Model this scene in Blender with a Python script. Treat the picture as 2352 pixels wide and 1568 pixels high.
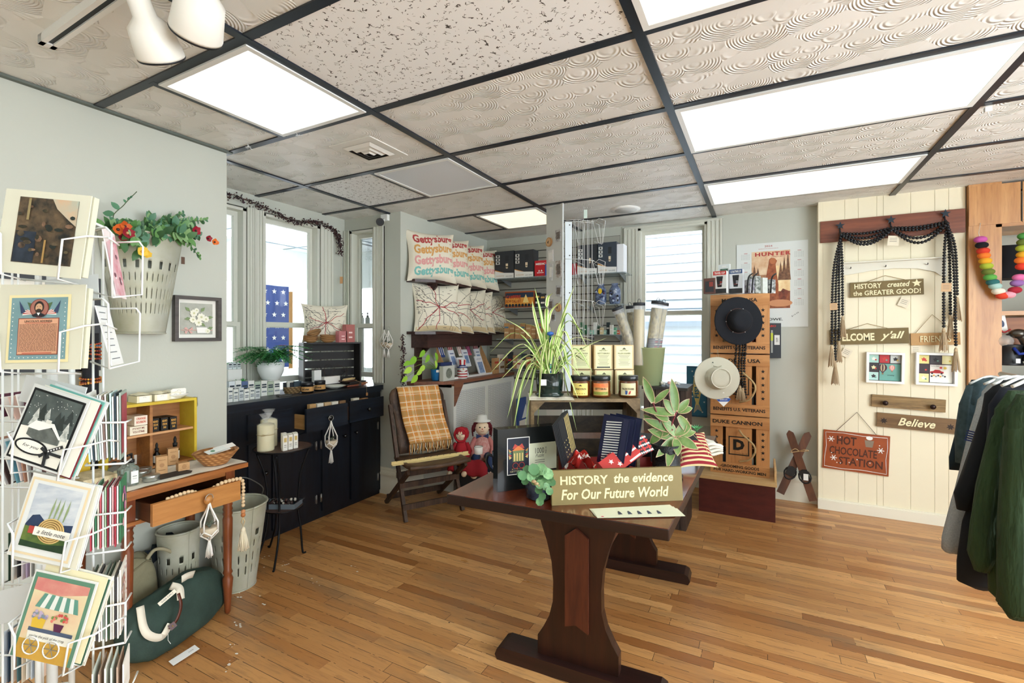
import bpy,bmesh,math,random
from mathutils import Vector,Matrix
PI = math.pi
R = random.Random(7)
for o in list(bpy.data.objects): bpy.data.objects.remove(o)
SC = bpy.context.scene
COL = SC.collection
# ---------------- camera, world, exposure ----------------
F,YAW,CH,CY = 1091.0,.4846,1.357,767.0  # focal length (px of a 2352 wide frame), heading, eye height, horizon row
CEIL = 2.386
cam = bpy.data.objects.new('camera',bpy.data.cameras.new('camera'));COL.objects.link(cam)
cam.location = (0,0,CH);cam.rotation_euler = (PI/2,0,YAW)
cam.data.sensor_width = 36;cam.data.lens = F/2352*36;cam.data.shift_y = -(784-CY)/2352
cam.data.clip_start = .02;cam.data.clip_end = 200
SC.camera = cam
SC.view_settings.view_transform = 'Standard';SC.view_settings.look = 'None'
SC.view_settings.gamma = 1;SC.view_settings.use_curve_mapping = False
SC.view_settings.exposure = 0.36
W = bpy.data.worlds.new('sky');SC.world = W;W.use_nodes = True
bg = W.node_tree.nodes['Background'];bg.inputs[0].default_value = (.88,.95,1,1);bg.inputs[1].default_value = 8.0
def area(name,loc,rot,sx,sy,power,col=(1,1,1)):
    l = bpy.data.lights.new(name,'AREA');l.shape = 'RECTANGLE';l.size = sx;l.size_y = sy;l.energy = power;l.color = col
    o = bpy.data.objects.new(name,l);COL.objects.link(o);o.location = loc;o.rotation_euler = rot;return o
PANEL_W = 13.0  # brightness of the ceiling panels' diffusers
# ---------------- pixel helpers ----------------
_fw = Vector((-math.sin(YAW),math.cos(YAW),0));_rt = Vector((math.cos(YAW),math.sin(YAW),0));_C = Vector((0,0,CH))
def _ray(px,py): return _fw + _rt*((px-1176)/F) + Vector((0,0,(CY-py)/F))
def PZ(px,py,z): d = _ray(px,py);return _C + d*((z-CH)/d.z)
def PX(px,py,x): d = _ray(px,py);return _C + d*(x/d.x)
def PY(px,py,y): d = _ray(px,py);return _C + d*(y/d.y)
def PD(px,py,q): return _C + _ray(px,py)*q
# ---------------- materials ----------------
def lin(h):
    h = h.lstrip('#');v = [int(h[i:i+2],16)/255 for i in (0,2,4)]
    return tuple((c/12.92 if c <= .04045 else ((c+.055)/1.055)**2.4) for c in v) + (1,)
MATS = {}
def nd(nt,typ,**kw):
    n = nt.nodes.new(typ)
    for k,v in kw.items():
        if k.startswith('i_'): n.inputs[k[2:].replace('_',' ')].default_value = v
        else: setattr(n,k,v)
    return n
def mat(h,rough=.55,metal=0,em=0,trans=0,noise=None,nscale=20,bump=0,bscale=60,key=None,spec=.5,coat=0,stretch=None,emc=None,alpha=1,ior=1.45,bdist=.004):
    k = key or str((h,rough,metal,em,trans,noise,nscale,bump,bscale,spec,coat,stretch,emc,alpha))
    if k in MATS: return MATS[k]
    m = bpy.data.materials.new('mat_%d' % len(MATS));MATS[k] = m;m.use_nodes = True
    nt = m.node_tree;b = nt.nodes['Principled BSDF']
    b.inputs['Base Color'].default_value = lin(h);b.inputs['Roughness'].default_value = rough;b.inputs['Metallic'].default_value = metal
    b.inputs['Specular IOR Level'].default_value = spec;b.inputs['Coat Weight'].default_value = coat
    b.inputs['Transmission Weight'].default_value = trans;b.inputs['IOR'].default_value = ior
    if alpha < 1: b.inputs['Alpha'].default_value = alpha
    if em: b.inputs['Emission Color'].default_value = lin(emc or h);b.inputs['Emission Strength'].default_value = em
    if noise or bump:
        tc = nd(nt,'ShaderNodeTexCoord');mp = nd(nt,'ShaderNodeMapping');nt.links.new(tc.outputs['Object'],mp.inputs['Vector'])
        if stretch: mp.inputs['Scale'].default_value = stretch
    if noise:
        n = nd(nt,'ShaderNodeTexNoise',i_Scale=nscale,i_Detail=6.0,i_Roughness=.6);nt.links.new(mp.outputs[0],n.inputs['Vector'])
        mx = nd(nt,'ShaderNodeMix',data_type='RGBA');mx.inputs[6].default_value = lin(h);mx.inputs[7].default_value = lin(noise)
        cr = nd(nt,'ShaderNodeMapRange');cr.inputs[1].default_value = .35;cr.inputs[2].default_value = .68
        nt.links.new(n.outputs['Fac'],cr.inputs[0]);nt.links.new(cr.outputs[0],mx.inputs[0]);nt.links.new(mx.outputs[2],b.inputs['Base Color'])
    if bump:
        n2 = nd(nt,'ShaderNodeTexNoise',i_Scale=bscale,i_Detail=4.0);nt.links.new(mp.outputs[0],n2.inputs['Vector'])
        bp = nd(nt,'ShaderNodeBump',i_Strength=bump,i_Distance=bdist);nt.links.new(n2.outputs['Fac'],bp.inputs['Height']);nt.links.new(bp.outputs[0],b.inputs['Normal'])
    return m
def wood(h1,h2,axis='X',scale=1.0,rough=.45,knots=True,coat=0,dark=None):
    k = 'wood' + str((h1,h2,axis,scale,rough,coat,dark))
    if k in MATS: return MATS[k]
    m = bpy.data.materials.new('wood_%d' % len(MATS));MATS[k] = m;m.use_nodes = True
    nt = m.node_tree;b = nt.nodes['Principled BSDF'];b.inputs['Roughness'].default_value = rough;b.inputs['Coat Weight'].default_value = coat;b.inputs['Coat Roughness'].default_value = .15
    tc = nd(nt,'ShaderNodeTexCoord');mp = nd(nt,'ShaderNodeMapping');nt.links.new(tc.outputs['Object'],mp.inputs['Vector'])
    s = {'X': (1.2,14,14),'Y': (14,1.2,14),'Z': (14,14,1.2)}[axis];mp.inputs['Scale'].default_value = tuple(v*scale for v in s)
    n = nd(nt,'ShaderNodeTexNoise',i_Scale=1.6,i_Detail=8.0,i_Roughness=.65,i_Distortion=.6);nt.links.new(mp.outputs[0],n.inputs['Vector'])
    n2 = nd(nt,'ShaderNodeTexNoise',i_Scale=9.0,i_Detail=4.0);nt.links.new(mp.outputs[0],n2.inputs['Vector'])
    cr = nd(nt,'ShaderNodeValToRGB');cr.color_ramp.elements[0].position = .36;cr.color_ramp.elements[0].color = lin(h2)
    cr.color_ramp.elements[1].position = .66;cr.color_ramp.elements[1].color = lin(h1)
    nt.links.new(n.outputs['Fac'],cr.inputs[0])
    mx = nd(nt,'ShaderNodeMix',data_type='RGBA');mx.inputs[7].default_value = lin(dark or h2)
    mr = nd(nt,'ShaderNodeMapRange');mr.inputs[1].default_value = .52;mr.inputs[2].default_value = .75;mr.inputs[4].default_value = .6
    nt.links.new(n2.outputs['Fac'],mr.inputs[0]);nt.links.new(mr.outputs[0],mx.inputs[0]);nt.links.new(cr.outputs[0],mx.inputs[6]);nt.links.new(mx.outputs[2],b.inputs['Base Color'])
    bp = nd(nt,'ShaderNodeBump',i_Strength=.15,i_Distance=.003);nt.links.new(n.outputs['Fac'],bp.inputs['Height']);nt.links.new(bp.outputs[0],b.inputs['Normal'])
    return m
def M_(name):  # fresh node material
    m = bpy.data.materials.new(name);m.use_nodes = True;return m,m.node_tree,m.node_tree.nodes['Principled BSDF']
def mth(nt,op,a,b=None,c=None):
    n = nt.nodes.new('ShaderNodeMath');n.operation = op
    for i,v in enumerate((a,b,c)):
        if v is None: continue
        if isinstance(v,(int,float)): n.inputs[i].default_value = v
        else: nt.links.new(v,n.inputs[i])
    return n.outputs[0]
# ---------------- mesh building ----------------
class Fr:  # a plane frame: origin, right, up, normal towards the viewer
    def __init__(s,o,r,u):
        s.o = Vector(o);s.r = Vector(r).normalized();u = Vector(u);s.u = (u - s.r*u.dot(s.r)).normalized();s.n = s.r.cross(s.u)
    def p(s,x,y,d=0): return s.o + s.r*x + s.u*y + s.n*d
    def sub(s,x,y,d=0,rot=0):
        c,q = math.cos(rot),math.sin(rot);return Fr(s.p(x,y,d),s.r*c + s.u*q,s.u*c - s.r*q)
def FF(o,rz=0,tilt=0):  # vertical frame facing -Y, turned rz about Z, leaning back by tilt
    r = Vector((math.cos(rz),math.sin(rz),0));n = Vector((math.sin(rz),-math.cos(rz),0))
    u = Vector((0,0,1))*math.cos(tilt) - n*math.sin(tilt)
    return Fr(o,r,u)
class MB:
    def __init__(s): s.bm = bmesh.new();s.mats = [];s.m = None;s.sm = False
    def mi(s,m):
        m = m or s.m
        if m not in s.mats: s.mats.append(m)
        return s.mats.index(m)
    def face(s,vs,m=None,smooth=False):
        try: f = s.bm.faces.new(vs)
        except ValueError: return None
        f.material_index = s.mi(m);f.smooth = smooth;return f
    def V(s,p): return s.bm.verts.new(p)
    def poly(s,pts,m=None): return s.face([s.V(p) for p in pts],m)
    def hexa(s,c,m=None):  # 8 corners: bottom 4 ccw, top 4 ccw
        v = [s.V(p) for p in c]
        for q in ((3,2,1,0),(4,5,6,7),(0,1,5,4),(1,2,6,5),(2,3,7,6),(3,0,4,7)): s.face([v[i] for i in q],m)
        return s
    def box(s,x0,y0,z0,x1,y1,z1,m=None):
        return s.hexa([(x0,y0,z0),(x1,y0,z0),(x1,y1,z0),(x0,y1,z0),(x0,y0,z1),(x1,y0,z1),(x1,y1,z1),(x0,y1,z1)],m)
    def fbox(s,f,x0,y0,x1,y1,d0,d1,m=None):  # box in a frame, depth d0..d1 along normal
        return s.hexa([f.p(x0,y0,d1),f.p(x1,y0,d1),f.p(x1,y0,d0),f.p(x0,y0,d0),f.p(x0,y1,d1),f.p(x1,y1,d1),f.p(x1,y1,d0),f.p(x0,y1,d0)],m)
    def fq(s,f,x0,y0,x1,y1,d=.0006,m=None): return s.poly([f.p(x0,y0,d),f.p(x1,y0,d),f.p(x1,y1,d),f.p(x0,y1,d)],m)
    def fpoly(s,f,pts,d=.0008,m=None,th=0,d0=0):
        if not th: return s.poly([f.p(x,y,d) for x,y in pts],m)
        return s.prism([f.p(x,y,d0) for x,y in pts],f.n*th,m)
    def prism(s,pts,off,m=None,caps=True,smooth=False):
        off = Vector(off);a = [s.V(p) for p in pts];b = [s.V(Vector(p)+off) for p in pts];n = len(a)
        if caps: s.face(list(reversed(a)),m);s.face(b,m)
        for i in range(n): s.face([a[i],a[(i+1) % n],b[(i+1) % n],b[i]],m,smooth)
        return s
    def fdisc(s,f,cx,cy,rx,ry=None,d=.0008,m=None,n=20,th=0):
        ry = ry or rx;return s.fpoly(f,[(cx+rx*math.cos(2*PI*i/n),cy+ry*math.sin(2*PI*i/n)) for i in range(n)],d,m,th,d)
    def fstar(s,f,cx,cy,r,d=.0008,m=None,th=0,rot=PI/2,q=.42,n=5):
        return s.fpoly(f,[(cx+(r if i % 2 == 0 else r*q)*math.cos(rot+PI*i/n),cy+(r if i % 2 == 0 else r*q)*math.sin(rot+PI*i/n)) for i in range(2*n)],d,m,th,d)
    def ring(s,c,ax,rad,n=12,ref=None,ry=None):
        ax = Vector(ax).normalized();a = Vector(ref).normalized() if ref else (ax.orthogonal().normalized());b = ax.cross(a)
        return [s.V(Vector(c) + a*(rad*math.cos(2*PI*i/n)) + b*((ry or rad)*math.sin(2*PI*i/n))) for i in range(n)]
    def bridge(s,a,b,m=None,smooth=True):
        n = len(a)
        for i in range(n): s.face([a[i],a[(i+1) % n],b[(i+1) % n],b[i]],m,smooth)
    def cyl(s,p0,p1,r0,r1=None,n=14,m=None,caps=True):
        p0,p1 = Vector(p0),Vector(p1);ax = p1-p0;ref = ax.orthogonal()
        a = s.ring(p0,ax,r0,n,ref);b = s.ring(p1,ax,r0 if r1 is None else r1,n,ref);s.bridge(a,b,m)
        if caps: s.face(list(reversed(a)),m);s.face(b,m)
        return s
    def lathe(s,base,prof,ax=(0,0,1),n=20,m=None,sx=1,sy=1,caps=True,ref=None):
        base = Vector(base);ax = Vector(ax).normalized();a = Vector(ref).normalized() if ref else (Vector((1,0,0)) if abs(ax.z) > .9 else ax.orthogonal().normalized());a = (a-ax*a.dot(ax)).normalized();b = ax.cross(a)
        rings = []
        for r,h in prof:
            rings.append([s.V(base + ax*h + a*(max(r,1e-5)*sx*math.cos(2*PI*i/n)) + b*(max(r,1e-5)*sy*math.sin(2*PI*i/n))) for i in range(n)])
        for p,q in zip(rings,rings[1:]): s.bridge(p,q,m)
        if caps: s.face(list(reversed(rings[0])),m);s.face(rings[-1],m)
        return s
    def tube(s,pts,r,n=6,m=None,closed=False,caps=True,taper=None):
        pts = [Vector(p) for p in pts];k = len(pts);rings = []
        ref = None
        for i,p in enumerate(pts):
            if closed: t = pts[(i+1) % k]-pts[i-1]
            else: t = pts[min(i+1,k-1)]-pts[max(i-1,0)]
            if t.length < 1e-9: t = Vector((0,0,1))
            t.normalize()
            if ref is None: ref = t.orthogonal().normalized()
            ref = ref - t*ref.dot(t)
            ref = t.orthogonal() if ref.length < 1e-6 else ref
            ref.normalize()
            rr = r if taper is None else r*(1+(taper-1)*i/(k-1))
            rings.append(s.ring(p,t,rr,n,ref))
        for i in range(k-1): s.bridge(rings[i],rings[i+1],m)
        if closed: s.bridge(rings[-1],rings[0],m)
        elif caps: s.face(list(reversed(rings[0])),m);s.face(rings[-1],m)
        return s
    def ball(s,c,r,m=None,n=10,k=6,sc=(1,1,1)):
        c = Vector(c);rings = []
        for j in range(1,k):
            t = PI*j/k;rings.append([s.V(c + Vector((r*sc[0]*math.sin(t)*math.cos(2*PI*i/n),r*sc[1]*math.sin(t)*math.sin(2*PI*i/n),-r*sc[2]*math.cos(t)))) for i in range(n)])
        for p,q in zip(rings,rings[1:]): s.bridge(p,q,m)
        lo = s.V(c-Vector((0,0,r*sc[2])));hi = s.V(c+Vector((0,0,r*sc[2])))
        for i in range(n): s.face([lo,rings[0][(i+1) % n],rings[0][i]],m,True);s.face([hi,rings[-1][i],rings[-1][(i+1) % n]],m,True)
        return s
    def grid(s,fn,nu,nv,m=None,smooth=True,mfn=None):
        vs = [[s.V(fn(i/nu,j/nv)) for i in range(nu+1)] for j in range(nv+1)]
        for j in range(nv):
            for i in range(nu): s.face([vs[j][i],vs[j][i+1],vs[j+1][i+1],vs[j+1][i]],mfn(i,j) if mfn else m,smooth)
        return s
    def leaf(s,p,d,up,L,w,m=None,curl=.3,n=4,fold=.15):  # pointed leaf from p along d, drooping
        p = Vector(p);d = Vector(d).normalized();up = Vector(up);sd = d.cross(up)
        if sd.length < 1e-5: sd = d.orthogonal()
        sd.normalize();nn = sd.cross(d);prev = None
        for i in range(n+1):
            t = i/n;c = p + d*(L*t) + nn*(-curl*L*t*t);ww = w*math.sin(PI*min(1,.12+t*.88))**.8
            row = [s.V(c-sd*ww+nn*(fold*ww)),s.V(c),s.V(c+sd*ww+nn*(fold*ww))]
            if prev:
                s.face([prev[0],prev[1],row[1],row[0]],m,True);s.face([prev[1],prev[2],row[2],row[1]],m,True)
            prev = row
        return s
    def text(s,f,txt,x,y,w=None,h=None,d=.0008,m=None,th=0,shear=0,bold=0,space=1,align='C',size=.1,line=1):
        # text centred (or left-aligned) at x,y of the frame, fitted to w and/or h
        cu = bpy.data.curves.new('t','FONT');cu.body = txt;cu.size = 1;cu.shear = shear;cu.offset = bold;cu.space_character = space;cu.space_line = line
        cu.align_x = 'CENTER' if align == 'C' else 'LEFT';cu.resolution_u = 2;cu.extrude = 0
        ob = bpy.data.objects.new('t',cu);COL.objects.link(ob)
        me = bpy.data.meshes.new_from_object(ob)
        bpy.data.objects.remove(ob);bpy.data.curves.remove(cu)
        if not me.vertices: return s
        xs = [v.co.x for v in me.vertices];ys = [v.co.y for v in me.vertices];x0,x1,y0,y1 = min(xs),max(xs),min(ys),max(ys)
        sx = w/(x1-x0) if w else None;sy = h/(y1-y0) if h else None
        sx = sx or sy or size;sy = sy or sx
        ox = (x0+x1)/2 if align == 'C' else x0;oy = (y0+y1)/2
        vs = [s.V(f.p(x+(v.co.x-ox)*sx,y+(v.co.y-oy)*sy,d+th)) for v in me.vertices]
        for p in me.polygons: s.face([vs[i] for i in p.vertices],m)
        if th:
            vb = [s.V(f.p(x+(v.co.x-ox)*sx,y+(v.co.y-oy)*sy,d)) for v in me.vertices]
            cnt = {}
            for p in me.polygons:
                for e in p.edge_keys: cnt[e] = cnt.get(e,0)+1
            for p in me.polygons:
                vv = list(p.vertices)
                for i in range(len(vv)):
                    a,b = vv[i],vv[(i+1) % len(vv)]
                    if cnt[tuple(sorted((a,b)))] == 1: s.face([vs[b],vs[a],vb[a],vb[b]],m)
        bpy.data.meshes.remove(me);return s
    def bevel(s,w=.003,seg=2):
        es = [e for e in s.bm.edges if len(e.link_faces) == 2 and e.calc_face_angle(0) > .6]
        bmesh.ops.bevel(s.bm,geom=es,offset=w,segments=seg,affect='EDGES',profile=.6,clamp_overlap=True);return s
    def recalc(s): bmesh.ops.recalc_face_normals(s.bm,faces=s.bm.faces[:]);return s
    def build(s,name,m=None,parent=None,mods=None,recalc=False):
        if m is not None:
            if not s.mats: s.mats = [m]
            s.mats = [m if q is None else q for q in s.mats]
        if recalc: s.recalc()
        if parent is None:  # top-level: origin at the base
            vs = s.bm.verts;xs = [v.co.x for v in vs];ys = [v.co.y for v in vs];zs = [v.co.z for v in vs]
            T = Matrix.Translation(((min(xs)+max(xs))/2,(min(ys)+max(ys))/2,min(zs)))
        else: T = WM[parent.name]
        s.bm.transform(T.inverted())
        me = bpy.data.meshes.new(name);s.bm.to_mesh(me);s.bm.free()
        for q in s.mats: me.materials.append(q)
        o = bpy.data.objects.new(name,me);COL.objects.link(o)
        if parent is None: o.matrix_world = T
        else: o.parent = parent
        WM[o.name] = T
        if mods: mods(o)
        return o
WM = {}
ORD = ('leftmost','second from the left','third from the left','fourth from the left','fifth from the left','sixth from the left','seventh from the left','eighth from the left','ninth from the left','tenth from the left','eleventh from the left','twelfth from the left')
def tag(o,label,cat,group=None,kind=None):
    o['label'] = label;o['category'] = cat
    if group: o['group'] = group
    if kind: o['kind'] = kind
    return o
def thing(name,label,cat,loc,group=None,rz=0):
    o = bpy.data.objects.new(name,None);COL.objects.link(o);o.empty_display_size = .05
    T = Matrix.Translation(Vector(loc)) @ Matrix.Rotation(rz,4,'Z');o.matrix_world = T;WM[o.name] = T
    return tag(o,label,cat,group)
def struct(o): o['kind'] = 'structure';return o
def plabel(o,l): o['label'] = l;return o
def dup(root,loc,rz=None,label=None,group=None):
    r = root.copy();COL.objects.link(r)
    r.location = loc
    if rz is not None: r.rotation_euler = (root.rotation_euler[0],root.rotation_euler[1],rz)
    if label: r['label'] = label
    if group: r['group'] = group
    for ch in root.children:
        c = ch.copy();COL.objects.link(c);c.parent = r
        for g in ch.children:
            q = g.copy();COL.objects.link(q);q.parent = c
    return r
# shared colours
WALLC = mat('c1c4b9',.7,bump=.08,bscale=90,key='wall')
CREAM = mat('efe6ca',.6,bump=.05,bscale=60,key='creamwall')
TRIM = mat('d5d6ca',.45,key='trim')
WHITE = mat('f2f2ee',.4);BLACK = mat('101216',.45);PAPER = mat('f4f1e6',.6)
def catmull(pts,k=8):
    P = [Vector(p) for p in pts];P = [P[0]*2-P[1]] + P + [P[-1]*2-P[-2]];out = []
    for i in range(1,len(P)-2):
        for j in range(k):
            t = j/k;out.append(.5*((2*P[i]) + (P[i+1]-P[i-1])*t + (2*P[i-1]-5*P[i]+4*P[i+1]-P[i+2])*t*t + (3*P[i]-P[i-1]-3*P[i+1]+P[i+2])*t**3))
    out.append(P[-2]);return out
def resample(pts,step):
    out = [pts[0].copy()];acc = 0
    for a,b in zip(pts,pts[1:]):
        L = (b-a).length;t = step-acc
        while t <= L: out.append(a+(b-a)*(t/L));t += step
        acc = L-(t-step)
    return out
# ================= SETTING =================
def floor_mat():
    m,nt,b = M_('oak_strip_floor');L = nt.links.new
    tc = nd(nt,'ShaderNodeTexCoord');sp = nd(nt,'ShaderNodeSeparateXYZ');L(tc.outputs['Object'],sp.inputs[0]);x,y = sp.outputs[0],sp.outputs[1]
    row = mth(nt,'FLOOR',mth(nt,'DIVIDE',y,.057));fy = mth(nt,'FRACT',mth(nt,'DIVIDE',y,.057))
    w1 = nd(nt,'ShaderNodeTexWhiteNoise',noise_dimensions='1D');L(row,w1.inputs['W'])
    xs = mth(nt,'ADD',mth(nt,'DIVIDE',x,.78),mth(nt,'MULTIPLY',w1.outputs['Value'],7.3));pl = mth(nt,'FLOOR',xs);fx = mth(nt,'FRACT',xs)
    cb = nd(nt,'ShaderNodeCombineXYZ');L(row,cb.inputs[0]);L(pl,cb.inputs[1])
    w2 = nd(nt,'ShaderNodeTexWhiteNoise',noise_dimensions='2D');L(cb.outputs[0],w2.inputs['Vector'])
    cr = nd(nt,'ShaderNodeValToRGB');e = cr.color_ramp.elements;e[0].position = 0;e[0].color = lin('9a6334');e[1].position = 1;e[1].color = lin('dfaa6e')
    for p_,c_ in ((.2,'b27a45'),(.55,'c28c54'),(.85,'cd975c')): q = e.new(p_);q.color = lin(c_)
    L(w2.outputs['Value'],cr.inputs[0])
    # grain along x, shifted per plank
    cb2 = nd(nt,'ShaderNodeCombineXYZ');L(mth(nt,'MULTIPLY',x,2.2),cb2.inputs[0]);L(mth(nt,'MULTIPLY',y,30),cb2.inputs[1]);L(mth(nt,'MULTIPLY',w2.outputs['Value'],40),cb2.inputs[2])
    n = nd(nt,'ShaderNodeTexNoise',i_Scale=2.6,i_Detail=8.0,i_Roughness=.7,i_Distortion=.8);L(cb2.outputs[0],n.inputs['Vector'])
    g = nd(nt,'ShaderNodeMapRange');g.inputs[1].default_value = .5;g.inputs[2].default_value = .72;g.inputs[4].default_value = .62;L(n.outputs['Fac'],g.inputs[0])
    mx = nd(nt,'ShaderNodeMix',data_type='RGBA');L(g.outputs[0],mx.inputs[0]);L(cr.outputs[0],mx.inputs[6]);mx.inputs[7].default_value = lin('74482a')
    # worn grey traffic marks
    mp = nd(nt,'ShaderNodeMapping');mp.inputs['Scale'].default_value = (.8,3.0,1);L(tc.outputs['Object'],mp.inputs['Vector'])
    n3 = nd(nt,'ShaderNodeTexNoise',i_Scale=1.7,i_Detail=5.0,i_Roughness=.65);L(mp.outputs[0],n3.inputs['Vector'])
    g3 = nd(nt,'ShaderNodeMapRange');g3.inputs[1].default_value = .52;g3.inputs[2].default_value = .72;g3.inputs[4].default_value = .6;L(n3.outputs['Fac'],g3.inputs[0])
    mx3 = nd(nt,'ShaderNodeMix',data_type='RGBA');L(g3.outputs[0],mx3.inputs[0]);L(mx.outputs[2],mx3.inputs[6]);mx3.inputs[7].default_value = lin('7d6b52')
    # seams
    sy = mth(nt,'LESS_THAN',mth(nt,'MINIMUM',fy,mth(nt,'SUBTRACT',1,fy)),.022);sx = mth(nt,'LESS_THAN',fx,.003)
    n4 = nd(nt,'ShaderNodeTexNoise',i_Scale=14.0,i_Detail=3.0);L(tc.outputs['Object'],n4.inputs['Vector'])
    seam = mth(nt,'MULTIPLY',mth(nt,'MAXIMUM',sy,sx),mth(nt,'GREATER_THAN',n4.outputs['Fac'],.45))
    mx4 = nd(nt,'ShaderNodeMix',data_type='RGBA');L(mth(nt,'MULTIPLY',seam,.85),mx4.inputs[0]);L(mx3.outputs[2],mx4.inputs[6]);mx4.inputs[7].default_value = lin('33210f')
    # nail holes and paint flecks
    v = nd(nt,'ShaderNodeTexVoronoi',i_Scale=5.0);L(tc.outputs['Object'],v.inputs['Vector'])
    mx5 = nd(nt,'ShaderNodeMix',data_type='RGBA');L(mth(nt,'LESS_THAN',v.outputs['Distance'],.02),mx5.inputs[0]);L(mx4.outputs[2],mx5.inputs[6]);mx5.inputs[7].default_value = lin('2a1b10')
    L(mx5.outputs[2],b.inputs['Base Color'])
    rr = nd(nt,'ShaderNodeMapRange');rr.inputs[3].default_value = .2;rr.inputs[4].default_value = .42;L(n3.outputs['Fac'],rr.inputs[0]);L(rr.outputs[0],b.inputs['Roughness'])
    hh = mth(nt,'SUBTRACT',mth(nt,'MULTIPLY',n.outputs['Fac'],.25),seam);bp = nd(nt,'ShaderNodeBump',i_Strength=.25,i_Distance=.002);L(hh,bp.inputs['Height']);L(bp.outputs[0],b.inputs['Normal'])
    return m
def swirl_mat():
    m,nt,b = M_('swirl_plaster_tile');L = nt.links.new
    tc = nd(nt,'ShaderNodeTexCoord');v = nd(nt,'ShaderNodeTexVoronoi',i_Scale=8.5);L(tc.outputs['Object'],v.inputs['Vector'])
    ringv = mth(nt,'SINE',mth(nt,'MULTIPLY',v.outputs['Distance'],75))
    sp = nd(nt,'ShaderNodeSeparateColor');L(v.outputs['Color'],sp.inputs[0])
    sub = nd(nt,'ShaderNodeVectorMath',operation='SUBTRACT');L(tc.outputs['Object'],sub.inputs[0]);L(v.outputs['Position'],sub.inputs[1])
    # one-sided comb marks: only a fan on one side of each centre
    s2 = nd(nt,'ShaderNodeSeparateXYZ');L(sub.outputs[0],s2.inputs[0])
    fan = nd(nt,'ShaderNodeMapRange');fan.inputs[1].default_value = -.02;fan.inputs[2].default_value = .035;L(s2.outputs[1],fan.inputs[0])
    hgt = mth(nt,'ADD',mth(nt,'MULTIPLY',mth(nt,'MULTIPLY',ringv,fan.outputs[0]),.5),mth(nt,'MULTIPLY',sp.outputs[0],.5))
    bp = nd(nt,'ShaderNodeBump',i_Strength=.8,i_Distance=.005);L(hgt,bp.inputs['Height']);L(bp.outputs[0],b.inputs['Normal'])
    mx = nd(nt,'ShaderNodeMix',data_type='RGBA');L(sp.outputs[1],mx.inputs[0]);mx.inputs[6].default_value = lin('e4e3dc');mx.inputs[7].default_value = lin('f0efea');L(mx.outputs[2],b.inputs['Base Color'])
    b.inputs['Roughness'].default_value = .5
    return m
def fissure_mat():
    m,nt,b = M_('fissured_tile');L = nt.links.new
    tc = nd(nt,'ShaderNodeTexCoord');n = nd(nt,'ShaderNodeTexNoise',i_Scale=9.0,i_Detail=2.0);L(tc.outputs['Object'],n.inputs['Vector'])
    v = nd(nt,'ShaderNodeTexVoronoi',i_Scale=42.0,feature='DISTANCE_TO_EDGE');mixv = nd(nt,'ShaderNodeMix',data_type='VECTOR');mixv.inputs[0].default_value = .25;L(tc.outputs['Object'],mixv.inputs[4]);L(n.outputs['Color'],mixv.inputs[5]);L(mixv.outputs[1],v.inputs['Vector'])
    n2 = nd(nt,'ShaderNodeTexNoise',i_Scale=46.0,i_Detail=1.0);L(tc.outputs['Object'],n2.inputs['Vector'])
    mk = mth(nt,'MULTIPLY',mth(nt,'LESS_THAN',v.outputs['Distance'],.05),mth(nt,'GREATER_THAN',n2.outputs['Fac'],.58))
    mx = nd(nt,'ShaderNodeMix',data_type='RGBA');L(mk,mx.inputs[0]);mx.inputs[6].default_value = lin('f1f3f2');mx.inputs[7].default_value = lin('4e4a44');L(mx.outputs[2],b.inputs['Base Color']);b.inputs['Roughness'].default_value = .85
    return m
def pane_mat():
    m,nt,b = M_('window_pane');nt.nodes.remove(b);t = nd(nt,'ShaderNodeBsdfTransparent');g = nd(nt,'ShaderNodeBsdfGlossy');g.inputs['Roughness'].default_value = .02
    fr = nd(nt,'ShaderNodeFresnel',i_IOR=1.45);mx = nd(nt,'ShaderNodeMixShader');nt.links.new(mth(nt,'MULTIPLY',fr.outputs[0],.8),mx.inputs[0]);nt.links.new(t.outputs[0],mx.inputs[1]);nt.links.new(g.outputs[0],mx.inputs[2]);nt.links.new(mx.outputs[0],nt.nodes['Material Output'].inputs[0]);return m
PANE = pane_mat()
def film(h='e8eef2',a=.25,rough=.15):  # clear plastic sleeve
    k = 'film'+h+str(a)
    if k in MATS: return MATS[k]
    m,nt,b = M_(k);b.inputs['Base Color'].default_value = lin(h);b.inputs['Roughness'].default_value = rough;b.inputs['Alpha'].default_value = a;MATS[k] = m;return m
FLX0,FLX1,FLY0,FLY1 = -3.45,2.7,-2.1,5.0
q = MB();q.box(FLX0,FLY0,-.05,FLX1,FLY1,0);fl = struct(q.build('floor',floor_mat()))
SWIRL,FISS = swirl_mat(),fissure_mat()
GX,GY,TX,TY = -1.589,1.025,1.2192,.6096
q = MB();q.box(FLX0,FLY0,CEIL,FLX1,FLY1,CEIL+.05,SWIRL)
for (x0,x1,r) in ((GX,GX+TX,0),(GX-TX,GX-TX/2,2)): q.box(x0,GY+TY*r,CEIL-.002,x1,GY+TY*(r+1),CEIL+.001,FISS)
struct(q.build('ceiling'))
GRID = mat('1b222c',.35,key='gridbar');q = MB()
gw = .018
for i in range(-2,4): q.box(GX+TX*i-gw,FLY0,CEIL-.009,GX+TX*i+gw,4.5,CEIL-.001,GRID)
for j in range(-5,7): q.box(-3.33 if j > 0 else -2.67,GY+TY*j-gw,CEIL-.007,FLX1,GY+TY*j+gw,CEIL-.001,GRID)
for (i,j) in ((-.5,0),(-.5,2),(-.5,4)): q.box(GX+TX*i-gw,GY+TY*j,CEIL-.008,GX+TX*i+gw,GY+TY*(j+1),CEIL-.001,GRID)
q.box(-2.67,-2.1,CEIL-.012,-2.645,1.64,CEIL-.001,mat('5e665f',.5))
struct(q.build('trim_1'))
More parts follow.
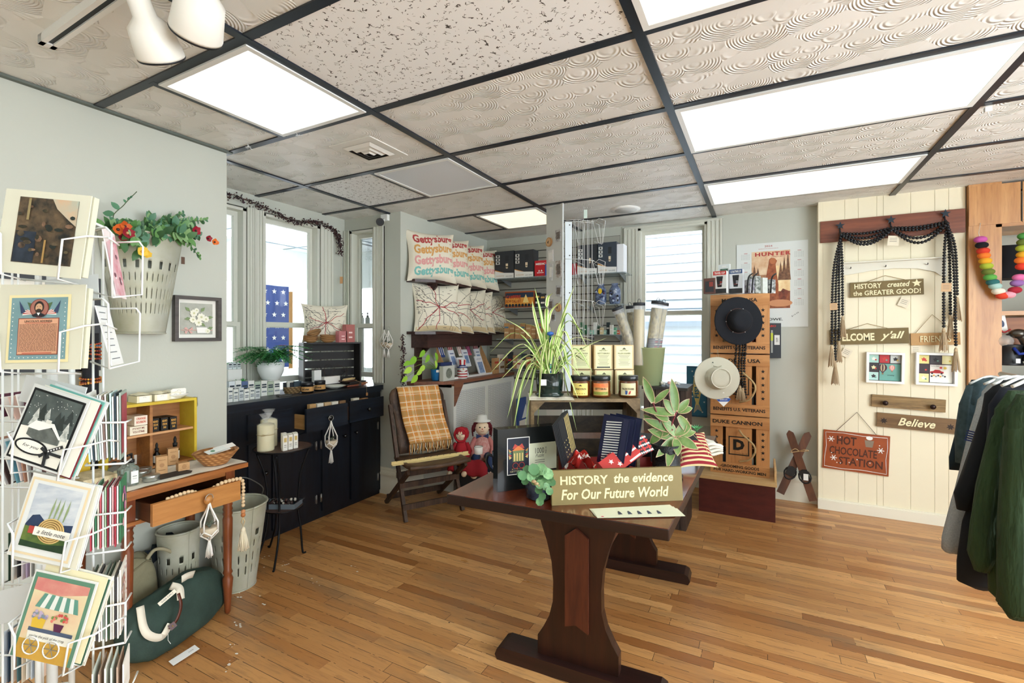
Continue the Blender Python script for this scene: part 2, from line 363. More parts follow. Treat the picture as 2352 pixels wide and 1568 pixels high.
# walls
def wallb(name,boxes,m=WALLC):
    q = MB()
    for b in boxes: q.box(*b)
    return struct(q.build(name,m))
wallb('wall_left',[(-2.79,FLY0,0,-2.67,1.62,CEIL),(-3.45,1.50,0,-2.79,1.62,CEIL)])
SY = 3.085
B0,B1 = .93,2.30
wallb('wall_bay',[(-3.45,1.62,0,-3.33,SY,.90),(-3.45,1.62,2.28,-3.33,SY,CEIL),(-3.45,1.62,.90,-3.33,1.70,2.28),(-3.45,2.15,.90,-3.33,2.30,2.28),(-3.45,2.80,.90,-3.33,SY,2.28),
      (-3.45,SY,0,-2.68,SY+.12,.90),(-3.45,SY,2.28,-2.68,SY+.12,CEIL),(-3.45,SY,.9,-3.25,SY+.12,2.28),(-2.98,SY,.9,-2.68,SY+.12,2.28)])
wallb('wall_alcove',[(-2.80,SY+.12,0,-2.68,4.62,CEIL)])
wallb('wall_back',[(-2.68,4.5,0,-1.02,4.62,CEIL),(-.44,4.5,0,1.4,4.62,CEIL),(-1.02,4.5,0,-.44,4.62,.62),(-1.02,4.5,2.35,-.44,4.62,CEIL)])
wallb('wall_right',[(2.6,FLY0,0,2.7,5.0,.55),(2.6,FLY0,2.3,2.7,5.0,CEIL),(2.6,FLY0,.55,2.7,-1.5,2.3),(2.6,3.0,.55,2.7,5,2.3),(2.6,.7,.55,2.7,.85,2.3),(1.4,4.78,0,2.6,4.9,CEIL)])  # never in view; its window openings are added to let daylight in
wallb('wall_behind',[(-2.67,-2.1,0,2.6,-2.0,CEIL)])
# grooved cream panelling standing proud of the back wall
q = MB();xs = [.39,.418,.56,.644,.757,.795,.955,1.09,1.165,1.255]
for a,b in zip(xs,xs[1:]): q.box(a+.0015,4.402,.0,b-.0015,4.5,CEIL,CREAM)
q.box(.391,4.405,0,1.254,4.498,CEIL,mat('dcd5bb',.6));q.box(.388,4.398,0,.418,4.5,CEIL,CREAM)
struct(q.build('wall_panelled'))
# baseboards
BASE = mat('ece7d4',.4,key='base')
q = MB();q.box(.385,4.382,0,1.255,4.402,.072,BASE);q.box(.385,4.388,.072,1.255,4.402,.082,BASE);struct(q.build('baseboard_right'))
def tallbase(name,segs):
    q = MB()
    for (x0,y0,x1,y1,nx,ny) in segs:
        for (z0,z1,t) in ((0,.165,.018),(.165,.185,.03),(.185,.205,.022),(.205,.222,.012)):
            q.box(min(x0,x0+nx*t),min(y0,y0+ny*t),z0,max(x1,x1+nx*t),max(y1,y1+ny*t),z1,BASE if nx or ny < 0 else BASE)
    return struct(q.build(name))
tallbase('baseboard_back',[(-2.4,4.5,.39,4.5,0,-1)])
tallbase('baseboard_column',[(-2.90,SY,-2.68,SY,0,-1),(-2.68,SY-.018,-2.68,3.5,1,0)])
# ---- windows ----
def flutes(q,x0,x1,z0,z1,yb,ax='Y',sgn=-1,t=.022,n=3):
    w = (x1-x0)/(2*n+1)
    def b(a0,a1,d):
        if ax == 'Y': q.box(a0,min(yb,yb+sgn*d),z0,a1,max(yb,yb+sgn*d),z1,TRIM)
        else: q.box(min(yb,yb+sgn*d),a0,z0,max(yb,yb+sgn*d),a1,z1,TRIM)
    b(x0,x1,t*.55);b(x0,x0+w,t);b(x1-w,x1,t)
    for i in range(1,n): b(x0+w*2*i,x0+w*(2*i+1),t*.85)
def window(name,a0,a1,z0,z1,zr,plane,ax,loc,casing=(.09,.09),head=.08,inner=-1,sillz=True):
    # a0..a1 glass opening along the wall, plane = room-side wall face, inner = direction of the room
    w = bpy.data.objects.new(name,None);COL.objects.link(w);w.location = loc;WM[name] = Matrix.Translation(Vector(loc));w['kind'] = 'structure'
    def bx(q,p0,p1,d0,d1,zz0,zz1,m=TRIM):  # d measured into the wall from the room face
        e0,e1 = plane-inner*d0,plane-inner*d1;lo,hi = min(e0,e1),max(e0,e1)
        if ax == 'Y': q.box(p0,lo,zz0,p1,hi,zz1,m)
        else: q.box(lo,p0,zz0,hi,p1,zz1,m)
    q = MB();
    if casing[0]: flutes(q,a0-.02-casing[0],a0-.02,z0-.04,z1+.03,plane,ax,inner)
    if casing[1]: flutes(q,a1+.02,a1+.02+casing[1],z0-.04,z1+.03,plane,ax,inner)
    if head: bx(q,a0-.02-casing[0],a1+.02+casing[1],0,-.018,z1+.02,z1+.02+head);bx(q,a0-.03-casing[0],a1+.03+casing[1],0,-.026,z1+.02+head*.7,z1+.02+head)
    q.build('window_casing',None,w)
    q = MB();bx(q,a0-.02,a0+.004,-.006,.118,z0-.02,z1+.02);bx(q,a1-.004,a1+.02,-.006,.118,z0-.02,z1+.02);bx(q,a0-.02,a1+.02,-.006,.118,z1,z1+.02)
    q.build('window_jamb',None,w)
    f = .032
    q = MB();bx(q,a0,a0+f,.06,.09,zr-.02,z1);bx(q,a1-f,a1,.06,.09,zr-.02,z1);bx(q,a0+f,a1-f,.06,.09,z1-f*1.1,z1);bx(q,a0+f,a1-f,.055,.09,zr-.022,zr+.014);q.build('upper_sash',None,w)
    q = MB();bx(q,a0,a0+f,.03,.058,z0,zr+.016);bx(q,a1-f,a1,.03,.058,z0,zr+.016);bx(q,a0+f,a1-f,.03,.058,z0,z0+f*1.3);bx(q,a0+f,a1-f,.028,.058,zr-.016,zr+.02);q.build('lower_sash',None,w)
    q = MB();bx(q,a0+f,a1-f,.074,.076,zr+.014,z1-f*1.1,PANE);q.build('pane',None,w)
    q = MB();bx(q,a0+f,a1-f,.043,.045,z0+f*1.3,zr-.016,PANE);q.build('pane',None,w)
    if sillz:
        q = MB();bx(q,a0-.04-casing[0],a1+.04+casing[1],-.05,.06,z0-.045,z0-.02);bx(q,a0-.02-casing[0],a1+.02+casing[1],-.016,0,z0-.13,z0-.045);q.build('window_sill',None,w)
    return w
window('window_1',1.70,2.14,.98,2.25,1.43,-3.33,'X',(-3.33,1.9,0),(.0,.075),.0,1,False)
window('window_2',2.31,2.79,.98,2.25,1.43,-3.33,'X',(-3.33,2.5,0),(.075,.13),.0,1,False)
window('window_3',-3.24,-2.985,.98,2.25,1.43,SY,'Y',(-3.1,SY,0),(.06,.11),.0,-1,False)
window('window_4',-1.01,-.445,.68,2.325,1.55,4.5,'Y',(-.73,4.5,0),(.13,.12),.02,-1)
# ---- ceiling fixtures ----
def prism_mat(h,st,tint):
    m,nt,b = M_('diffuser');L = nt.links.new;b.inputs['Base Color'].default_value = lin(h);b.inputs['Roughness'].default_value = .3
    tc = nd(nt,'ShaderNodeTexCoord');v = nd(nt,'ShaderNodeTexVoronoi',i_Scale=110.0,i_Randomness=0.0);L(tc.outputs['Object'],v.inputs['Vector'])
    bp = nd(nt,'ShaderNodeBump',i_Strength=.4,i_Distance=.002);L(v.outputs['Distance'],bp.inputs['Height']);L(bp.outputs[0],b.inputs['Normal'])
    b.inputs['Emission Color'].default_value = lin(tint)
    gv = nd(nt,'ShaderNodeMapRange');gv.inputs[3].default_value = 1.1*st;gv.inputs[4].default_value = .75*st;gv.inputs[1].default_value = 0;gv.inputs[2].default_value = .6;L(v.outputs['Distance'],gv.inputs[0]);L(gv.outputs[0],b.inputs['Emission Strength'])
    return m
def light_panel(x0,x1,y0,y1,label,st=1.0,tint='f2fbff',h='eef3f2'):
    t = thing('ceiling_light',label,'ceiling light',((x0+x1)/2,(y0+y1)/2,CEIL-.02),'prismatic panel lights in the ceiling grid')
    q = MB();w = .022;x0 += .018;x1 -= .018;y0 += .018;y1 -= .018
    for b in ((x0,y0,x1,y0+w),(x0,y1-w,x1,y1),(x0,y0+w,x0+w,y1-w),(x1-w,y0+w,x1,y1-w)): q.box(b[0],b[1],CEIL-.014,b[2],b[3],CEIL-.002,mat('e9ebe8',.35))
    q.build('light_frame',None,t)
    q = MB();q.box(x0+w,y0+w,CEIL-.011,x1-w,y1-w,CEIL-.005);q.build('diffuser',prism_mat(h,st*LPW,tint),t)
    return t
LPW = .85
CX = lambda i: GX+TX*i
RY = lambda j: GY+TY*j
light_panel(CX(-.5),CX(0),RY(0),RY(1),'square lit ceiling light panel nearest the left wall, behind the white spotlights',1.2)
light_panel(CX(-.5),CX(0),RY(2),RY(3),'square dim unlit ceiling light panel beside the fissured tile, past the air vent',.05,h='c9ccd0')
light_panel(CX(-.5),CX(0),RY(4),RY(5),'square warm lit ceiling light panel above the alcove shelves and pillows',1.1,'fff3d0')
light_panel(CX(1),CX(2),RY(2),RY(3),'long lit ceiling light panel, the larger one over the right side of the shop',.85,'eafaf8')
light_panel(CX(1),CX(2),RY(4),RY(5),'long lit ceiling light panel farthest back, above the wall calendar',1.1)
light_panel(CX(1),CX(2),RY(0),RY(1)-.0,'long ceiling light panel cut off by the top edge of the picture',.75,'f4fbe4')
for (i,j) in ((0,-2),(1,-3),(-1+.2,-3)): light_panel(CX(i),CX(i+1),RY(j),RY(j+1),'long unseen ceiling light panel added behind the viewpoint for fill light',2.6)  # unseen panels added behind the camera, brighter than the rest, as fill
# air vent
c = PZ(848,345,CEIL);t = thing('ceiling_vent','square white louvred air vent in the ceiling between two light panels','air vent',(c.x,c.y,CEIL-.02))
q = MB();VW = mat('e6e4dc',.4)
q.box(c.x-.15,c.y-.15,CEIL-.006,c.x+.15,c.y+.15,CEIL-.001,VW);q.build('faceplate',None,t)
for k,(r0,dz) in enumerate(((.10,.012),(.07,.016),(.04,.02))):
    q = MB();a = [(-r0,-r0),(r0,-r0),(r0,r0),(-r0,r0)];r1 = r0-.022
    A = [Vector((c.x+u,c.y+v,CEIL-.007)) for u,v in a];Bq = [Vector((c.x+u*r1/r0,c.y+v*r1/r0,CEIL-.007-dz)) for u,v in a]
    for i in range(4):
        q.poly([A[i],A[(i+1) % 4],Bq[(i+1) % 4],Bq[i]],VW);up = Vector((0,0,.002));q.poly([A[i]+up,Bq[i]+up,Bq[(i+1) % 4]+up,A[(i+1) % 4]+up],mat('3c3c3a',.6))
    q.build('louvre',None,t)
q = MB();q.box(c.x-.1,c.y-.1,CEIL-.0068,c.x+.1,c.y+.1,CEIL-.006,mat('55524c',.7));q.build('duct_opening',None,t)
# round speaker
c = PZ(1437,480,CEIL);q = MB();q.lathe((c.x,c.y,CEIL-.012),[(.085,.0),(.115,.002),(.12,.011)],m=WHITE,n=32);t = thing('ceiling_speaker','round white ceiling speaker above the wire rack','speaker',(c.x,c.y,CEIL-.012));q.build('speaker_rim',None,t)
q = MB();q.lathe((c.x,c.y,CEIL-.015),[(.0,0),(.088,.001),(.09,.004)],m=mat('cfd2d0',.6,bump=.3,bscale=300),n=32);q.build('grille',None,t)
# fishing-line clips hanging on the grid
for n_,(px,py) in enumerate(((568,330),(683,307))):
    c = PZ(px,py,CEIL-.01);q = MB();rr = random.Random(n_)
    for k in range(5): q.tube([c,c+Vector((rr.uniform(-.012,.012),rr.uniform(-.012,.012),-.012)),c+Vector((rr.uniform(-.025,.025),rr.uniform(-.02,.02),-rr.uniform(.005,.035)))],.0016,4)
    tag(q.build('plastic_clip',mat('dfe4e8',.2)),'clear plastic clip knotted on the ceiling grid, ' + ('nearest the left wall corner' if n_ == 0 else 'at the corner of the lit square panel'),'clip','clear clips on the ceiling grid')
c = PZ(2269,246,CEIL-.008);q = MB();q.box(c.x-.012,c.y-.01,CEIL-.03,c.x+.012,c.y+.01,CEIL-.009,WHITE);q.tube([Vector((c.x,c.y,CEIL-.03)),Vector((c.x+.004,c.y,CEIL-.05)),Vector((c.x+.014,c.y,CEIL-.055)),Vector((c.x+.012,c.y,CEIL-.043))],.0015,4,WHITE)
tag(q.build('ceiling_hook'),'small white hook clipped to the ceiling grid beside the long light panel','hook')
# ---- outside: neighbour's white clapboard wall ----
SID = mat('a4aab0',.6)
q = MB();z = -.5
while z < 5: q.hexa([(-4,6.3,z),(3,6.3,z),(3,6.42,z),(-4,6.42,z),(-4,6.33,z+.115),(3,6.33,z+.115),(3,6.42,z+.115),(-4,6.42,z+.115)],SID);z += .115
q.box(-1.4,6.2,1.52,.2,6.33,1.66,mat('9fb0bf',.6))
tag(q.build('neighbouring_house'),'white clapboard house wall seen through the back window','house')
# ---- sunroom behind the bay windows ----
PR = mat('dfe6e3',.6)
wallb('wall_sunroom',[(-6.3,-.6,0,-6.2,5.4,.85),(-6.3,-.6,2.05,-6.2,5.4,2.6),(-6.3,-.6,.85,-6.2,2.2,2.05),(-6.3,2.95,.85,-6.2,3.15,2.05),(-6.3,3.9,.85,-6.2,4.2,2.05),(-6.3,5.0,.85,-6.2,5.4,2.05),
      (-6.2,5.3,0,-5.6,5.4,2.6),(-4.9,5.3,0,-4.6,5.4,2.6),(-3.9,5.3,0,-2.8,5.4,2.6),(-5.6,5.3,0,-3.9,5.4,.85),(-5.6,5.3,2.05,-3.9,5.4,2.6),(-6.2,-.7,0,-3.45,-.6,2.6)],PR)
q = MB();q.box(-6.3,-.7,-.05,-3.45,5.4,-.001,mat('b9b2a4',.5));struct(q.build('floor_sunroom'))
q = MB();q.box(-6.3,-.7,2.6,-3.45,5.4,2.65,mat('e6eef2',.6));q.box(-3.45,3.21,2.6,-2.8,5.4,2.65,mat('e6eef2',.6));struct(q.build('ceiling_sunroom'))
q = MB()
for yy in (1.6,2.2,2.8,3.4,4.0,4.6): q.box(-6.2,yy-.012,2.592,-3.45,yy+.012,2.599)
for xx_ in (-5.9,-4.7,-3.5): q.box(xx_-.012,-.6,2.59,xx_+.012,5.3,2.599)
struct(q.build('trim_2',mat('8e9ca6',.5)))
for k,(y0,y1) in enumerate(((2.22,2.78),(3.42,3.98),(1.0,1.58))):
    q = MB();q.box(-5.88,y0,2.575,-4.72,y1,2.59,mat('ffffff',.5,em=4.0,emc='f4fbff'));tag(q.build('ceiling_light'),('long','second long','near long')[k]+' lit panel light on the ceiling of the sunroom beyond the bay windows','ceiling light','sunroom ceiling lights')
for k,y in enumerate((2.9,4.12)):
    q = MB();q.box(-6.21,y-.75,.82,-6.17,y-.68,2.1);q.box(-6.21,y+.05,.82,-6.17,y+.12,2.1);q.box(-6.21,y-.75,2.05,-6.17,y+.12,2.12);q.box(-6.21,y-.68,1.43,-6.18,y+.05,1.47);struct(q.build('window_%d' % (5+k),TRIM))
# ================= LARGE FURNITURE =================
CHERRY = wood('8a4222','5a2512','X',1.0,.25,coat=.5);CHERRYZ = wood('34170e','1d0b06','Z',1.0,.35);CHERRYY = wood('7c3a1c','4a1e0f','Y',.8,.22,coat=.5)  # CHERRYZ is darkened so the colour carries the trestle's backlit shade
# ---- trestle table ----
T0 = Vector((-1.043,1.457,0));trz = .045;tb = thing('trestle_table','dark cherry wooden trestle table with thick top in the middle of the floor','table',(-.65,2.2,0))
f = Fr(T0,(math.cos(trz),math.sin(trz),0),(-math.sin(trz),math.cos(trz),0))  # x along the near edge, y away, normal up
q = MB();q.prism([(-1.043,1.457,.722),(-.251,1.508,.722),(-.236,3.02,.722),(-1.025,2.975,.722)],(0,0,.038));q.recalc();q.bevel(.004,2);[setattr(fc,'material_index',1) for fc in q.bm.faces if fc.normal.z < .5];q.mats = [CHERRYY,wood('24100a','140806','X',1,.4)];q.build('tabletop',None,tb)  # edges and underside get a darker wood, painting in their shade
f = Fr(T0,(math.cos(trz),math.sin(trz),0),(0,1,0))
def trestle(yo):
    q = MB();g = Fr(f.p(.41,yo,0),f.r,(0,0,1))
    h = [(.165,.722),(.162,.64),(.15,.59),(.125,.52),(.105,.44),(.098,.36),(.1,.28),(.115,.22),(.14,.17),(.165,.13),(.165,.05)]
    pts = [(-x,z) for x,z in h][::-1] + [(x,z) for x,z in h]
    q.prism([g.p(x,z,0) for x,z in pts],-g.n*.045,None);o = q.build('trestle_leg',CHERRYZ,tb,recalc=True)
    q = MB();q.prism([g.p(x,z,.012) for x,z in ((-.045,.2),(0,.215),(.05,.19),(.05,.56),(0,.595),(-.045,.56))],-g.n*.012);q.build('carved_panel',wood('5e2c17','40190d','Z',1),o,recalc=True)
    q = MB();pr = [(-.335,0),(.335,0),(.345,.02),(.335,.045),(.315,.055),(-.315,.055),(-.335,.045),(-.345,.02)]
    q.prism([g.p(x,z,.035) for x,z in pr],-g.n*.11);q.bevel(.004,1);q.build('trestle_foot',wood('301813','1d0d09','X',1,.4),tb,recalc=True)
trestle(.30);trestle(1.26)
q = MB();g0 = f.p(.41,.34,.33);q.fbox(Fr(g0,f.r,(0,0,1)),-.02,0,.02,.12,-.93,0);q.build('stretcher',wood('7a4a34','54301f','Y',1),tb)
# ---- black cabinet in the bay ----
BLK = wood('161d28','090c13','Z',.7,.38);BLKX = wood('1b2533','0d121b','Y',.7,.35)
XF = -2.88;cb = thing('sideboard_cabinet','long black painted wooden cabinet with open drawers standing in the window bay','cabinet',(-3.1,2.3,0))
q = MB();q.box(-3.32,1.63,.035,XF,3.06,.875);q.box(-3.32,1.63,0,XF-.01,3.06,.035);q.build('cabinet_body',BLK,cb)
q = MB();q.box(-3.325,1.625,.885,XF+.022,3.072,.925);q.box(-3.32,1.63,.872,XF+.01,3.06,.887);q.bevel(.004);q.build('cabinet_top',BLKX,cb)
CHR = mat('9a9a98',.3,.9)
def knob(p,d,parent,r=.014,m=None,name='knob'):
    q = MB();q.lathe(p,[(.006,0),(.006,.012),(r*.9,.018),(r,.026),(r*.7,.034),(0,.036)],ax=d,n=16);return q.build(name,m or mat('0c0d10',.15,coat=.5),parent)
def pxy(px,py=1050,x=XF): return PX(px,py,x).y
doors = [(567,618,606,1085),(623,720,664,1030),(737,798,788,1000),(803,866,815,992)]
for (a,b_,kx,ky) in doors:
    y0,y1 = pxy(a),pxy(b_);q = MB();q.box(XF,y0,.055,XF+.018,y1,.655);d = None
    q.bevel(.003,1);d = q.build('cabinet_door',BLK,cb)
    k = PX(kx,ky,XF+.018);knob((XF+.018,k.y,k.z),(1,0,0),d)
for (px,zz) in ((722,.52),(722,.13),(733,.52),(733,.13),(864,.56),(864,.13)):
    y = pxy(px);q = MB();q.box(XF+.018,y-.008,zz,XF+.022,y+.008,zz+.055);q.cyl((XF+.023,y,zz-.004),(XF+.023,y,zz+.06),.0035);q.build('hinge',CHR,cb)
def drawer(pa,pb,ypx,ext,label=None,open_=True):
    fx_ = XF+.018+ext;y0,y1 = PX(pa,ypx,fx_).y,PX(pb,ypx,fx_).y
    q = MB();q.box(fx_-.018,y0,.685,fx_,y1,.845);q.bevel(.003,1);d = q.build('drawer',BLKX,cb)
    if ext > .02:
        q = MB();MW = wood('c79a63','a67a45','X');q.box(XF-.1,y0+.02,.70,fx_-.018,y0+.03,.80,MW);q.box(XF-.1,y1-.03,.70,fx_-.018,y1-.02,.80,MW);q.box(XF-.1,y0+.03,.70,fx_-.018,y1-.03,.708,MW);q.build('drawer_box',None,d)
    knob((fx_,(y0+y1)/2,.765),(1,0,0),d,.017)
    return y0,y1,fx_
drawer(570,672,960,0)
dA = drawer(704,799,985,.13);dB = drawer(804,881,965,.10)
# ---- small pine desk ----
PINE = wood('b5733a','93552a','Y',.8,.35,coat=.2);PINEZ = wood('8a4a26','64301a','Z',.8,.3,coat=.3);PINE2 = wood('c58a4b','a86f38','Y',.8,.4)
dk = thing('writing_desk','small pine side table with turned legs and open drawer against the left wall','desk',(-2.46,1.2,0))
q = MB();q.box(-2.655,.85,.70,-2.255,1.475,.72);q.bevel(.004);q.build('desk_top',PINE,dk)
q = MB();q.box(-2.645,.89,.57,-2.285,.91,.70);q.box(-2.645,1.405,.57,-2.285,1.425,.70);q.box(-2.645,.89,.57,-2.63,1.42,.70);q.box(-2.30,.92,.675,-2.285,1.40,.70);q.box(-2.30,.92,.57,-2.285,1.40,.585);q.build('apron',PINE,dk)
def turned_leg(x,y):
    q = MB();q.box(x-.02,y-.02,.56,x+.02,y+.02,.70)
    prof = [(.008,0),(.013,.01),(.016,.06),(.02,.12),(.024,.17),(.016,.19),(.022,.20),(.017,.215),(.019,.30),(.021,.40),(.022,.46),(.018,.475),(.022,.485),(.018,.497),(.022,.508),(.018,.52),(.022,.53),(.018,.545),(.022,.56)]
    q.lathe((x,y,0),prof,n=18);q.build('leg',PINEZ,dk)
for x,y in ((-2.30,1.40),(-2.318,.995),(-2.62,1.40),(-2.62,.95)): turned_leg(x,y)
q = MB();DX = -2.175;q.box(DX-.018,1.02,.578,DX,1.385,.668);q.bevel(.003,1);dr = q.build('drawer',PINE2,dk)
q = MB();q.box(-2.58,1.03,.583,DX-.018,1.04,.655);q.box(-2.58,1.365,.583,DX-.018,1.375,.655);q.box(-2.58,1.04,.583,DX-.018,1.365,.59);q.build('drawer_box',wood('5d3820','40220f','X'),dr)
knob((DX,1.225,.628),(1,0,0),dr,.02,PINE2)
q = MB()  # cloth runner
def cl(u,v): x = -2.655+.385*u;y = .84+.64*v;return Vector((x,y,.7225+.002*math.sin(v*23+u*3)*math.sin(u*17)))
q.grid(cl,10,16);o = q.build('table_runner',mat('efeadb',.9,bump=.3,bscale=200));tag(o,'white cotton runner spread on the pine side table','table runner')
# ---- radiator cover and display shelf along the alcove wall ----
RX = -2.34;rc = thing('radiator_cover','white radiator cover with perforated metal grilles under the plank shelf','radiator cover',(RX-.15,3.9,0))
WC = mat('dfe0d8',.5)
def grille_mat():
    m,nt,b = M_('perforated_grille');L = nt.links.new;tc = nd(nt,'ShaderNodeTexCoord');sp = nd(nt,'ShaderNodeSeparateXYZ');L(tc.outputs['Object'],sp.inputs[0])
    def cell(v,s,o=0): return mth(nt,'FRACT',mth(nt,'ADD',mth(nt,'MULTIPLY',v,s),o))
    a = cell(sp.outputs[1],60);c = cell(sp.outputs[2],60)
    h1 = mth(nt,'MULTIPLY',mth(nt,'LESS_THAN',mth(nt,'ABSOLUTE',mth(nt,'SUBTRACT',a,.5)),.3),mth(nt,'LESS_THAN',mth(nt,'ABSOLUTE',mth(nt,'SUBTRACT',c,.5)),.12))
    a2 = cell(sp.outputs[1],60,.5);c2 = cell(sp.outputs[2],60,.5)
    h2 = mth(nt,'MULTIPLY',mth(nt,'LESS_THAN',mth(nt,'ABSOLUTE',mth(nt,'SUBTRACT',a2,.5)),.12),mth(nt,'LESS_THAN',mth(nt,'ABSOLUTE',mth(nt,'SUBTRACT',c2,.5)),.3))
    mx = nd(nt,'ShaderNodeMix',data_type='RGBA');L(mth(nt,'MAXIMUM',h1,h2),mx.inputs[0]);mx.inputs[6].default_value = lin('e3e5e2');mx.inputs[7].default_value = lin('23252a');L(mx.outputs[2],b.inputs['Base Color']);b.inputs['Roughness'].default_value = .4;return m
q = MB();q.box(-2.675,3.37,0,-2.36,3.385,.91);q.box(-2.675,3.37,.895,RX,4.49,.91);
for (y0,y1,z0,z1) in ((3.37,3.41,0,.895),(3.41,4.49,.86,.895),(3.41,4.49,0,.06),(3.905,3.95,.06,.86),(4.44,4.49,.06,.86)): q.box(RX-.02,y0,z0,RX,y1,z1)
q.build('cover_frame',WC,rc)
GM = grille_mat()
for y0,y1 in ((3.41,3.905),(3.95,4.44)): q = MB();q.box(RX-.014,y0,.06,RX-.008,y1,.86);q.build('grille',GM,rc)
OLDW = wood('8d5a40','6c4230','Y',.8,.4)
sh = thing('plank_shelf','reddish brown plank shelf with triangular bracket above the radiator cover','shelf',(-2.5,3.9,.92))
q = MB();q.prism([(-2.675,3.16,.925),(-2.60,3.16,.925),(-2.335,3.37,.925),(-2.325,4.47,.925),(-2.675,4.47,.925)],(0,0,.028));q.build('shelf_board',OLDW,sh,recalc=True)
q = MB();q.prism([(-2.335,3.375,.924),(-2.335,3.52,.924),(-2.335,3.39,.74),(-2.335,3.375,.735)],(-.03,0,0));q.build('bracket',OLDW,sh,recalc=True)
# ---- dark pillow shelves ----
DKW = wood('4a2f2b','2f1d1c','Y',.9,.35)
def pillow_shelf(z,label,y0,y1,dep):
    t = thing('plank_shelf',label,'shelf',(-2.55,(y0+y1)/2,z),'dark plank pillow shelves on the alcove wall')
    q = MB();q.prism([(-2.678,y0,z),(-2.678+dep*.45,y0,z),(-2.678+dep,y0+.14,z),(-2.678+dep,y1,z),(-2.678,y1,z)],(0,0,.024));q.build('shelf_board',DKW,t,recalc=True)
    for y in (y0+.2,y0+.42,y1-.2):
        q = MB();q.prism([(-2.678,y,z),(-2.678,y,z-.17),(-2.65,y,z-.17),(-2.678+dep*.8,y,z-.03),(-2.678+dep*.8,y,z)],(0,.02,0));q.build('bracket',WHITE if dep > .2 and z > 1.5 else DKW,t,recalc=True)
pillow_shelf(1.80,'dark wooden plank shelf carrying the rainbow lettered pillows',3.16,4.42,.2)
pillow_shelf(1.355,'dark wooden plank shelf carrying the row of map pillows',3.16,4.42,.2)
q = MB();q.box(-2.677,3.26,.955,-2.655,3.34,1.355);q.box(-2.677,3.22,1.24,-2.50,4.3,1.352);tag(q.build('shelf_support',DKW),'dark wood upright board and rail holding the lower pillow shelf','shelf support')
# ---- red crate box ----
rb = thing('painted_chest','worn dark red painted wooden chest with raw pine top on the floor','chest',(-.17,4.1,0))
RED = mat('5c241e',.5,noise='4a1b17',nscale=6,bump=.2,bscale=30,stretch=(1,1,3));RAWP = wood('e6c795','d2ab73','X',.8,.5)
q = MB();q.box(-.43,3.905,0,.085,4.36,.258);q.bevel(.003,1);q.build('chest_body',RED,rb)
q = MB();q.box(-.45,3.89,.258,.095,4.36,.28);q.build('chest_lid',RAWP,rb)
q = MB();q.box(.08,3.95,.28,.094,4.35,.36);q.build('side_board',RAWP,rb)
# ---- folding chair ----
O_ = Vector((-2.2,2.88,0));cr_,cf_ = Vector((.51,.86,0)).normalized(),Vector((.86,-.51,0)).normalized()
def K(a,b,z): return O_ + cr_*a + cf_*b + Vector((0,0,z))
ch = thing('folding_chair','old dark wooden folding chair with a plaid blanket over its back','chair',O_)
CW = wood('59402f','33241c','Z',.8,.55,dark='6a5545');CW2 = wood('6b4f3b','41301f','Y',.8,.5)
def bar(q,p0,p1,w,t,wd,m=None):  # flat bar from p0 to p1, width w along wd
    p0,p1 = Vector(p0),Vector(p1);ax = (p1-p0).normalized();wd = Vector(wd);wd = (wd-ax*wd.dot(ax)).normalized();td = ax.cross(wd)
    c = [p0+wd*(sx*w/2)+td*(sy*t/2) for sx,sy in ((-1,-1),(1,-1),(1,1),(-1,1))];c += [p1+wd*(sx*w/2)+td*(sy*t/2) for sx,sy in ((-1,-1),(1,-1),(1,1),(-1,1))]
    return q.hexa(c,m)
for a in (-.215,.235):
    q = MB();bar(q,K(a,.045,0),K(a,-.16,.42),.036,.024,cf_);q.build('front_leg',CW,ch,recalc=True)
    q = MB();bar(q,K(a,-.435,0),K(a,.10,.375),.034,.022,cf_);q.build('rear_leg',CW,ch,recalc=True)
    q = MB();bar(q,K(a,-.14,.38),K(a,-.33,.80),.034,.024,cf_);q.build('back_post',CW,ch,recalc=True)
q = MB()
def seatf(u,v): 
    a = -.23+.475*u;b = -.19+.37*v;return K(a,b,.405-.02*math.sin(PI*u)*.6 - .008*math.sin(PI*v))
q.grid(seatf,10,8);ex = q;sol = ex
o = q.build('seat',CW2,ch)
md = o.modifiers.new('s','SOLIDIFY');md.thickness = .028;md.offset = -1;bv = o.modifiers.new('b','BEVEL');bv.width = .006
for (b,z,nm) in ((-.12,.30,'cross_bar'),(-.05,.24,'cross_bar'),(.02,.10,'cross_bar'),(-.36,.07,'cross_bar')):
    q = MB();bar(q,K(-.23,b,z),K(.25,b,z),.04,.018,(0,0,1));q.build(nm,CW,ch,recalc=True)
q = MB()  # curved back board with shouldered outline
def backp(a,z): t = (z-.44)/.5;return K(a,-.17-.20*t-.02*math.cos(a*PI/.5),z)
pts = []
for z,w in ((.44,.2),(.52,.2),(.60,.2),(.68,.2),(.73,.205),(.77,.215),(.81,.225),(.85,.228),(.885,.22),(.91,.20),(.925,.17)): pts.append((z,w))
rows = []
for z,w in pts: rows.append([q.V(backp(-w+2*w*i/10+.01,z)) for i in range(11)])
for r0,r1 in zip(rows,rows[1:]):
    for i in range(10): q.face([r0[i],r0[i+1],r1[i+1],r1[i]],None,True)
o = q.build('backrest',CW,ch);md = o.modifiers.new('s','SOLIDIFY');md.thickness = .014;md.offset = 0
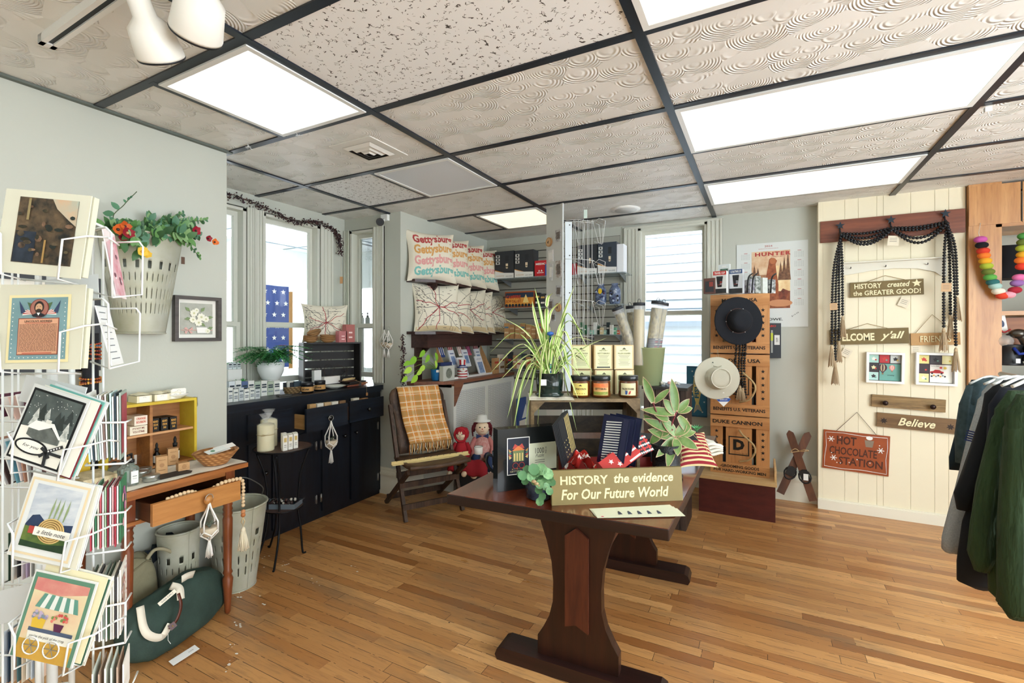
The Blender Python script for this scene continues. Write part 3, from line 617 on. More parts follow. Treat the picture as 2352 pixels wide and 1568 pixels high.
# ---- wooden post and built-in shelving at the right edge ----
MAP = wood('d5a066','b98049','Z',.55,.35,coat=.2,dark='a0683a');MAPX = wood('d5a066','b98049','X',.55,.35,coat=.2,dark='a0683a')
su = thing('built_in_shelving','tall varnished pine shelving frame filling the right edge of the back wall','shelving',(1.8,4.55,0))
q = MB();q.box(1.262,4.37,0,1.43,4.42,2.385);q.build('side_post',MAP,su)
q = MB();q.box(1.262,4.365,2.10,1.52,4.372,2.37);q.box(1.53,4.365,2.10,2.5,4.372,2.37);q.build('header_board',MAP,su)
for z in (2.08,1.485,1.02): q = MB();q.box(1.40,4.41 if z < 2 else 4.37,z,2.55,4.77,z+.028);q.build('shelf_board',MAPX,su)
q = MB();q.box(1.44,4.48,1.27,2.2,4.52,1.47);q.build('shelf_rail',wood('a8683a','8a5028','X',.6),su)
q = MB();q.box(1.255,4.42,0,1.262,4.78,2.386);q.box(1.255,4.4,0,1.41,4.78,.001);struct(q.build('trim_3',TRIM))
# ================= WIRE CARD RACK (left foreground) =================
WIRE = mat('dfe2df',.35);RK = Vector((-1.17,.46,0))
rk = thing('card_spinner_rack','tall white wire spinner rack of greeting cards in the left foreground','card rack',RK)
q = MB()
for px,d in ((88,.96),(165,.98)): p = PD(px,767,d);q.cyl((p.x,p.y,.05),(p.x,p.y,1.60),.0055,m=WIRE,n=8)
for px,d in ((6,.93),(28,1.02),(42,1.08),(214,.95),(237,.99)): p = PD(px,767,d);q.cyl((p.x,p.y,.05),(p.x,p.y,1.55),.0022,m=WIRE,n=6)
for z in (.08,.30,.55,1.58):
    ps = [PD(px,767,d) for px,d in ((6,.93),(88,.96),(214,.95),(237,.99),(165,1.1),(42,1.08))];q.tube([Vector((p.x,p.y,z)) for p in ps],.003,6,WIRE,closed=True)
q.build('rack_frame',None,rk)
q = MB();c = PD(120,767,1.0);q.cyl((c.x,c.y,.02),(c.x,c.y,1.6),.009,m=WIRE)
for k in range(4): a = k*PI/2+.3;q.tube([Vector((c.x,c.y,.05)),Vector((c.x+.12*math.cos(a),c.y+.12*math.sin(a),.03)),Vector((c.x+.2*math.cos(a),c.y+.2*math.sin(a),.008))],.008,6,WIRE)
q.build('rack_base',None,rk)
def camfr(px,py,d,yaw=0,tilt=0,roll=0):
    o = PD(px,py,d);r = Vector(_rt);r.rotate(Matrix.Rotation(yaw,3,'Z'));n = Vector((0,0,1)).cross(r)*-1
    n = r.cross(Vector((0,0,1)));u = Vector((0,0,1))*math.cos(tilt)-n*math.sin(tilt)
    f = Fr(o,r,u);return f.sub(0,0,0,roll)
def pocket(f,w,h,fl=.02):  # wire cradle around the bottom of a pocket; f origin = card centre bottom
    q = MB();r = .0018
    for s in (-1,1):
        q.tube([f.p(s*(w/2+.012),h*.55,-.03),f.p(s*(w/2+.006),h*.5,.004),f.p(s*(w/2-.022),h*.42,.018),f.p(s*(w/2-.026),-.004,.012),f.p(s*(w/2-.026),-.008,-.03)],r,6,WIRE)
        q.tube([f.p(s*(w/2+.012),h*.55,-.03),f.p(s*(w/2+.008),h*.5,-.06)],r,6,WIRE)
    q.tube([f.p(-w/2+.026,-.007,-.022),f.p(w/2-.026,-.007,-.022)],r,6,WIRE)
    q.build('card_pocket',None,rk)
def paint(h1,h2,sc=9,st=(1,1,1)): return mat(h1,.35,noise=h2,nscale=sc,stretch=st)
CG = 'loose square cards on the front of the wire rack'
CARDC = mat('d3d1bc',.6)
def bigcard(name,label,f,w,h,art,base=CARDC,extra=2,cat='greeting card'):
    t = thing(name,label,cat,f.p(0,0,0));q = MB();q.fbox(f,-w/2,0,w/2,h,-.002,0,base);o = q.build('card_stock',None,t)
    q = MB();art(q,f);q.build('printed_front',None,t)
    return t
def under(f,w,h,n,label,group,cols):  # envelopes/cards standing behind the front card
    for k in range(n):
        g = f.sub(.0012*(k+1),.001*(k+1)*(-1)**k,-.0024*(k+1),-.006*(k+1));q = MB();q.fbox(g,-w/2,0,w/2,h,-.0015,0,mat(cols[k % len(cols)],.5))
        tag(q.build('greeting_card'),label,'greeting card',group)
# row 1: painting print
f = camfr(84,632,.82,0,.06,-.09)
def art1(q,f):
    q.fq(f,-.048,.02,.056,.135,.0006,paint('1f2120','6e5a42',34));q.fq(f,-.046,.021,-.01,.075,.0012,paint('18202c','303a48',30));q.fpoly(f,[(.01,.135),(.056,.135),(.056,.09),(.042,.1),(.02,.118)],.0012,paint('a9b4a4','d2a47c',18))
    for k in range(26):
        x,y = R.uniform(-.044,.05),R.uniform(.03,.12);q.fdisc(f,x,y,R.uniform(.003,.009),R.uniform(.002,.006),.0015+k*.00002,paint(R.choice(['3a3526','5d523a','26302c','6b5a44','8a6a52']),'20221e',30),7)
    q.fbox(f,.006,.022,.009,.062,.002,.0024,mat('a3814a'));q.fbox(f,-.03,.095,-.026,.133,.002,.0024,mat('8f8058'))
bigcard('art_print','large white-bordered print of a dark woodland painting in the rack top row',f,.15,.147,art1,cat='art print')
q = MB();q.fbox(f,.058,.004,.0765,.146,-.014,-.004,mat('cfcdb6',.6));tag(q.build('art_print'),'thick stack of cream mounts behind the woodland print, top row of the wire rack','art print')
pocket(f,.15,.15)
# row 2: LINCOLN'S ADDRESS
f = camfr(84,848,.82,0,.08,.0)
def art2(q,f0):
    f = f0.sub(-.003,.018,.0006,-.055+.09);f = f0.sub(.002,.012,.0004,.02)
    q.fq(f,-.056,0,.052,.118,.0006,mat('e6d9a6'));q.fq(f,-.051,.005,.047,.113,.001,mat('7d9fa4',noise='6f9092'))
    for i in range(13):
        for (x,y) in ((-.047,.01+i*.0077),(.043,.01+i*.0077)): q.fdisc(f,x,y,.0009,d=.0014,m=PAPER,n=6)
    for i in range(11): q.fdisc(f,-.04+i*.0078,.0085,.0009,d=.0014,m=PAPER,n=6)
    q.fq(f,-.037,.013,.034,.077,.0014,mat('8c4a3c'));q.fq(f,-.0355,.0145,.0325,.0755,.0018,mat('d9a382'))
    q.text(f,"LINCOLN'S ADDRESS",-.0015,.0715,w=.048,h=.004,d=.0022,m=mat('3b2a22'),bold=.02)
    for i in range(22):
        y = .0655-i*.0022;x = -.034
        while x < .030: w = R.uniform(.002,.007);q.fq(f,x,y,min(x+w,.031),y+.0009,.0022,mat('6d4634'));x += w+.0009
    q.fq(f,-.027,.0155,.024,.0168,.0022,mat('b5483d'));q.fq(f,-.024,.068,.02,.0688,.0022,mat('b5483d'))
    for s in (-1,1):  # draped flags
        for i in range(7): a = .25+i*.18;q.fpoly(f,[(-.001+s*.006,.084),(-.001+s*(.030*math.cos(a*.55)),.079+.013*math.sin(a)),(-.001+s*(.030*math.cos(a*.55+.1)),.079+.013*math.sin(a+.18))],.0016,mat('a8332f' if i % 2 else 'efe9dc'))
        q.fpoly(f,[(-.001+s*.024,.088),(-.001+s*.036,.108),(-.001+s*.032,.085)],.0018,mat('33405e'));q.fpoly(f,[(-.001+s*.006,.1),(-.001+s*.022,.105),(-.001+s*.016,.09)],.0015,mat('4f6a48'))
    q.fdisc(f,-.001,.094,.0165,.0165,.0022,mat('7a2f2c'),24);q.fdisc(f,-.001,.094,.015,.0155,.0024,mat('a06a5c'),24)
    q.fdisc(f,-.001,.096,.0085,.0105,.0027,mat('2a2220'),18);q.fdisc(f,-.001,.0945,.0062,.0078,.003,mat('c99f7c'),16);q.fdisc(f,-.001,.0885,.0055,.0045,.0032,mat('33261f'),14)
    q.fpoly(f,[(-.013,.082),(-.004,.086),(.002,.086),(.011,.082),(.008,.079),(-.01,.079)],.0032,mat('20222a'));q.fpoly(f,[(-.004,.086),(-.001,.081),(.002,.086)],.0035,WHITE)
    for x in (-.0035,.0015): q.fq(f,x-.001,.0965,x+.001,.0972,.0033,mat('2a201c'))
bigcard('art_print',"cream print headed Lincoln's Address with an oval portrait in the rack second row",f,.15,.148,art2,cat='art print')
q = MB();q.fbox(f,.045,.002,.0775,.142,-.012,-.004,mat('cfcdb6',.6));tag(q.build('art_print'),"cream mounts standing behind the print headed Lincoln's Address",'art print')
pocket(f,.15,.15)
# row 3: winter barn
def card3(q,f):
    q.fq(f,-.05,.004,.05,.13,.0006,BLACK);q.fq(f,-.046,.008,.046,.126,.001,mat('5b6562',noise='434c4b',nscale=30));q.fpoly(f,[(-.046,.008),(.046,.008),(.046,.062),(.02,.058),(-.01,.066),(-.046,.062)],.0014,mat('eceade'))
    for i in range(34): q.fdisc(f,R.uniform(-.044,.044),R.uniform(.085,.124),.0007,d=.0016,m=WHITE,n=6)
    for (x,y,h,m) in ((-.026,.066,.034,'d9dcd4'),(-.006,.07,.034,'d9dcd4'),(.036,.056,.034,'e4e6de'),(-.017,.08,.03,'2d3533'),(.014,.075,.028,'333b3a'),(.022,.072,.028,'2d3533'),(.034,.085,.026,'333b3a')):
        q.fpoly(f,[(x-.009,y),(x+.009,y),(x+.004,y+h*.45),(x+.006,y+h*.45),(x,y+h),(x-.006,y+h*.45),(x-.004,y+h*.45)],.0018+abs(x)*.002,mat(m,noise='8d948e' if m > 'c' else m,nscale=90))
    q.fpoly(f,[(-.030,.062),(-.030,.05),(-.012,.044),(.032,.046),(.032,.058),(.006,.072)],.0024,mat('6b716c',noise='4d524e',nscale=60));q.fpoly(f,[(-.034,.062),(-.022,.077),(.012,.08),(.034,.057),(.03,.056),(.01,.073),(-.01,.062)],.0027,mat('f1f0e8'));q.fbox(f,-.004,.078,.006,.084,.0027,.0032,mat('dcdcd2'))
    q.fdisc(f,-.012,.032,.031,.0135,.003,BLACK,28);q.fdisc(f,-.012,.032,.027,.0105,.0033,mat('f0eee2'),28);q.text(f,'for you',-.012,.032,w=.03,h=.007,d=.0036,m=BLACK,shear=.3)
    rb_ = mat('26282a');q.fbox(f,.018,.028,.046,.033,.003,.0036,rb_)
    for a,L in ((.6,.03),(-1.4,.026),(2.7,.012),(-2.3,.014),(-.9,.012)): g = f.sub(.018,.031,.003,a);q.fbox(g,0,-.0026,L,.0026,0,.0012,rb_)
    for i in range(5): g = f.sub(.018,.031,.003,.6);q.fq(g,.004+i*.005,-.0012,.0065+i*.005,.0012,.0016,WHITE)
f = camfr(72,1070,.84,0,.12,-.3);f = f.sub(0,.0,0,0)
bigcard('greeting_card','black and white snowy barn card with checked ribbon, rack third row',f,.108,.136,card3,mat('d9dbd8'))
under(f.sub(.012,-.002,-.003,0),.108,.138,5,'greeting card edge fanned out behind the snowy barn card','cards fanned behind the snowy barn card',['ece9dc','7a2730','6fb1a6','e8e6da','dfe3e2']);pocket(camfr(95,1086,.84,0,.1,-.15),.135,.12)
def card4(q,f):
    q.fq(f,-.053,.006,.053,.134,.0006,mat('e5d2ab'));q.fq(f,-.049,.01,.049,.130,.001,mat('dfe2e0'));q.fq(f,-.04,.02,.043,.125,.0014,paint('d4d9dc','a9b4c2',14,(1,1,4)))
    q.fpoly(f,[(-.04,.056),(-.032,.072),(-.02,.075),(-.008,.066),(.02,.064),(.043,.068),(.043,.05),(-.04,.05)],.0018,paint('2b3d5c','22304a',20));q.fpoly(f,[(-.04,.02),(.043,.02),(.043,.052),(.01,.05),(-.04,.054)],.002,paint('3d5a2c','6d7f3c',30));q.fpoly(f,[(-.04,.02),(.043,.02),(.043,.034),(0,.028),(-.04,.03)],.0022,paint('1e3322','2b4a2c',30))
    for x in (-.002,.006,.014,.024): q.fpoly(f,[(x-.001,.07),(x+.001,.07),(x+.004,.09),(x+.003,.108),(x,.09)],.0024,mat('8d9f72'))
    q.fdisc(f,.008,.052,.024,.021,.0026,mat('d8b979'),28)
    for r_ in (.021,.017,.013,.009): q.tube([f.p(.008+r_*math.cos(a*.3),.052+r_*.87*math.sin(a*.3),.003) for a in range(21)],.0006,4,mat('7c5c2c'))
    q.fbox(f,-.03,.043,-.018,.055,.0028,.0036,mat('b5443a'));q.fbox(f,-.02,.042,.044,.056,.0032,.0042,mat('eceade'));q.text(f,'a little note',.012,.049,w=.05,h=.007,d=.0045,m=BLACK,shear=.35)
f = camfr(86,1288,.82,0,.14,-.2)
bigcard('greeting_card','watercolour landscape card reading a little note, fourth row of the wire rack',f,.112,.14,card4,mat('e2e3de'))
under(f.sub(.008,-.006,-.003,.05),.112,.14,3,'pale card edge behind the card reading a little note','cards behind the card reading a little note',['ddd9c6','e6e6df','d5d8d6']);pocket(camfr(100,1296,.82,0,.1,-.12),.135,.12)
def card5(q,f):
    q.fq(f,-.053,.0,.053,.135,.0006,mat('5e8a72'));q.fq(f,-.047,.0,.047,.128,.001,paint('e3d9ae','e0b394',12));q.fq(f,-.047,.0,.047,.03,.0013,paint('c89a3e','d9b254',20));q.fpoly(f,[(-.047,.128),(.047,.128),(.047,.115),(0,.105),(-.047,.108)],.0013,paint('cf7f78','e3b79c',12))
    for i in range(9): x = -.036+i*.0085;q.fpoly(f,[(x,.082),(x+.0085,.082),(-.026+(i+1)*.0066,.105),(-.026+i*.0066,.105)],.0018,mat('5f9484' if i % 2 == 0 else 'dfe3dc'))
    q.fq(f,-.036,.044,.042,.05,.0018,mat('4c5a72'));q.fpoly(f,[(-.036,.044),(-.034,.03),(.036,.03),(.044,.046)],.0016,mat('e6e4d8'));q.text(f,"you're the pick of the crop",.0,.037,w=.062,h=.006,d=.0022,m=mat('3f3f42'),shear=.3)
    q.fpoly(f,[(-.032,.05),(-.012,.05),(-.010,.066),(-.034,.066)],.0022,mat('d9b53c'));q.fpoly(f,[(.008,.05),(.02,.05),(.023,.062),(.005,.062)],.0022,mat('5a2747'))
    for i in range(16): q.fdisc(f,-.022+R.uniform(-.013,.013),.07+R.uniform(-.004,.006),.0028,d=.0025+i*1e-5,m=mat(R.choice(['9a8fa6','b9a9c2','7d8c9c'])),n=7);q.fdisc(f,.014+R.uniform(-.014,.014),.069+R.uniform(-.004,.008),.0026,d=.0025+i*1e-5,m=mat(R.choice(['c8524c','d97a6c','6f8f4a'])),n=7)
    for x in (-.022,.014):
        q.tube([f.p(x+.0135*math.cos(a*.349),.022+.0135*math.sin(a*.349),.0028) for a in range(18)],.0012,4,mat('e9e7dd'),closed=True)
        for a in range(6): q.tube([f.p(x,.022,.0028),f.p(x+.013*math.cos(a*1.047),.022+.013*math.sin(a*1.047),.0028)],.0006,4,mat('8d8a80'))
f = camfr(92,1518,.80,0,.14,-.2)
bigcard('greeting_card','card painted with a flower cart under a striped green awning, rack fifth row',f,.112,.138,card5,mat('e2e3de'))
under(f.sub(.006,.006,-.003,-.02),.112,.14,4,'card edge behind the flower cart card','cards behind the flower cart card',['e9dfb8','2f5a48','efece0','d9d6c8']);pocket(camfr(105,1528,.80,0,.1,-.12),.135,.12)
# grey envelope backs between the rows
for (px,py,w,h,ro,lab) in ((112,905,.12,.05,-.2,'above the snowy barn card'),(165,665,.1,.05,.12,'below the woodland print'),(70,1385,.12,.06,.25,'above the flower cart card')):
    f = camfr(px,py+30,.90,0,.1,ro);q = MB();q.fbox(f,-w/2,0,w/2,h,-.002,0,mat('d3d7d6',.5));tag(q.build('envelope'),'pale grey envelope back showing '+lab+' on the wire rack','envelope')
# side decks of upright cards
def deck(name_,px,py0,py1,d,n,yaw,w,cols,label,group,front=None,lean=0,step=.0044,flab=None):
    H = (py1-py0)*d/F
    for k in range(n):
        o = PD(px,py1,d);r = Vector(_fw);r.rotate(Matrix.Rotation(yaw,3,'Z'));out = Vector((0,0,1)).cross(r)*-1
        o = o + out*(step*k);u = Vector((0,0,1)) + r*R.uniform(-.02,.02)+out*(lean*(n-k)/n*-.5)
        f = Fr(o+Vector((0,0,R.uniform(-.004,.004))),r,u);q = MB();hh = H*R.uniform(.93,1.0) if k < n-1 or not front else H*1.02
        q.fbox(f,0,0,w,hh,-.001,.0012,mat(cols[k % len(cols)],.5))
        if front and k == n-1: front(q,f,w,hh)
        tag(q.build('greeting_card'),flab if (flab and k == n-1) else label,'greeting card',None if (flab and k == n-1) else group)
    f = Fr(PD(px,py1,d)+Vector((0,0,-.004)),out,(0,0,1));q = MB();L = step*n+.006
    for z in (H*.62,.0):
        q.tube([f.p(-.004,z,.01),f.p(-.004,z,-.002),f.p(-.004,z,.012),f.p(L,z-.004,.012),f.p(L+.004,z-.006,-.03)],.002,6,WIRE)
    q.tube([f.p(L,H*.62-.004,.012),f.p(L,-.004,.012)],.002,6,WIRE)
    q.build('card_pocket',None,rk)
C3 = ['c5e3e2','f4f3ea','2f3f4a','eceadf','9fb0a4','cfd6d6','f2efe2','8a6f66','e9e7dd','4f5a44']
def fr_red(q,f,w,h): q.fq(f,.004,.01,w-.004,h-.006,.002,paint('8f2334','b85560',30))
deck('a',206,905,1060,.90,15,.56,.075,C3,'upright card in the tight deck of the third row side pocket, wire rack','cards in the third row side pocket',fr_red,.12,.0032,'dark red card at the outer end of the third row side pocket')
def fr_pink(q,f,w,h):
    for i in range(12): q.fdisc(f,R.uniform(.02,w-.02),R.uniform(.02,h-.02),.009,d=.002+i*1e-5,m=mat(R.choice(['e4a7ae','c65a6c','f3e0dc','9b5f86'])),n=8)
deck('b',208,1120,1262,.90,13,.56,.075,['b33b4a','efe9df','3d7a56','e6e0cf','c05a62','f4f2ea','a9c2a0','8a2a3c','e2e6e6','dca7a7'],'upright card in the deck of the fourth row side pocket, wire rack','cards in the fourth row side pocket',fr_pink,0,.0036,'pale card with painted pots at the outer end of the fourth row side pocket')
def fr_fl(q,f,w,h):
    q.fq(f,.01,.03,w*.6,h-.02,.002,mat('b39483'))
    for i in range(40): q.fdisc(f,R.uniform(.004,w-.004),R.uniform(.006,h-.006),.003,d=.0024+i*1e-5,m=mat(R.choice(['8a4a48','efeaf0','5d6480','c98a84'])),n=6)
deck('c',206,1330,1480,.89,14,.56,.075,['2f4a34','f2f0e4','e9e6d8','3c3c40','f4f1e8','ece9de','7d8c80','f3f1e6'],'upright cream card in the deck of the fifth row side pocket, wire rack','cards in the fifth row side pocket',fr_fl,0,.0034,'floral card at the outer end of the fifth row side pocket')
deck('d',212,1545,1640,.89,6,.56,.075,['d9e6dc','b9a08c','f3f0e6'],'upright card in the bottom row side pocket, wire rack','cards in the bottom row side pocket',None,0,.009)
deck('e',4,1005,1110,1.02,9,.1,.1,['b98a72','f2f2ee','4a3a38','eceff0','6fa7b8','f0e6e4'],'upright card in the far left pocket behind the snowy barn card','cards in the far left pocket below the barn card',None,.9,.0075)
deck('f',20,1215,1330,1.02,8,.1,.1,['2d4a3c','f4f4f0','3a3a40','e7e0e8','b9a8c8','f0f2f2'],'upright card in the far left pocket below the little note card','cards in the far left pocket below the little note card',None,0,.0085)
deck('g',10,905,960,1.02,6,.1,.09,['5a2a3c','f4f1ea','e9c9bc','f6f6f2'],'upright card in the far left pocket above the snowy barn card','cards in the far left pocket above the barn card',None,.9,.011)
deck('h',8,1445,1568,1.02,9,.1,.1,['c9d2da','2f4358','e6c7ae','4d6f74','e3d2b8','f0efe8'],'upright card in the lowest far left pocket of the wire rack','cards in the lowest far left pocket',None,0,.009)
# lone slanted cards in the two upper side pockets
for (px0,py0,px1,py1,col,lab,st) in ((222,515,282,680,'f3e6e6','slanting pink and white card in the top side pocket of the wire rack',1),(208,705,275,840,'f2f4f2','slanting white handwritten card in the second side pocket of the wire rack',0)):
    A = PD(px0,py0,.86);Bp = PD(px1-18,py1,.90);u = (A-Bp);r = Vector(_fw);r.rotate(Matrix.Rotation(.5,3,'Z'));f = Fr(Bp,r,u);q = MB();H = u.length
    q.fbox(f,0,0,.09,H,-.001,.001,mat(col,.5));
    if st:
        q.fpoly(f,[(.004,.004),(.086,.004),(.086,H-.004),(.004,H-.03)],.0016,paint('d77a8c','f0d9dc',25))
        for k in range(8): q.fdisc(f,.02+R.random()*.05,.02+R.random()*(H-.04),.009,.005,.0018+k*1e-5,mat(R.choice(['b53a58','f6eeee','7c4a58'])),7)
    else:
        for k in range(9): q.fq(f,.008,.012+k*.013,.07+R.uniform(-.02,.01),.0135+k*.013,.0016,mat('5a6468'))
    tag(q.build('greeting_card'),lab,'greeting card')
    g = Fr(Bp+Vector((0,0,-.004)),_rt,(0,0,1));q = MB()
    q.tube([g.p(-.045,.13,0),g.p(.0,.13,.02),g.p(.01,.12,.02),g.p(.012,0,.02),g.p(-.04,.012,0)],.002,6,WIRE);q.tube([g.p(-.045,.115,-.05),g.p(.015,.115,-.04),g.p(.022,.105,-.04),g.p(.02,.01,-.04),g.p(.012,0,.02)],.0018,6,WIRE);q.build('card_pocket',None,rk)
# ================= LEFT WALL =================
LX = -2.67
ZINC = mat('bfc1b4',.5,.15,noise='a9a88c',nscale=5,key='zinc');HOLE = mat('17181a',.8)
# olive buckets: pierced shell built as a grid with the holes left open
def bucket(t,base,r0,r1,H,half=False,flat=None,a0=0,a1=2*PI,name='bucket_body',mats=None,bands=None):
    q = MB();NU,NV = (140,40);
    def pt(u,v): a = a0+(a1-a0)*u;r = r0+(r1-r0)*v;return Vector(base)+Vector((r*math.cos(a),r*math.sin(a),H*v))
    vs = [[q.V(pt(i/NU,j/NV)) for i in range(NU+1)] for j in range(NV+1)]
    for j in range(NV):
        for i in range(NU):
            v = (j+.5)/NV;hole = False
            for (lo,hi) in ((.20,.30),(.36,.46),(.52,.61)):
                if lo <= v <= hi and i % 7 == 3: hole = True
            if .66 < v < .73 and i % 14 in (4,5,6,7): hole = True
            if hole: continue
            q.face([vs[j][i],vs[j][i+1],vs[j+1][i+1],vs[j+1][i]],ZINC,True)
    q.tube([pt(i/40,1) for i in range(41)],.006,6,ZINC);q.tube([pt(i/40,0) for i in range(41)],.004,6,ZINC)
    q.face([q.V(pt(i/24,.01)) for i in range(24)],ZINC)
    o = q.build(name,None,t);md = o.modifiers.new('s','SOLIDIFY');md.thickness = .003;md.offset = -1;return o
GRN = [mat(c,.5) for c in ('3f6a3a','2f5430','5d8a4c','7da06a','4d7a5c')]
wb = PX(345,765,LX+.1);zb = wb.z;H = PX(345,540,LX+.1).z-zb
t = thing('hanging_bucket','pale galvanised olive bucket with slots hung on the left wall, filled with artificial flowers','wall planter',(LX+.005,wb.y,zb))
bucket(t,(LX+.008,wb.y,zb),.10,.17,H,a0=-PI/2,a1=PI/2)
q = MB();q.tube([Vector((LX+.02,wb.y,zb+H)),Vector((LX+.012,wb.y,zb+H+.06)),Vector((LX+.03,wb.y+.03,zb+H+.065))],.004,6,mat('6a6d6c',.4,.8));q.build('handle',None,t)
q = MB();p = PX(420,590,LX+.13);q.fbox(Fr(p,(0,1,0),(0,0,1)),-.008,-.035,.008,.0,0,.002,mat('5a4030'));q.build('hang_tag',None,t)
# artificial spray
fs = thing('artificial_flowers','artificial greenery spray with red, orange and yellow flowers in the wall bucket','artificial flowers',(LX+.1,wb.y,zb+H-.05))
q = MB();rr = random.Random(3);c0 = Vector((LX+.08,wb.y,zb+H-.02))
stems = []
def stem(q,a,b,c,rad=.0022,m=None): pts = catmull([a,b,c],7);q.tube(pts,rad,5,m or mat('4f5a34'));return pts
def sprig(q,px,py,x,n=8,size=.03,kind=0,lift=.08):
    e = PX(px,py,x);b = c0 + Vector((rr.uniform(-.02,.04),(e.y-c0.y)*.15,0));mid = (b+e)/2+Vector((0,0,lift));pts = catmull([b,mid,e],8)
    q.tube(pts,.0016,5,mat('4a5632'))
    for i,p in enumerate(pts[3:]):
        d = (pts[min(i+4,len(pts)-1)]-pts[i+2]).normalized()
        for s in (-1,1):
            if kind == 0: q.leaf(p,d*.5+Vector((rr.uniform(-.3,.6),0,0))+Vector((rr.uniform(-.5,.5),rr.uniform(-.6,.6),s*.8)),(1,0,.2),size*rr.uniform(.7,1.2),size*.3,GRN[rr.randrange(5)],.2)
            else:
                for w in range(3): q.leaf(p+d*w*.006,d*.6+Vector((rr.uniform(-.3,.3),rr.uniform(-.3,.3),s*.9)),(1,0,0),size*.5,size*.05,GRN[3+rr.randrange(2)],.1,2)
    return e
for (px,py,x,sz,kd,lf) in ((262,525,LX+.15,.045,0,.02),(285,555,LX+.2,.05,0,.03),(318,575,LX+.22,.05,0,.04),(350,520,LX+.12,.05,1,.03),(385,500,LX+.1,.045,1,.03),(400,515,LX+.16,.05,0,.03),(430,505,LX+.1,.045,1,.03),(440,525,LX+.14,.05,0,.03),(452,540,LX+.16,.04,0,.04),(458,590,LX+.14,.022,0,.08),(300,520,LX+.16,.04,0,.02),(330,530,LX+.2,.05,1,.02),(375,535,LX+.18,.05,0,.02),(415,535,LX+.2,.05,0,.02),(345,505,LX+.08,.045,0,.02),(240,520,LX+.14,.04,0,.03),(420,490,LX+.08,.02,0,.02),(472,505,LX+.1,.022,0,.03),(360,545,LX+.2,.05,0,.01),(310,545,LX+.22,.05,0,.01),(430,545,LX+.2,.05,0,.02)): sprig(q,px,py,x,size=sz,kind=kd,lift=lf)
pts = catmull([c0,PX(262,505,LX+.12),PX(285,470,LX+.1),PX(314,440,LX+.08)],6);q.tube(pts,.0018,5,mat('4a5a38'))
for (px,py,L) in ((252,460,.04),(268,510,.04),(248,490,.045),(295,455,.018),(302,450,.016),(312,442,.014),(285,460,.018)):
    e = PX(px,py,LX+.1);n = min(pts,key=lambda v: (v-e).length);q.leaf(n,e-n+Vector((.001,0,0)),(1,0,0),L,L*.32,mat('4f7f5e'),.05)
q.build('greenery',None,fs)
def flower(px,py,x,col,r=.022,cen='3a2a20',n=5):
    c = PX(px,py,x);q = MB();
    for k in range(n):
        a = 2*PI*k/n+rr.random();d = Vector((.35,math.cos(a),math.sin(a)));q.leaf(c,d,(1,0,0),r,r*.5,mat(col,.5,noise=col,nscale=10),-.25,3)
    q.ball(c+Vector((.004,0,0)),r*.22,mat(cen),8,5);q.build('flower',None,fs)
for a in ((270,527,LX+.2,'d96a2a',.03),(286,520,LX+.2,'c85a22',.028),(292,535,LX+.22,'8f1c2c',.03,'c9a06a'),(325,578,LX+.26,'e9c54a',.028,'b98a2a'),(336,584,LX+.26,'e3b93a',.022,'b98a2a'),(449,530,LX+.18,'9c1830',.027),(478,548,LX+.18,'8f1c2c',.02),(492,556,LX+.18,'e0722c',.022),(280,545,LX+.2,'7c1a28',.022)): flower(*a)
# framed paper flowers
A,B = PX(402,684,LX+.03),PX(510,780,LX+.03)
cy,cz = (PX(402,732,LX+.03).y+PX(509,732,LX+.03).y)/2,PX(456,732,LX+.03).z;w = PX(509,732,LX+.03).y-PX(402,732,LX+.03).y;h = .237
f = Fr((LX+.001,cy,cz),(0,1,0),(0,0,1));FRM = wood('5a5451','443f3d','Y',1.5,.5)
t = thing('picture_frame','grey wood shadow box frame with cut paper white flowers on the left wall','picture frame',(LX+.01,cy,cz-h/2))
q = MB();e = .018
for b in ((-w/2,-h/2,w/2,-h/2+e),(-w/2,h/2-e,w/2,h/2),(-w/2,-h/2+e,-w/2+e,h/2-e),(w/2-e,-h/2+e,w/2,h/2-e)): q.fbox(f,*b,0,.03,FRM)
q.build('frame',None,t)
q = MB();q.fbox(f,-w/2+e,-h/2+e,w/2-e,h/2-e,0,.004,mat('eceae0'));q.fbox(f,-w/2+e+.018,-h/2+e+.018,w/2-e-.018,h/2-e-.018,.004,.006,mat('b9bbb0',noise='a8aa9e'));q.build('mat_board',None,t)
q = MB()
for (x,y,s) in ((-.02,.03,1),(.02,.01,1.1),(.045,.0,.9),(-.025,-.005,.9),(.005,-.02,1),(.055,-.065,.7),(-.005,.045,.7)):
    for k in range(8): g = f.sub(x*w/.25,y*h/.24,.012,k*.785+x*30);q.fpoly(g,[(0,0),(.012*s,-.009*s),(.021*s,0),(.012*s,.009*s)],.001*k*.3,mat('efeedc'))
    q.fdisc(f,x*w/.25,y*h/.24,.005*s,d=.016,m=mat('c9cc9a'))
for (x,y,a) in ((-.05,.05,2.4),(-.05,.0,3.3),(.03,.05,.9),(.07,.01,.1),(.03,-.03,-.6),(.07,-.05,.4)): g = f.sub(x*w/.25,y*h/.24,.009,a);q.fpoly(g,[(-.016,0),(0,-.009),(.018,0),(0,.009)],.001,mat('7d9364'))
q.build('paper_flowers',None,t)
q = MB();q.fpoly(f,[(-.0,-.075),(.045,-.075),(.05,-.045),(-.005,-.045)],.012,mat('f4f3ee'));q.fq(f,-.08,-.062,.08,-.058,.01,mat('c9a598'))
for a in (.5,2.6,-.7,-2.4): g = f.sub(-.045,-.06,.014,a);q.fpoly(g,[(0,0),(.02,-.008),(.024,.006)],0.001,mat('d8a8a0'))
q.build('ribbon',None,t)
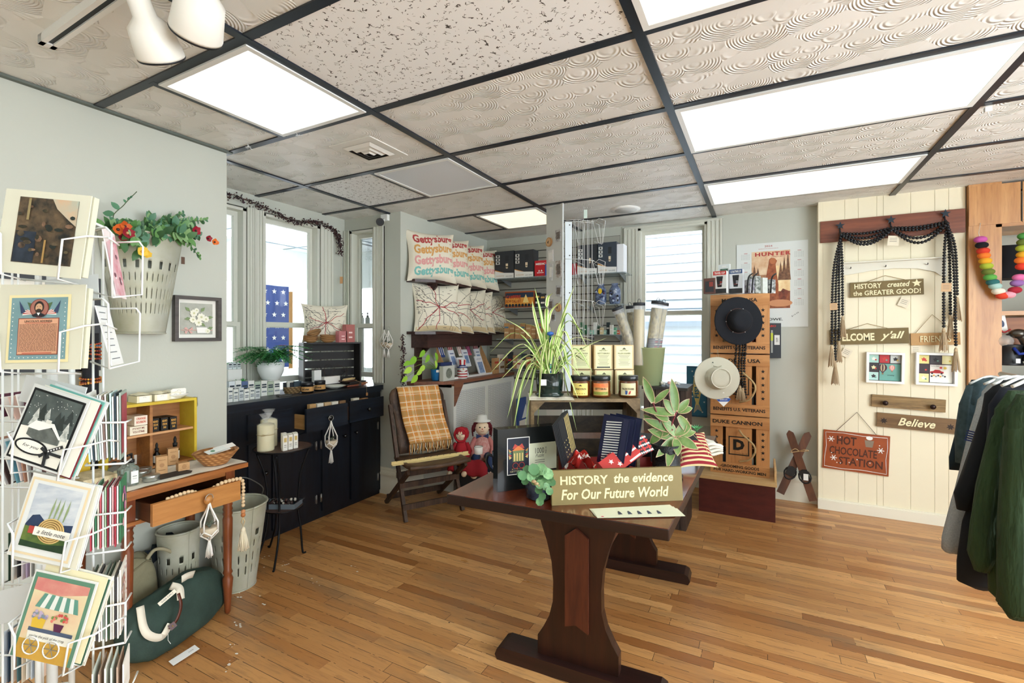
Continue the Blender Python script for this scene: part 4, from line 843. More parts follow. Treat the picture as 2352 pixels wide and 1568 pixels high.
# large black frame behind the rack
t = thing('picture_frame','large black picture frame with white mat hanging on the left wall behind the wire rack','picture frame',(LX+.01,.8,1.1))
A,B = PX(232,640,LX+.03),PX(232,850,LX+.03);f = Fr((LX+.001,0,0),(0,1,0),(0,0,1));y1,z1,z0 = A.y,A.z,B.z;y0 = y1-.62;q = MB()
for b in ((y0,z0,y1,z0+.03),(y0,z1-.03,y1,z1),(y0,z0+.03,y0+.03,z1-.03),(y1-.03,z0+.03,y1,z1-.03)): q.fbox(f,*b,0,.028,BLACK)
q.build('frame',None,t);q = MB();q.fbox(f,y0+.03,z0+.03,y1-.03,z1-.03,0,.006,mat('e8e4d6'));q.build('mat_board',None,t)
q = MB();q.fbox(f,y0+.12,z0+.1,y1-.12,z1-.1,.006,.008,mat('8f8a70',noise='4f4a3a',nscale=10));q.build('picture',None,t)
# ================= things on the pine desk =================
DZ = .725
# bracelet pole
p = PZ(246,1120,DZ);p = Vector((-2.60,.98,DZ));zt = PX(250,765,p.x).z
t = thing('bracelet_stand','black upright bracelet stand hung with beaded bracelets on the pine table','bracelet stand',p)
q = MB();q.cyl(p,p+Vector((0,0,zt-DZ)),.028,m=mat('1b1c22',.8),n=18);q.cyl(p,p+Vector((0,0,.012)),.05,m=mat('1b1c22',.8),n=18);q.build('stand_post',None,t)
for k,(zz,c) in enumerate(((790,'a5402a'),(798,'c0622c'),(806,'7c2a20'),(812,'b04a2c'),(820,'8a3a28'),(865,'a0522a'),(872,'6d2a1c'),(876,'c07a3c'),(795,'3a6a8a'))):
    z = PX(250,zz,p.x).z;q = MB()
    for i in range(22): a = 2*PI*i/22;q.ball(p+Vector((.034*math.cos(a),.034*math.sin(a),z-DZ+.004*math.sin(a+k))),.0048,mat(c if i % 4 else 'd9a44a',.3),6,4)
    tag(q.build('bracelet'),('rust-red','orange','maroon','brick','brown','amber','dark maroon','golden','blue-accented')[k]+' beaded bracelet around the black bracelet stand, '+('near its top' if k not in (5,6,7) else 'lower down'),'bracelet','beaded bracelets on the black stand')
# yellow wooden crate shelf
YEL = mat('d9c23c',.5,noise='c9a92c',nscale=8,key='yel');INW = wood('b0783f','8a562a','Y',1,.5)
yA,yB = 1.0,PX(447,960,-2.54).y;z1 = PX(447,912,-2.54).z;zf = DZ
z0 = DZ+.001
t = thing('wooden_case','upright yellow painted wooden case with shelves and metal corner on the pine table','case',(-2.6,1.2,z0))
q = MB();q.box(-2.66,yA,z1-.012,-2.52,yB,z1,YEL);q.box(-2.66,yB-.012,z0,-2.52,yB,z1-.012,YEL);q.box(-2.66,yA,z0,-2.652,yB-.012,z1-.012,INW);q.box(-2.66,yA,z0,-2.52,yA+.012,z1-.012,YEL);q.box(-2.66,yA+.012,z0,-2.53,yB-.012,z0+.01,INW);q.build('case_body',None,t)
zm = PX(400,985,-2.54).z;ym = PX(345,960,-2.54).y
q = MB();q.box(-2.65,yA+.012,zm-.01,-2.53,yB-.013,zm,wood('d9a878','bf8a58','Y'));q.box(-2.65,ym-.006,zm,-2.53,ym+.006,z1-.013,INW);q.box(-2.65,ym-.006,z0+.01,-2.53,ym+.006,zm-.01,INW);q.build('case_shelf',None,t)
q = MB();q.box(-2.55,yB,z1-.045,-2.518,yB+.003,z1+.002,mat('b8bcc0',.3,.9));q.build('metal_corner',None,t)
def boxthing(name,lab,cat,x0,y0,z0,x1,y1,z1,m,face=None,group=None,rz=0):
    # small carton; face(q, frame, w, h) decorates the +X side
    cx,cy = (x0+x1)/2,(y0+y1)/2;t = None;q = MB();M = Matrix.Rotation(rz,3,'Z');c = Vector((cx,cy,0))
    def P(x,y,z): v = M @ Vector((x-cx,y-cy,0));return Vector((cx+v.x,cy+v.y,z))
    q.hexa([P(x0,y0,z0),P(x1,y0,z0),P(x1,y1,z0),P(x0,y1,z0),P(x0,y0,z1),P(x1,y0,z1),P(x1,y1,z1),P(x0,y1,z1)],m)
    if face: f = Fr(P(x1,cy,z0),M @ Vector((0,1,0)),(0,0,1));face(q,f,y1-y0,z1-z0)
    return tag(q.build(name),lab,cat,group)
def lab_txt(*rows,bgc=None,ink='202124'):
    def fn(q,f,w,h):
        if bgc: q.fq(f,-w*.42,h*.08,w*.42,h*.92,.0006,mat(bgc))
        n = len(rows)
        for i,r in enumerate(rows):
            if r: q.text(f,r,0,h*(.84-(i+.3)*.76/n),w=w*(.7 if len(r) > 4 else .4),h=h*.5/n,d=.0012,m=mat(ink),bold=.02)
            else: q.fq(f,-w*.3,h*(.84-(i+.3)*.76/n),w*.3,h*(.84-(i+.3)*.76/n)+h*.03,.0012,mat(ink))
    return fn
# soaps in the case
boxthing('soap_box','upper orange and white soap box in the left bay of the yellow case','soap box',-2.62,1.12,zm+.042,-2.545,1.172,zm+.085,mat('efe2cf'),lab_txt('ORANGE','BOURBON',ink='c8441c'))
boxthing('soap_box','lower cream soap box printed in red in the left bay of the yellow case','soap box',-2.62,1.10,zm+.001,-2.54,ym-.012,zm+.04,mat('e9dfc6'),lab_txt("IT'S NOT ME,",'YOU STINK',ink='7c2a1a'))
for k in range(3):
    y = ym+.012+k*.034;boxthing('tin_box','small black and gold box on the upper right shelf of the yellow case, '+('left','middle','right')[k]+' one','box',-2.62,y,zm+.001,-2.55+.01*k,y+.03,zm+.062,mat('15120e'),lab_txt('BEARD','CEDAR','SAGE',ink='d8a24a'),'black and gold boxes in the yellow case')
# on top of the case
def rough_soap(y0,y1,lab,dx=0):
    t = thing('soap_bar',lab,'soap',(-2.58+dx,(y0+y1)/2,z1+.001));q = MB();q.box(-2.625+dx,y0,z1+.001,-2.545+dx,y1,z1+.032);q.bevel(.004);q.build('bar',mat('eae3c6',.7),t)
    q = MB();rr2 = random.Random(int(y0*1000));q.grid(lambda u,v: Vector((-2.625+dx+.08*u,y0+(y1-y0)*v,z1+.033+.012*math.sin(u*PI)*math.sin(v*PI)+rr2.uniform(0,.004))),6,6,mat('e6dfc0',.8));q.build('soap_top',None,t)
    q = MB();f = Fr((-2.544+dx,(y0+y1)/2,z1+.004),(0,1,0),(0,0,1));q.fbox(f,-(y1-y0)*.36,0,(y1-y0)*.36,.026,0,.0008,PAPER);q.fq(f,-.012,.01,.012,.012,.0012,mat('777')) if 0 else None;q.tube([f.p(.006*math.cos(a*.5),.018+.004*math.sin(a*.5),.0012) for a in range(7)],.0004,4,mat('555550'));q.build('paper_band',None,t)
rough_soap(1.13,1.19,'cream soap bar with paper band on the yellow case, left of three');rough_soap(1.20,1.262,'cream soap bar with paper band on the yellow case, middle of three',.005);rough_soap(1.27,1.322,'cream soap bar with paper band on the yellow case, right of three',-.01)
c = PX(405,905,-2.58);c.z = z1
q = MB();q.lathe((c.x,c.y,z1+.001),[(.02,0),(.032,.002),(.052,.016),(.055,.022),(.05,.02),(.03,.008),(0,.006)],n=28,m=mat('e6e7e2',.2),sx=.8,sy=1.0);tag(q.build('soap_dish'),'oval white soap dish on the right end of the yellow case','soap dish')
q = MB();q.box(c.x-.02,c.y-.035,z1+.02,c.x+.02,c.y+.035,z1+.047,mat('efece0'));f = Fr((c.x+.021,c.y,z1+.02),(0,1,0),(0,0,1));q.fbox(f,-.03,0,.03,.03,0,.001,PAPER);q.text(f,'whispering willow',0,.01,w=.05,h=.004,d=.0015,m=mat('55554f'));q.tube([f.p(.008*math.cos(a*.5),.017+.006*math.sin(a*.5),.0014) for a in range(7)],.0004,4,mat('555550'));tag(q.build('soap_bar'),'wrapped soap bar with a printed band resting in the white soap dish','soap')
# dropper bottles
def dropper(x,y,z,lab,s=1):
    t = thing('dropper_bottle',lab,'bottle',(x,y,z));q = MB();q.lathe((x,y,z),[(.014*s,0),(.0155*s,.003),(.0155*s,.045*s),(.008*s,.055*s),(.007*s,.06*s)],m=mat('16120f',.1),n=18);q.build('bottle',None,t)
    q = MB();q.lathe((x,y,z+.06*s),[(.008*s,0),(.009*s,.014*s),(.005*s,.015*s),(.006*s,.03*s),(.003*s,.04*s),(0,.042*s)],m=mat('101010',.6),n=14);q.build('dropper_cap',None,t)
    q = MB();q.lathe((x,y,z+.008),[(.0158*s,0),(.0158*s,.034*s)],m=mat('e9e6da'),n=18,caps=False);q.build('label',None,t)
dropper(-2.565,PX(360,1020,-2.565).y,DZ+.011,'dark dropper bottle with white label, left of two in the yellow case');dropper(-2.56,PX(402,1005,-2.56).y,DZ+.012,'dark dropper bottle with white label, right of two in the yellow case',1.15)
# kraft boxes
KR = mat('c49a6a',.7,noise='b58a5c',nscale=40);KR2 = mat('b8905f',.7)
def kraft(px,py,w,d,h,rz,lab,top=False):
    p = PZ(px,py,DZ+.001);t = thing('kraft_box',lab,'box',p);M = Matrix.Rotation(rz,3,'Z');fr = Fr(p,M @ Vector((0,1,0)),(0,0,1));q = MB();q.fbox(fr,-w/2,0,w/2,h,-d,0,KR)
    q.build('carton',None,t);q = MB();q.fpoly(fr,[(-w/2+.002,h+.0005),(w/2-.002,h+.0005)]+[(w/2-.002,h+.0006),(-w/2+.002,h+.0006)],-.002,KR2) if 0 else None
    q.fdisc(fr,0,h*.5,w*.22,d=.0006,m=mat('a87c4e'));q.fq(fr,-w*.3,h*.2,w*.3,h*.24,.0008,mat('8c6438'));q.fq(fr,-w*.3,h*.78,w*.3,h*.81,.0008,mat('8c6438'))
    q.build('print',None,t)
kraft(372,1088,.042,.04,.078,-.35,'tall kraft paper carton on the pine table, nearest of three');kraft(398,1067,.042,.04,.078,-.3,'tall kraft paper carton behind the others beside the wicker basket');kraft(423,1080,.045,.035,.035,-.2,'short square kraft paper box beside the wicker basket')
# slate under the boxes
p = PZ(390,1092,DZ);q = MB();q.prism([(p.x-.02+dx,p.y+dy,DZ) for dx,dy in ((0,-.06),(.05,-.05),(.055,.07),(.03,.09),(-.03,.08),(-.03,-.05))],(0,0,.0012),mat('2a2a2c',.6));tag(q.build('slate_tray',recalc=True),'thin dark slate under the kraft boxes on the pine table','tray')
# white cartons behind
for k,(px,py,w,h,d) in enumerate(((325,1068,.06,.055,.03),(455,1045,.07,.022,.02))):
    p = PZ(px,py,DZ);fr = Fr(p,(0,1,0),(0,0,1));q = MB();q.fbox(fr,-w/2,0,w/2,h,-d,0,PAPER);q.fq(fr,-w*.3,h*.3,w*.3,h*.4,.0008,mat('9a9a92'));tag(q.build('soap_box'),('white soap carton standing behind the tins on the pine table','long low white carton behind the wicker basket on the pine table')[k],'soap box')
# tins
GLASS = film('dfeee8',.35,.05);CLR = mat('e8f2ee',.05,trans=.9,ior=1.3)
for k,(px,py,r) in enumerate(((347,1102,.03),(325,1093,.026),(332,1085,.026))):
    p = PZ(px,py,DZ+.001);q = MB();q.lathe(p,[(r,0),(r*1.02,.002),(r*1.02,.012),(r*1.06,.0125),(r*1.06,.022),(r*.98,.024),(0,.0245)],m=mat('b9bdbb',.28,.9),n=28);tag(q.build('tin'),'round silver salve tin on the pine table, '+('nearest','left','back')[k]+' of three','tin')
# pump bottle and glass jars
def pump(px,py,r,h,lab,pump_=True,lc='e9ece6'):
    p = PZ(px,py,DZ+.001);t = thing('glass_bottle',lab,'bottle',p);q = MB();q.lathe(p,[(r*.94,0),(r,.004),(r,h*.7),(r*.9,h*.8),(r*.4,h*.88),(r*.36,h)],m=mat('cfdcd6',.06,trans=.85,ior=1.25),n=24);q.build('bottle',None,t)
    q = MB();q.lathe(p+Vector((0,0,h)),[(r*.42,0),(r*.42,.012),(r*.16,.014),(r*.14,.03)] if pump_ else [(r*.42,0),(r*.42,.014),(0,.015)],m=mat('141416',.3),n=16)
    if pump_: q.tube([p+Vector((0,0,h+.028)),p+Vector((0,0,h+.036)),p+Vector((.014,-.022,h+.034))],.005,8,mat('141416',.3))
    q.build('pump' if pump_ else 'cap',None,t)
    q = MB();fr = Fr(p+Vector((r*1.01,0,h*.1)),(0,1,0),(0,0,1));q.fbox(fr,-r*.5,0,r*.5,h*.55,0,.0006,mat(lc));q.fq(fr,-r*.3,h*.3,r*.3,h*.34,.001,mat('8a8f8a'));q.fq(fr,-r*.3,h*.2,r*.3,h*.22,.001,mat('8a8f8a'));q.build('label',None,t)
pump(302,1112,.026,.092,'clear glass pump bottle with black pump at the left of the pine table top');pump(285,1108,.024,.08,'clear glass jar with black cap beside the pump bottle',False);pump(262,1100,.022,.062,'small amber-labelled glass bottle behind the card rack wires',False,'d8d2ae');pump(282,1090,.024,.07,'clear glass jar behind the pump bottle',False)
# wicker basket
p = PZ(500,1066,DZ);p.x -= .015
def basket_mat(h1,h2,s=160):
    m,nt,b = M_('wicker');L = nt.links.new;tc = nd(nt,'ShaderNodeTexCoord');w1 = nd(nt,'ShaderNodeTexWave',i_Scale=s/6.3,wave_type='BANDS',bands_direction='Z');L(tc.outputs['Object'],w1.inputs['Vector'])
    w2 = nd(nt,'ShaderNodeTexWave',i_Scale=s/9.,wave_type='BANDS',bands_direction='DIAGONAL');L(tc.outputs['Object'],w2.inputs['Vector']);ml = mth(nt,'MULTIPLY',w1.outputs['Fac'],w2.outputs['Fac'])
    mx = nd(nt,'ShaderNodeMix',data_type='RGBA');L(ml,mx.inputs[0]);mx.inputs[6].default_value = lin(h2);mx.inputs[7].default_value = lin(h1);L(mx.outputs[2],b.inputs['Base Color']);bp = nd(nt,'ShaderNodeBump',i_Strength=.6,i_Distance=.002);L(ml,bp.inputs['Height']);L(bp.outputs[0],b.inputs['Normal']);b.inputs['Roughness'].default_value = .5;return m
WICK = basket_mat('d9a468','9a6534');WICK2 = basket_mat('b09468','5f4a2e')
q = MB();q.lathe(p,[(.05,0),(.055,.004),(.085,.04),(.1,.058),(.104,.062),(.1,.066),(.09,.056),(.075,.03),(.05,.008),(0,.008)],m=WICK,n=36,sx=.82,sy=1.0);bk = q.build('wicker_basket');tag(bk,'oval tan wicker bowl basket on the right end of the pine table','basket')
for k,(dx,dy,rz,c) in enumerate(((0,.0,.3,'f2f0e8'),(.01,-.02,-.1,'e9ece6'),(-.01,.03,.5,'f4f1ea'))):
    f = Fr(p+Vector((dx,dy-.03,.058+.005*k)),(math.sin(rz)*.3,1,.12),(-1,0,.25));q = MB();q.fbox(f,0,-.02,.09,.02,0,.0015,mat(c));q.fdisc(f,.03,0,.01,d=.002,m=mat(('c86a6a','6f9a7a','d9a05a')[k]));tag(q.build('soap_packet'),'white printed packet lying in the wicker bowl basket, '+('lowest','middle','top')[k]+' one','packet')
# gift boxes and yellow box at left of desk behind rack
q = MB();p = Vector((-2.6,.90,DZ+.001));q.box(-2.62,.885,DZ+.001,-2.56,.965,DZ+.115,mat('d4b02e',.5));f = Fr((-2.559,.925,DZ),(0,1,0),(0,0,1));g = f.sub(-.02,.06,0,PI/2);q.text(g,'OLA',0,0,w=.07,h=.03,d=.001,m=mat('1a2a4a'),bold=.03);tag(q.build('yellow_box'),'yellow cardboard box with dark blue lettering standing behind the card rack','box')
q = MB();q.box(-2.50,.86,DZ+.001,-2.34,.97,DZ+.06,mat('d9cba6',.8,noise='8f7c58',nscale=30,stretch=(.3,1,1)));q.bevel(.01);tag(q.build('gift_pouch'),'plaid cloth pouch lying at the near end of the pine table behind the card rack','pouch')
# bead garland out of the drawer
BW = mat('ddc29a',.5);
def beads(name,pts,r,m,t,step=None,alt=None):
    ps = resample(catmull(pts,14),step or r*1.9);q = MB()
    for i,c in enumerate(ps): q.ball(c,r,(alt[i % len(alt)] if alt else m),8,6)
    return q.build(name,None,t)
t = thing('bead_garland','natural wooden bead garland with cream tassel draped over the pine drawer','bead garland',(DX,1.3,.6))
zt = .668
beads('beads',[Vector((DX-.03,1.09,zt-.002)),Vector((DX-.03,1.17,zt+.004)),Vector((DX-.035,1.21,zt-.012))],.0085,BW,t)
beads('beads',[Vector((DX-.03,1.28,zt-.008)),Vector((DX-.012,1.31,zt+.009)),Vector((DX-.008,1.36,zt+.009)),Vector((DX-.006,1.388,zt+.006)),Vector((DX-.004,1.40,zt-.02)),Vector((DX-.004,1.40,zt-.09)),Vector((DX-.004,1.40,zt-.135))],.0088,BW,t)
q = MB();e = Vector((DX-.004,1.40,zt-.15))
for k,c in enumerate(('c98a5c','b5703f')): q.ball(e-Vector((0,0,.003+.016*k)),.0105,mat(c),10,7)
q.tube([e-Vector((0,0,.03)),e-Vector((.004,.006,.05)),e-Vector((0,0,.075)),e-Vector((-.004,-.006,.05)),e-Vector((0,0,.03))],.0028,6,mat('cbb48a'));q.build('end_beads',None,t)
def tassel(q,top,L,w,m,n=26,seed=0):
    r2 = random.Random(seed);q.lathe(top-Vector((0,0,L*.2)),[(w*.32,0),(w*.42,L*.06),(w*.34,L*.13),(w*.3,L*.16),(.001,L*.2)],m=m,n=10)
    for i in range(n):
        a = 2*PI*i/n;k = r2.uniform(.6,1);q.tube([top-Vector((0,0,L*.17))+Vector((w*.3*math.cos(a),w*.3*math.sin(a),0)),top+Vector((w*.75*k*math.cos(a),w*.75*k*math.sin(a),-L*.6)),top+Vector((w*k*math.cos(a),w*k*math.sin(a),-L*r2.uniform(.92,1.02)))],w*.09,4,m)
q = MB();tassel(q,e-Vector((0,0,.075)),.11,.026,mat('e8dcc0',.9));q.build('tassel',None,t)
# macrame plant hangers
def macrame(name,lab,top,L,w,group=None,ring=True):
    t = thing('macrame_hanger',lab,'plant hanger',top-Vector((0,0,L)));m = mat('f0eee8',.9);q = MB()
    if ring: q.tube([top+Vector((0,L*.06*math.cos(a*.4),-L*.04+L*.06*math.sin(a*.4))) for a in range(16)],L*.006,5,mat('b9b9b4',.3,.8),closed=True);q.build('ring',None,t)
    q = MB();c = top-Vector((0,0,L*.55))
    for k in range(4):
        a = k*PI/2+.5;d = Vector((math.cos(a),math.sin(a),0));b = Vector((math.cos(a+PI/4),math.sin(a+PI/4),0))
        q.tube([top-Vector((0,0,L*.1)),top-Vector((0,0,L*.2))+d*w*.1,top-Vector((0,0,L*.42))+d*w*.5,c+d*w*.5],L*.014,5,m)
        for s in (1,-1): bb = Vector((math.cos(a+s*PI/4),math.sin(a+s*PI/4),0));q.tube([c+d*w*.5,c-Vector((0,0,L*.07))+bb*w*.46,c-Vector((0,0,L*.18))],L*.012,5,m)
    q.build('cords',None,t)
    q = MB();q.lathe(c-Vector((0,0,L*.12)),[(.001,0),(w*.3,L*.02),(w*.44,L*.1),(w*.45,L*.15),(w*.38,L*.16),(.001,L*.15)],m=mat('cdbfa6',.6),n=16);q.build('pot',None,t)
    q = MB();r2 = random.Random(L*100)
    for k in range(12): a = r2.uniform(0,6.28);q.leaf(c+Vector((0,0,L*.03)),(math.cos(a)*.7,math.sin(a)*.7,1),(0,0,1),L*.13,L*.02,mat('55604e' if k % 2 else '77847a'),.3,3)
    q.build('air_plant',None,t)
    q = MB();tassel(q,c-Vector((0,0,L*.15)),L*.3,w*.2,m,16);q.build('tassel',None,t)
macrame('m','white macrame hanger with a small pot hung on the knob of the pine drawer',Vector((DX+.03,1.225,.65)),.27,.075)
# ================= under and beside the desk =================
b0 = PZ(528,1352,0);b0 = Vector((-2.52,1.58,0))
t = thing('galvanised_bucket','tall pale slotted olive bucket standing on the floor at the right of the pine table','bucket',b0);bucket(t,b0,.095,.15,.44)
q = MB();zt = .44;q.tube(catmull([b0+Vector((.0,.15,zt)),b0+Vector((.03,.13,zt+.06)),b0+Vector((.03,.02,zt+.14)),b0+Vector((-.02,-.05,zt+.1)),b0+Vector((0,-.15,zt))],8),.003,6,mat('6d7070',.4,.7));q.build('handle',None,t)
b1 = Vector((-2.50,1.36,0));b1 = Vector((-2.54,1.305,0));t = thing('galvanised_bucket','second slotted olive bucket standing behind the green duffel bag under the pine table','bucket',b1);bucket(t,b1,.075,.09,.40)
# saw blade
A,B = Vector((-2.64,.98,.17)),Vector((-2.62,1.31,.37));u = (B-A).normalized();q = MB();nrm = Vector((0,-u.z,u.y));pts = [A-nrm*.05]
n = 22;pts = [A+Vector((0,0,-.09)),A]
for i in range(n+1): p = A+(B-A)*(i/n);pts.append(p+nrm*(.012 if i % 2 else -.006))
pts += [B+Vector((0,.02,-.03)),B+Vector((0,-.02,-.09))]
q.prism(pts,(.004,0,0));tag(q.build('saw_blade',mat('4a5560',.35,.8,noise='333b44',nscale=9),recalc=True),'old steel crosscut saw blade with large teeth leaning on the wall under the pine table','saw blade')
# green duffel bag
def blob(q,fn,nu,nv,m): q.grid(fn,nu,nv,m)
GR = mat('33483f',.75,noise='263831',nscale=9,bump=.3,bscale=120,key='bagg');KH = mat('8f8a6e',.8,noise='7c765c',nscale=9,bump=.3,bscale=120,key='bagk');STR = mat('ece5d2',.8)
def bag(name,lab,c,rx,ry,H,rz,m,lean=0,sq=3.0):
    t = thing(name,lab,'bag',c);M = Matrix.Rotation(rz,3,'Z');q = MB();c = Vector(c);r2 = random.Random(5)
    def fn(u,v):
        a = 2*PI*u;ph = PI*(v-.5);ce,se = math.cos(a),math.sin(a);e = 2/sq
        sx = math.copysign(abs(ce)**e,ce);sy = math.copysign(abs(se)**e,se);cv = max(0,math.cos(ph))**.45;z = (math.copysign(abs(math.sin(ph))**.7,math.sin(ph))*.5+.5)
        wob = 1+.03*math.sin(a*5+v*7)+.025*math.sin(a*9-v*11)
        p = M @ Vector((rx*sx*cv*wob*(1-.35*z*(abs(sx) < 2)),ry*sy*cv*wob,0));return c+p+Vector((0,0,H*z*(1+.04*math.sin(a*3))))+M @ Vector((-lean*z,0,0))
    q.grid(fn,40,20,m);q.build('bag_body',None,t);return t,M,fn
c = Vector((-2.32,1.19,0.004));bt,BM,bf = bag('duffel_bag','dark green canvas duffel bag with cream handles slumped under the pine table',c,.10,.25,.23,.32,GR,.03)
def onb(u,v,o=.006): p = bf(u,v);q_ = (p-c-Vector((0,0,.12))).normalized();return p+q_*o
def strap(pts,w,m,th=.003,name='handle',wd=(1,0,0)):
    q = MB();P_ = catmull(pts,8);prev = None
    for i,p in enumerate(P_):
        tn = (P_[min(i+1,len(P_)-1)]-P_[max(i-1,0)]).normalized();s = tn.cross(Vector(wd)).normalized()*(w/2);row = [q.V(p-s),q.V(p+s)]
        if prev: q.face([prev[0],prev[1],row[1],row[0]],m,True)
        prev = row
    o = q.build(name,None,bt);md = o.modifiers.new('s','SOLIDIFY');md.thickness = th;return o
E_ = lambda px,py,x: PX(px,py,x)
strap([E_(322,1392,-2.25),E_(330,1440,-2.21),E_(345,1460,-2.195),E_(372,1462,-2.20),E_(392,1432,-2.20)],.028,STR)
strap([E_(390,1445,-2.195),E_(408,1420,-2.19),E_(416,1390,-2.205),E_(410,1362,-2.225)],.012,mat('5a2a1a',.4),name='leather_grip')
strap([E_(392,1345,-2.27),E_(412,1352,-2.235),E_(416,1376,-2.215)],.03,STR);strap([E_(418,1330,-2.26),E_(432,1322,-2.27),E_(446,1318,-2.30)],.03,STR)
q = MB();f = Fr(E_(384,1372,-2.212),(0,.93,.42),(-.5,-.2,.8));q.fbox(f,-.035,-.008,.035,.008,0,.002,STR);q.text(f,'GUIDE SUPPLY',0,0,w=.05,h=.007,d=.0025,m=BLACK);q.build('sewn_label',None,bt)
q = MB();f = Fr(E_(396,1437,-2.185),(0,.9,.4),(-.4,-.3,.9));q.fbox(f,-.012,-.012,.012,.012,0,.003,mat('4a1f1a',.4));q.ball(f.p(0,0,.004),.003,mat('c9a85a',.3,.9),8,5);q.build('leather_patch',None,bt)
q = MB();q.tube([E_(386,1455,-2.19),E_(386,1470,-2.18),E_(392,1478,-2.16)],.001,4,WHITE);f = Fr(Vector((-2.14,1.10,.012)),(.05,.95,.12),(-1,.15,.1));q.fbox(f,-.03,-.02,.07,.02,0,.001,WHITE);q.text(f,'sale',.045,0,w=.02,d=.0016,m=mat('9a9a98'),shear=.3);q.build('price_tag',None,bt)
c2 = Vector((-2.535,1.075,.0));t2 = thing('canvas_bag','khaki canvas bag standing behind the green duffel bag','bag',c2);q = MB()
def kf(u,v):
    a = 2*PI*u;ph = PI*(v-.5);ce,se = math.cos(a),math.sin(a);sx = math.copysign(abs(ce)**.6,ce);sy = math.copysign(abs(se)**.6,se);cv = max(0,math.cos(ph))**.35;z = math.copysign(abs(math.sin(ph))**.7,math.sin(ph))*.5+.5
    return c2+Vector((.08*sx*cv,.125*sy*cv*(1-.1*z),.32*z+.012*math.sin(a*4)*z+.05*sy*.5*z))
q.grid(kf,36,18,KH);q.build('bag_body',None,t2)
q = MB();q.tube([kf(i/40,.80)+Vector((0,0,.003)) for i in range(41)],.004,5,mat('7a745a',.8));q.tube(catmull([c2+Vector((.03,.06,.30)),c2+Vector((.05,.10,.36)),c2+Vector((.05,.16,.33)),c2+Vector((.03,.2,.27))],6),.008,6,mat('a39c80',.8));q.build('zip_seam',None,t2)
# ---- boxes and frames placed by the photo's outline on a real plane ----
def _pl(pl,px,py): return PX(px,py,pl[1]) if pl[0] == 'x' else PY(px,py,pl[1]) if pl[0] == 'y' else PD(px,py,pl[1])
def pfr(pl,px0,py0,px1,py1,rz=0,z0=None):  # frame at the bottom centre + size
    m = (py0+py1)/2;a,b = _pl(pl,px0,m),_pl(pl,px1,m);w = (b-a).length;cx = (px0+px1)/2;T,B = _pl(pl,cx,py0),_pl(pl,cx,py1);zt,zb = T.z,(B.z if z0 is None else z0)
    c = (a+b)/2;r = {'x': Vector((0,1,0)),'y': Vector((1,0,0)),'d': Vector(_rt)}[pl[0]]
    if rz: r = Matrix.Rotation(rz,3,'Z') @ r
    return Fr((c.x,c.y,zb),r,(0,0,1)),w,zt-zb
def pbox(name,lab,cat,pl,px0,py0,px1,py1,dep,m,face=None,group=None,z0=None,rz=0,bev=0,roll=0):
    f,w,h = pfr(pl,px0,py0,px1,py1,rz,z0)
    if roll: f = f.sub(0,0,0,roll)
    q = MB();q.fbox(f,-w/2,0,w/2,h,-dep,0,m)
    if bev: q.bevel(bev,2)
    if face: face(q,f,w,h)
    return tag(q.build(name),lab,cat,group)
def bars(cols,x0=.1,x1=.9,y0=.2,y1=.8,d=.0008):  # stacked colour bands / illegible print
    def fn(q,f,w,h):
        n = len(cols)
        for i,c in enumerate(cols):
            if c: q.fq(f,-w/2+w*x0,h*(y1-(y1-y0)*(i+.75)/n),-w/2+w*x1,h*(y1-(y1-y0)*(i+.1)/n),d,mat(c))
    return fn
def PXY(px,x,z): return Vector((x,PX(px,900,x).y,z))
CTZ = .926
# ================= on the black cabinet =================
for k in range(6):
    px = 524+k*12.5;c = ['e9ece6','dfe3dc','c9d0d0'][k % 3];pbox('soap_carton','pale soap carton in the front row on the black cabinet, '+ORD[k],'soap box',('x',-2.98+.01*(k % 2)),px,890+(k % 2)*4,px+11,918,.03,mat(c),bars(['4a5a62',None,'8a939a','8a939a'],.15,.85),'front row soap cartons on the black cabinet',CTZ)
for k in range(8):
    px = 526+k*14.8;c = ['dfe7ea','e9ece8','5a6f9a','eceee8','aebfae','e6e9e2','b6c4b0','e9ebe4'][k];pbox('soap_carton','soap carton in the back row on the black cabinet, '+ORD[k],'soap box',('x',-3.07),px,876-(k % 2)*2,px+13.6,905,.04,mat(c),bars(['33424c','33424c',None,'8a949a'],.12,.88),'back row soap cartons on the black cabinet',CTZ)
pbox('display_riser','low white riser holding small cartons in front of the left bay window','riser',('x',-3.22),524,848,556,858,.09,WHITE,z0=CTZ)
for k in range(3): pbox('soap_carton','small white carton on the riser by the bay window, '+ORD[k],'soap box',('x',-3.23),525+k*10,832,533+k*10,848,.03,mat('e4eef0'),bars(['3c4a50','9aa6aa']),'cartons on the riser by the window',PX(530,848.5,-3.23).z+.001)
c = PXY(556,-3.2,CTZ);q = MB();q.lathe(c,[(.03,0),(.05,.05),(.06,.065),(.055,.066),(.045,.05),(0,.01)],m=mat('1c1d1c',.3),n=20,sx=.7,sy=1.3);q.lathe(c+Vector((0,0,.064)),[(.052,0),(.055,.004),(.05,.005)],m=mat('c9a84c',.4),n=20,sx=.7,sy=1.3,caps=False);tag(q.build('serving_bowl'),'black bowl with a gold rim beside the fern on the cabinet','bowl')
q = MB();cc = c+Vector((0,-.02,.06));rr = random.Random(8)
for k in range(18): a = rr.uniform(0,6.28);q.leaf(cc,(.5*math.cos(a),math.sin(a),rr.uniform(.5,1.6)),(1,0,0),.07,.012,mat('4aa04a' if k % 2 else '3a8a44'),.2,3)
tag(q.build('small_fern'),'bright green fern sprig standing in the black bowl with gold rim','fern')
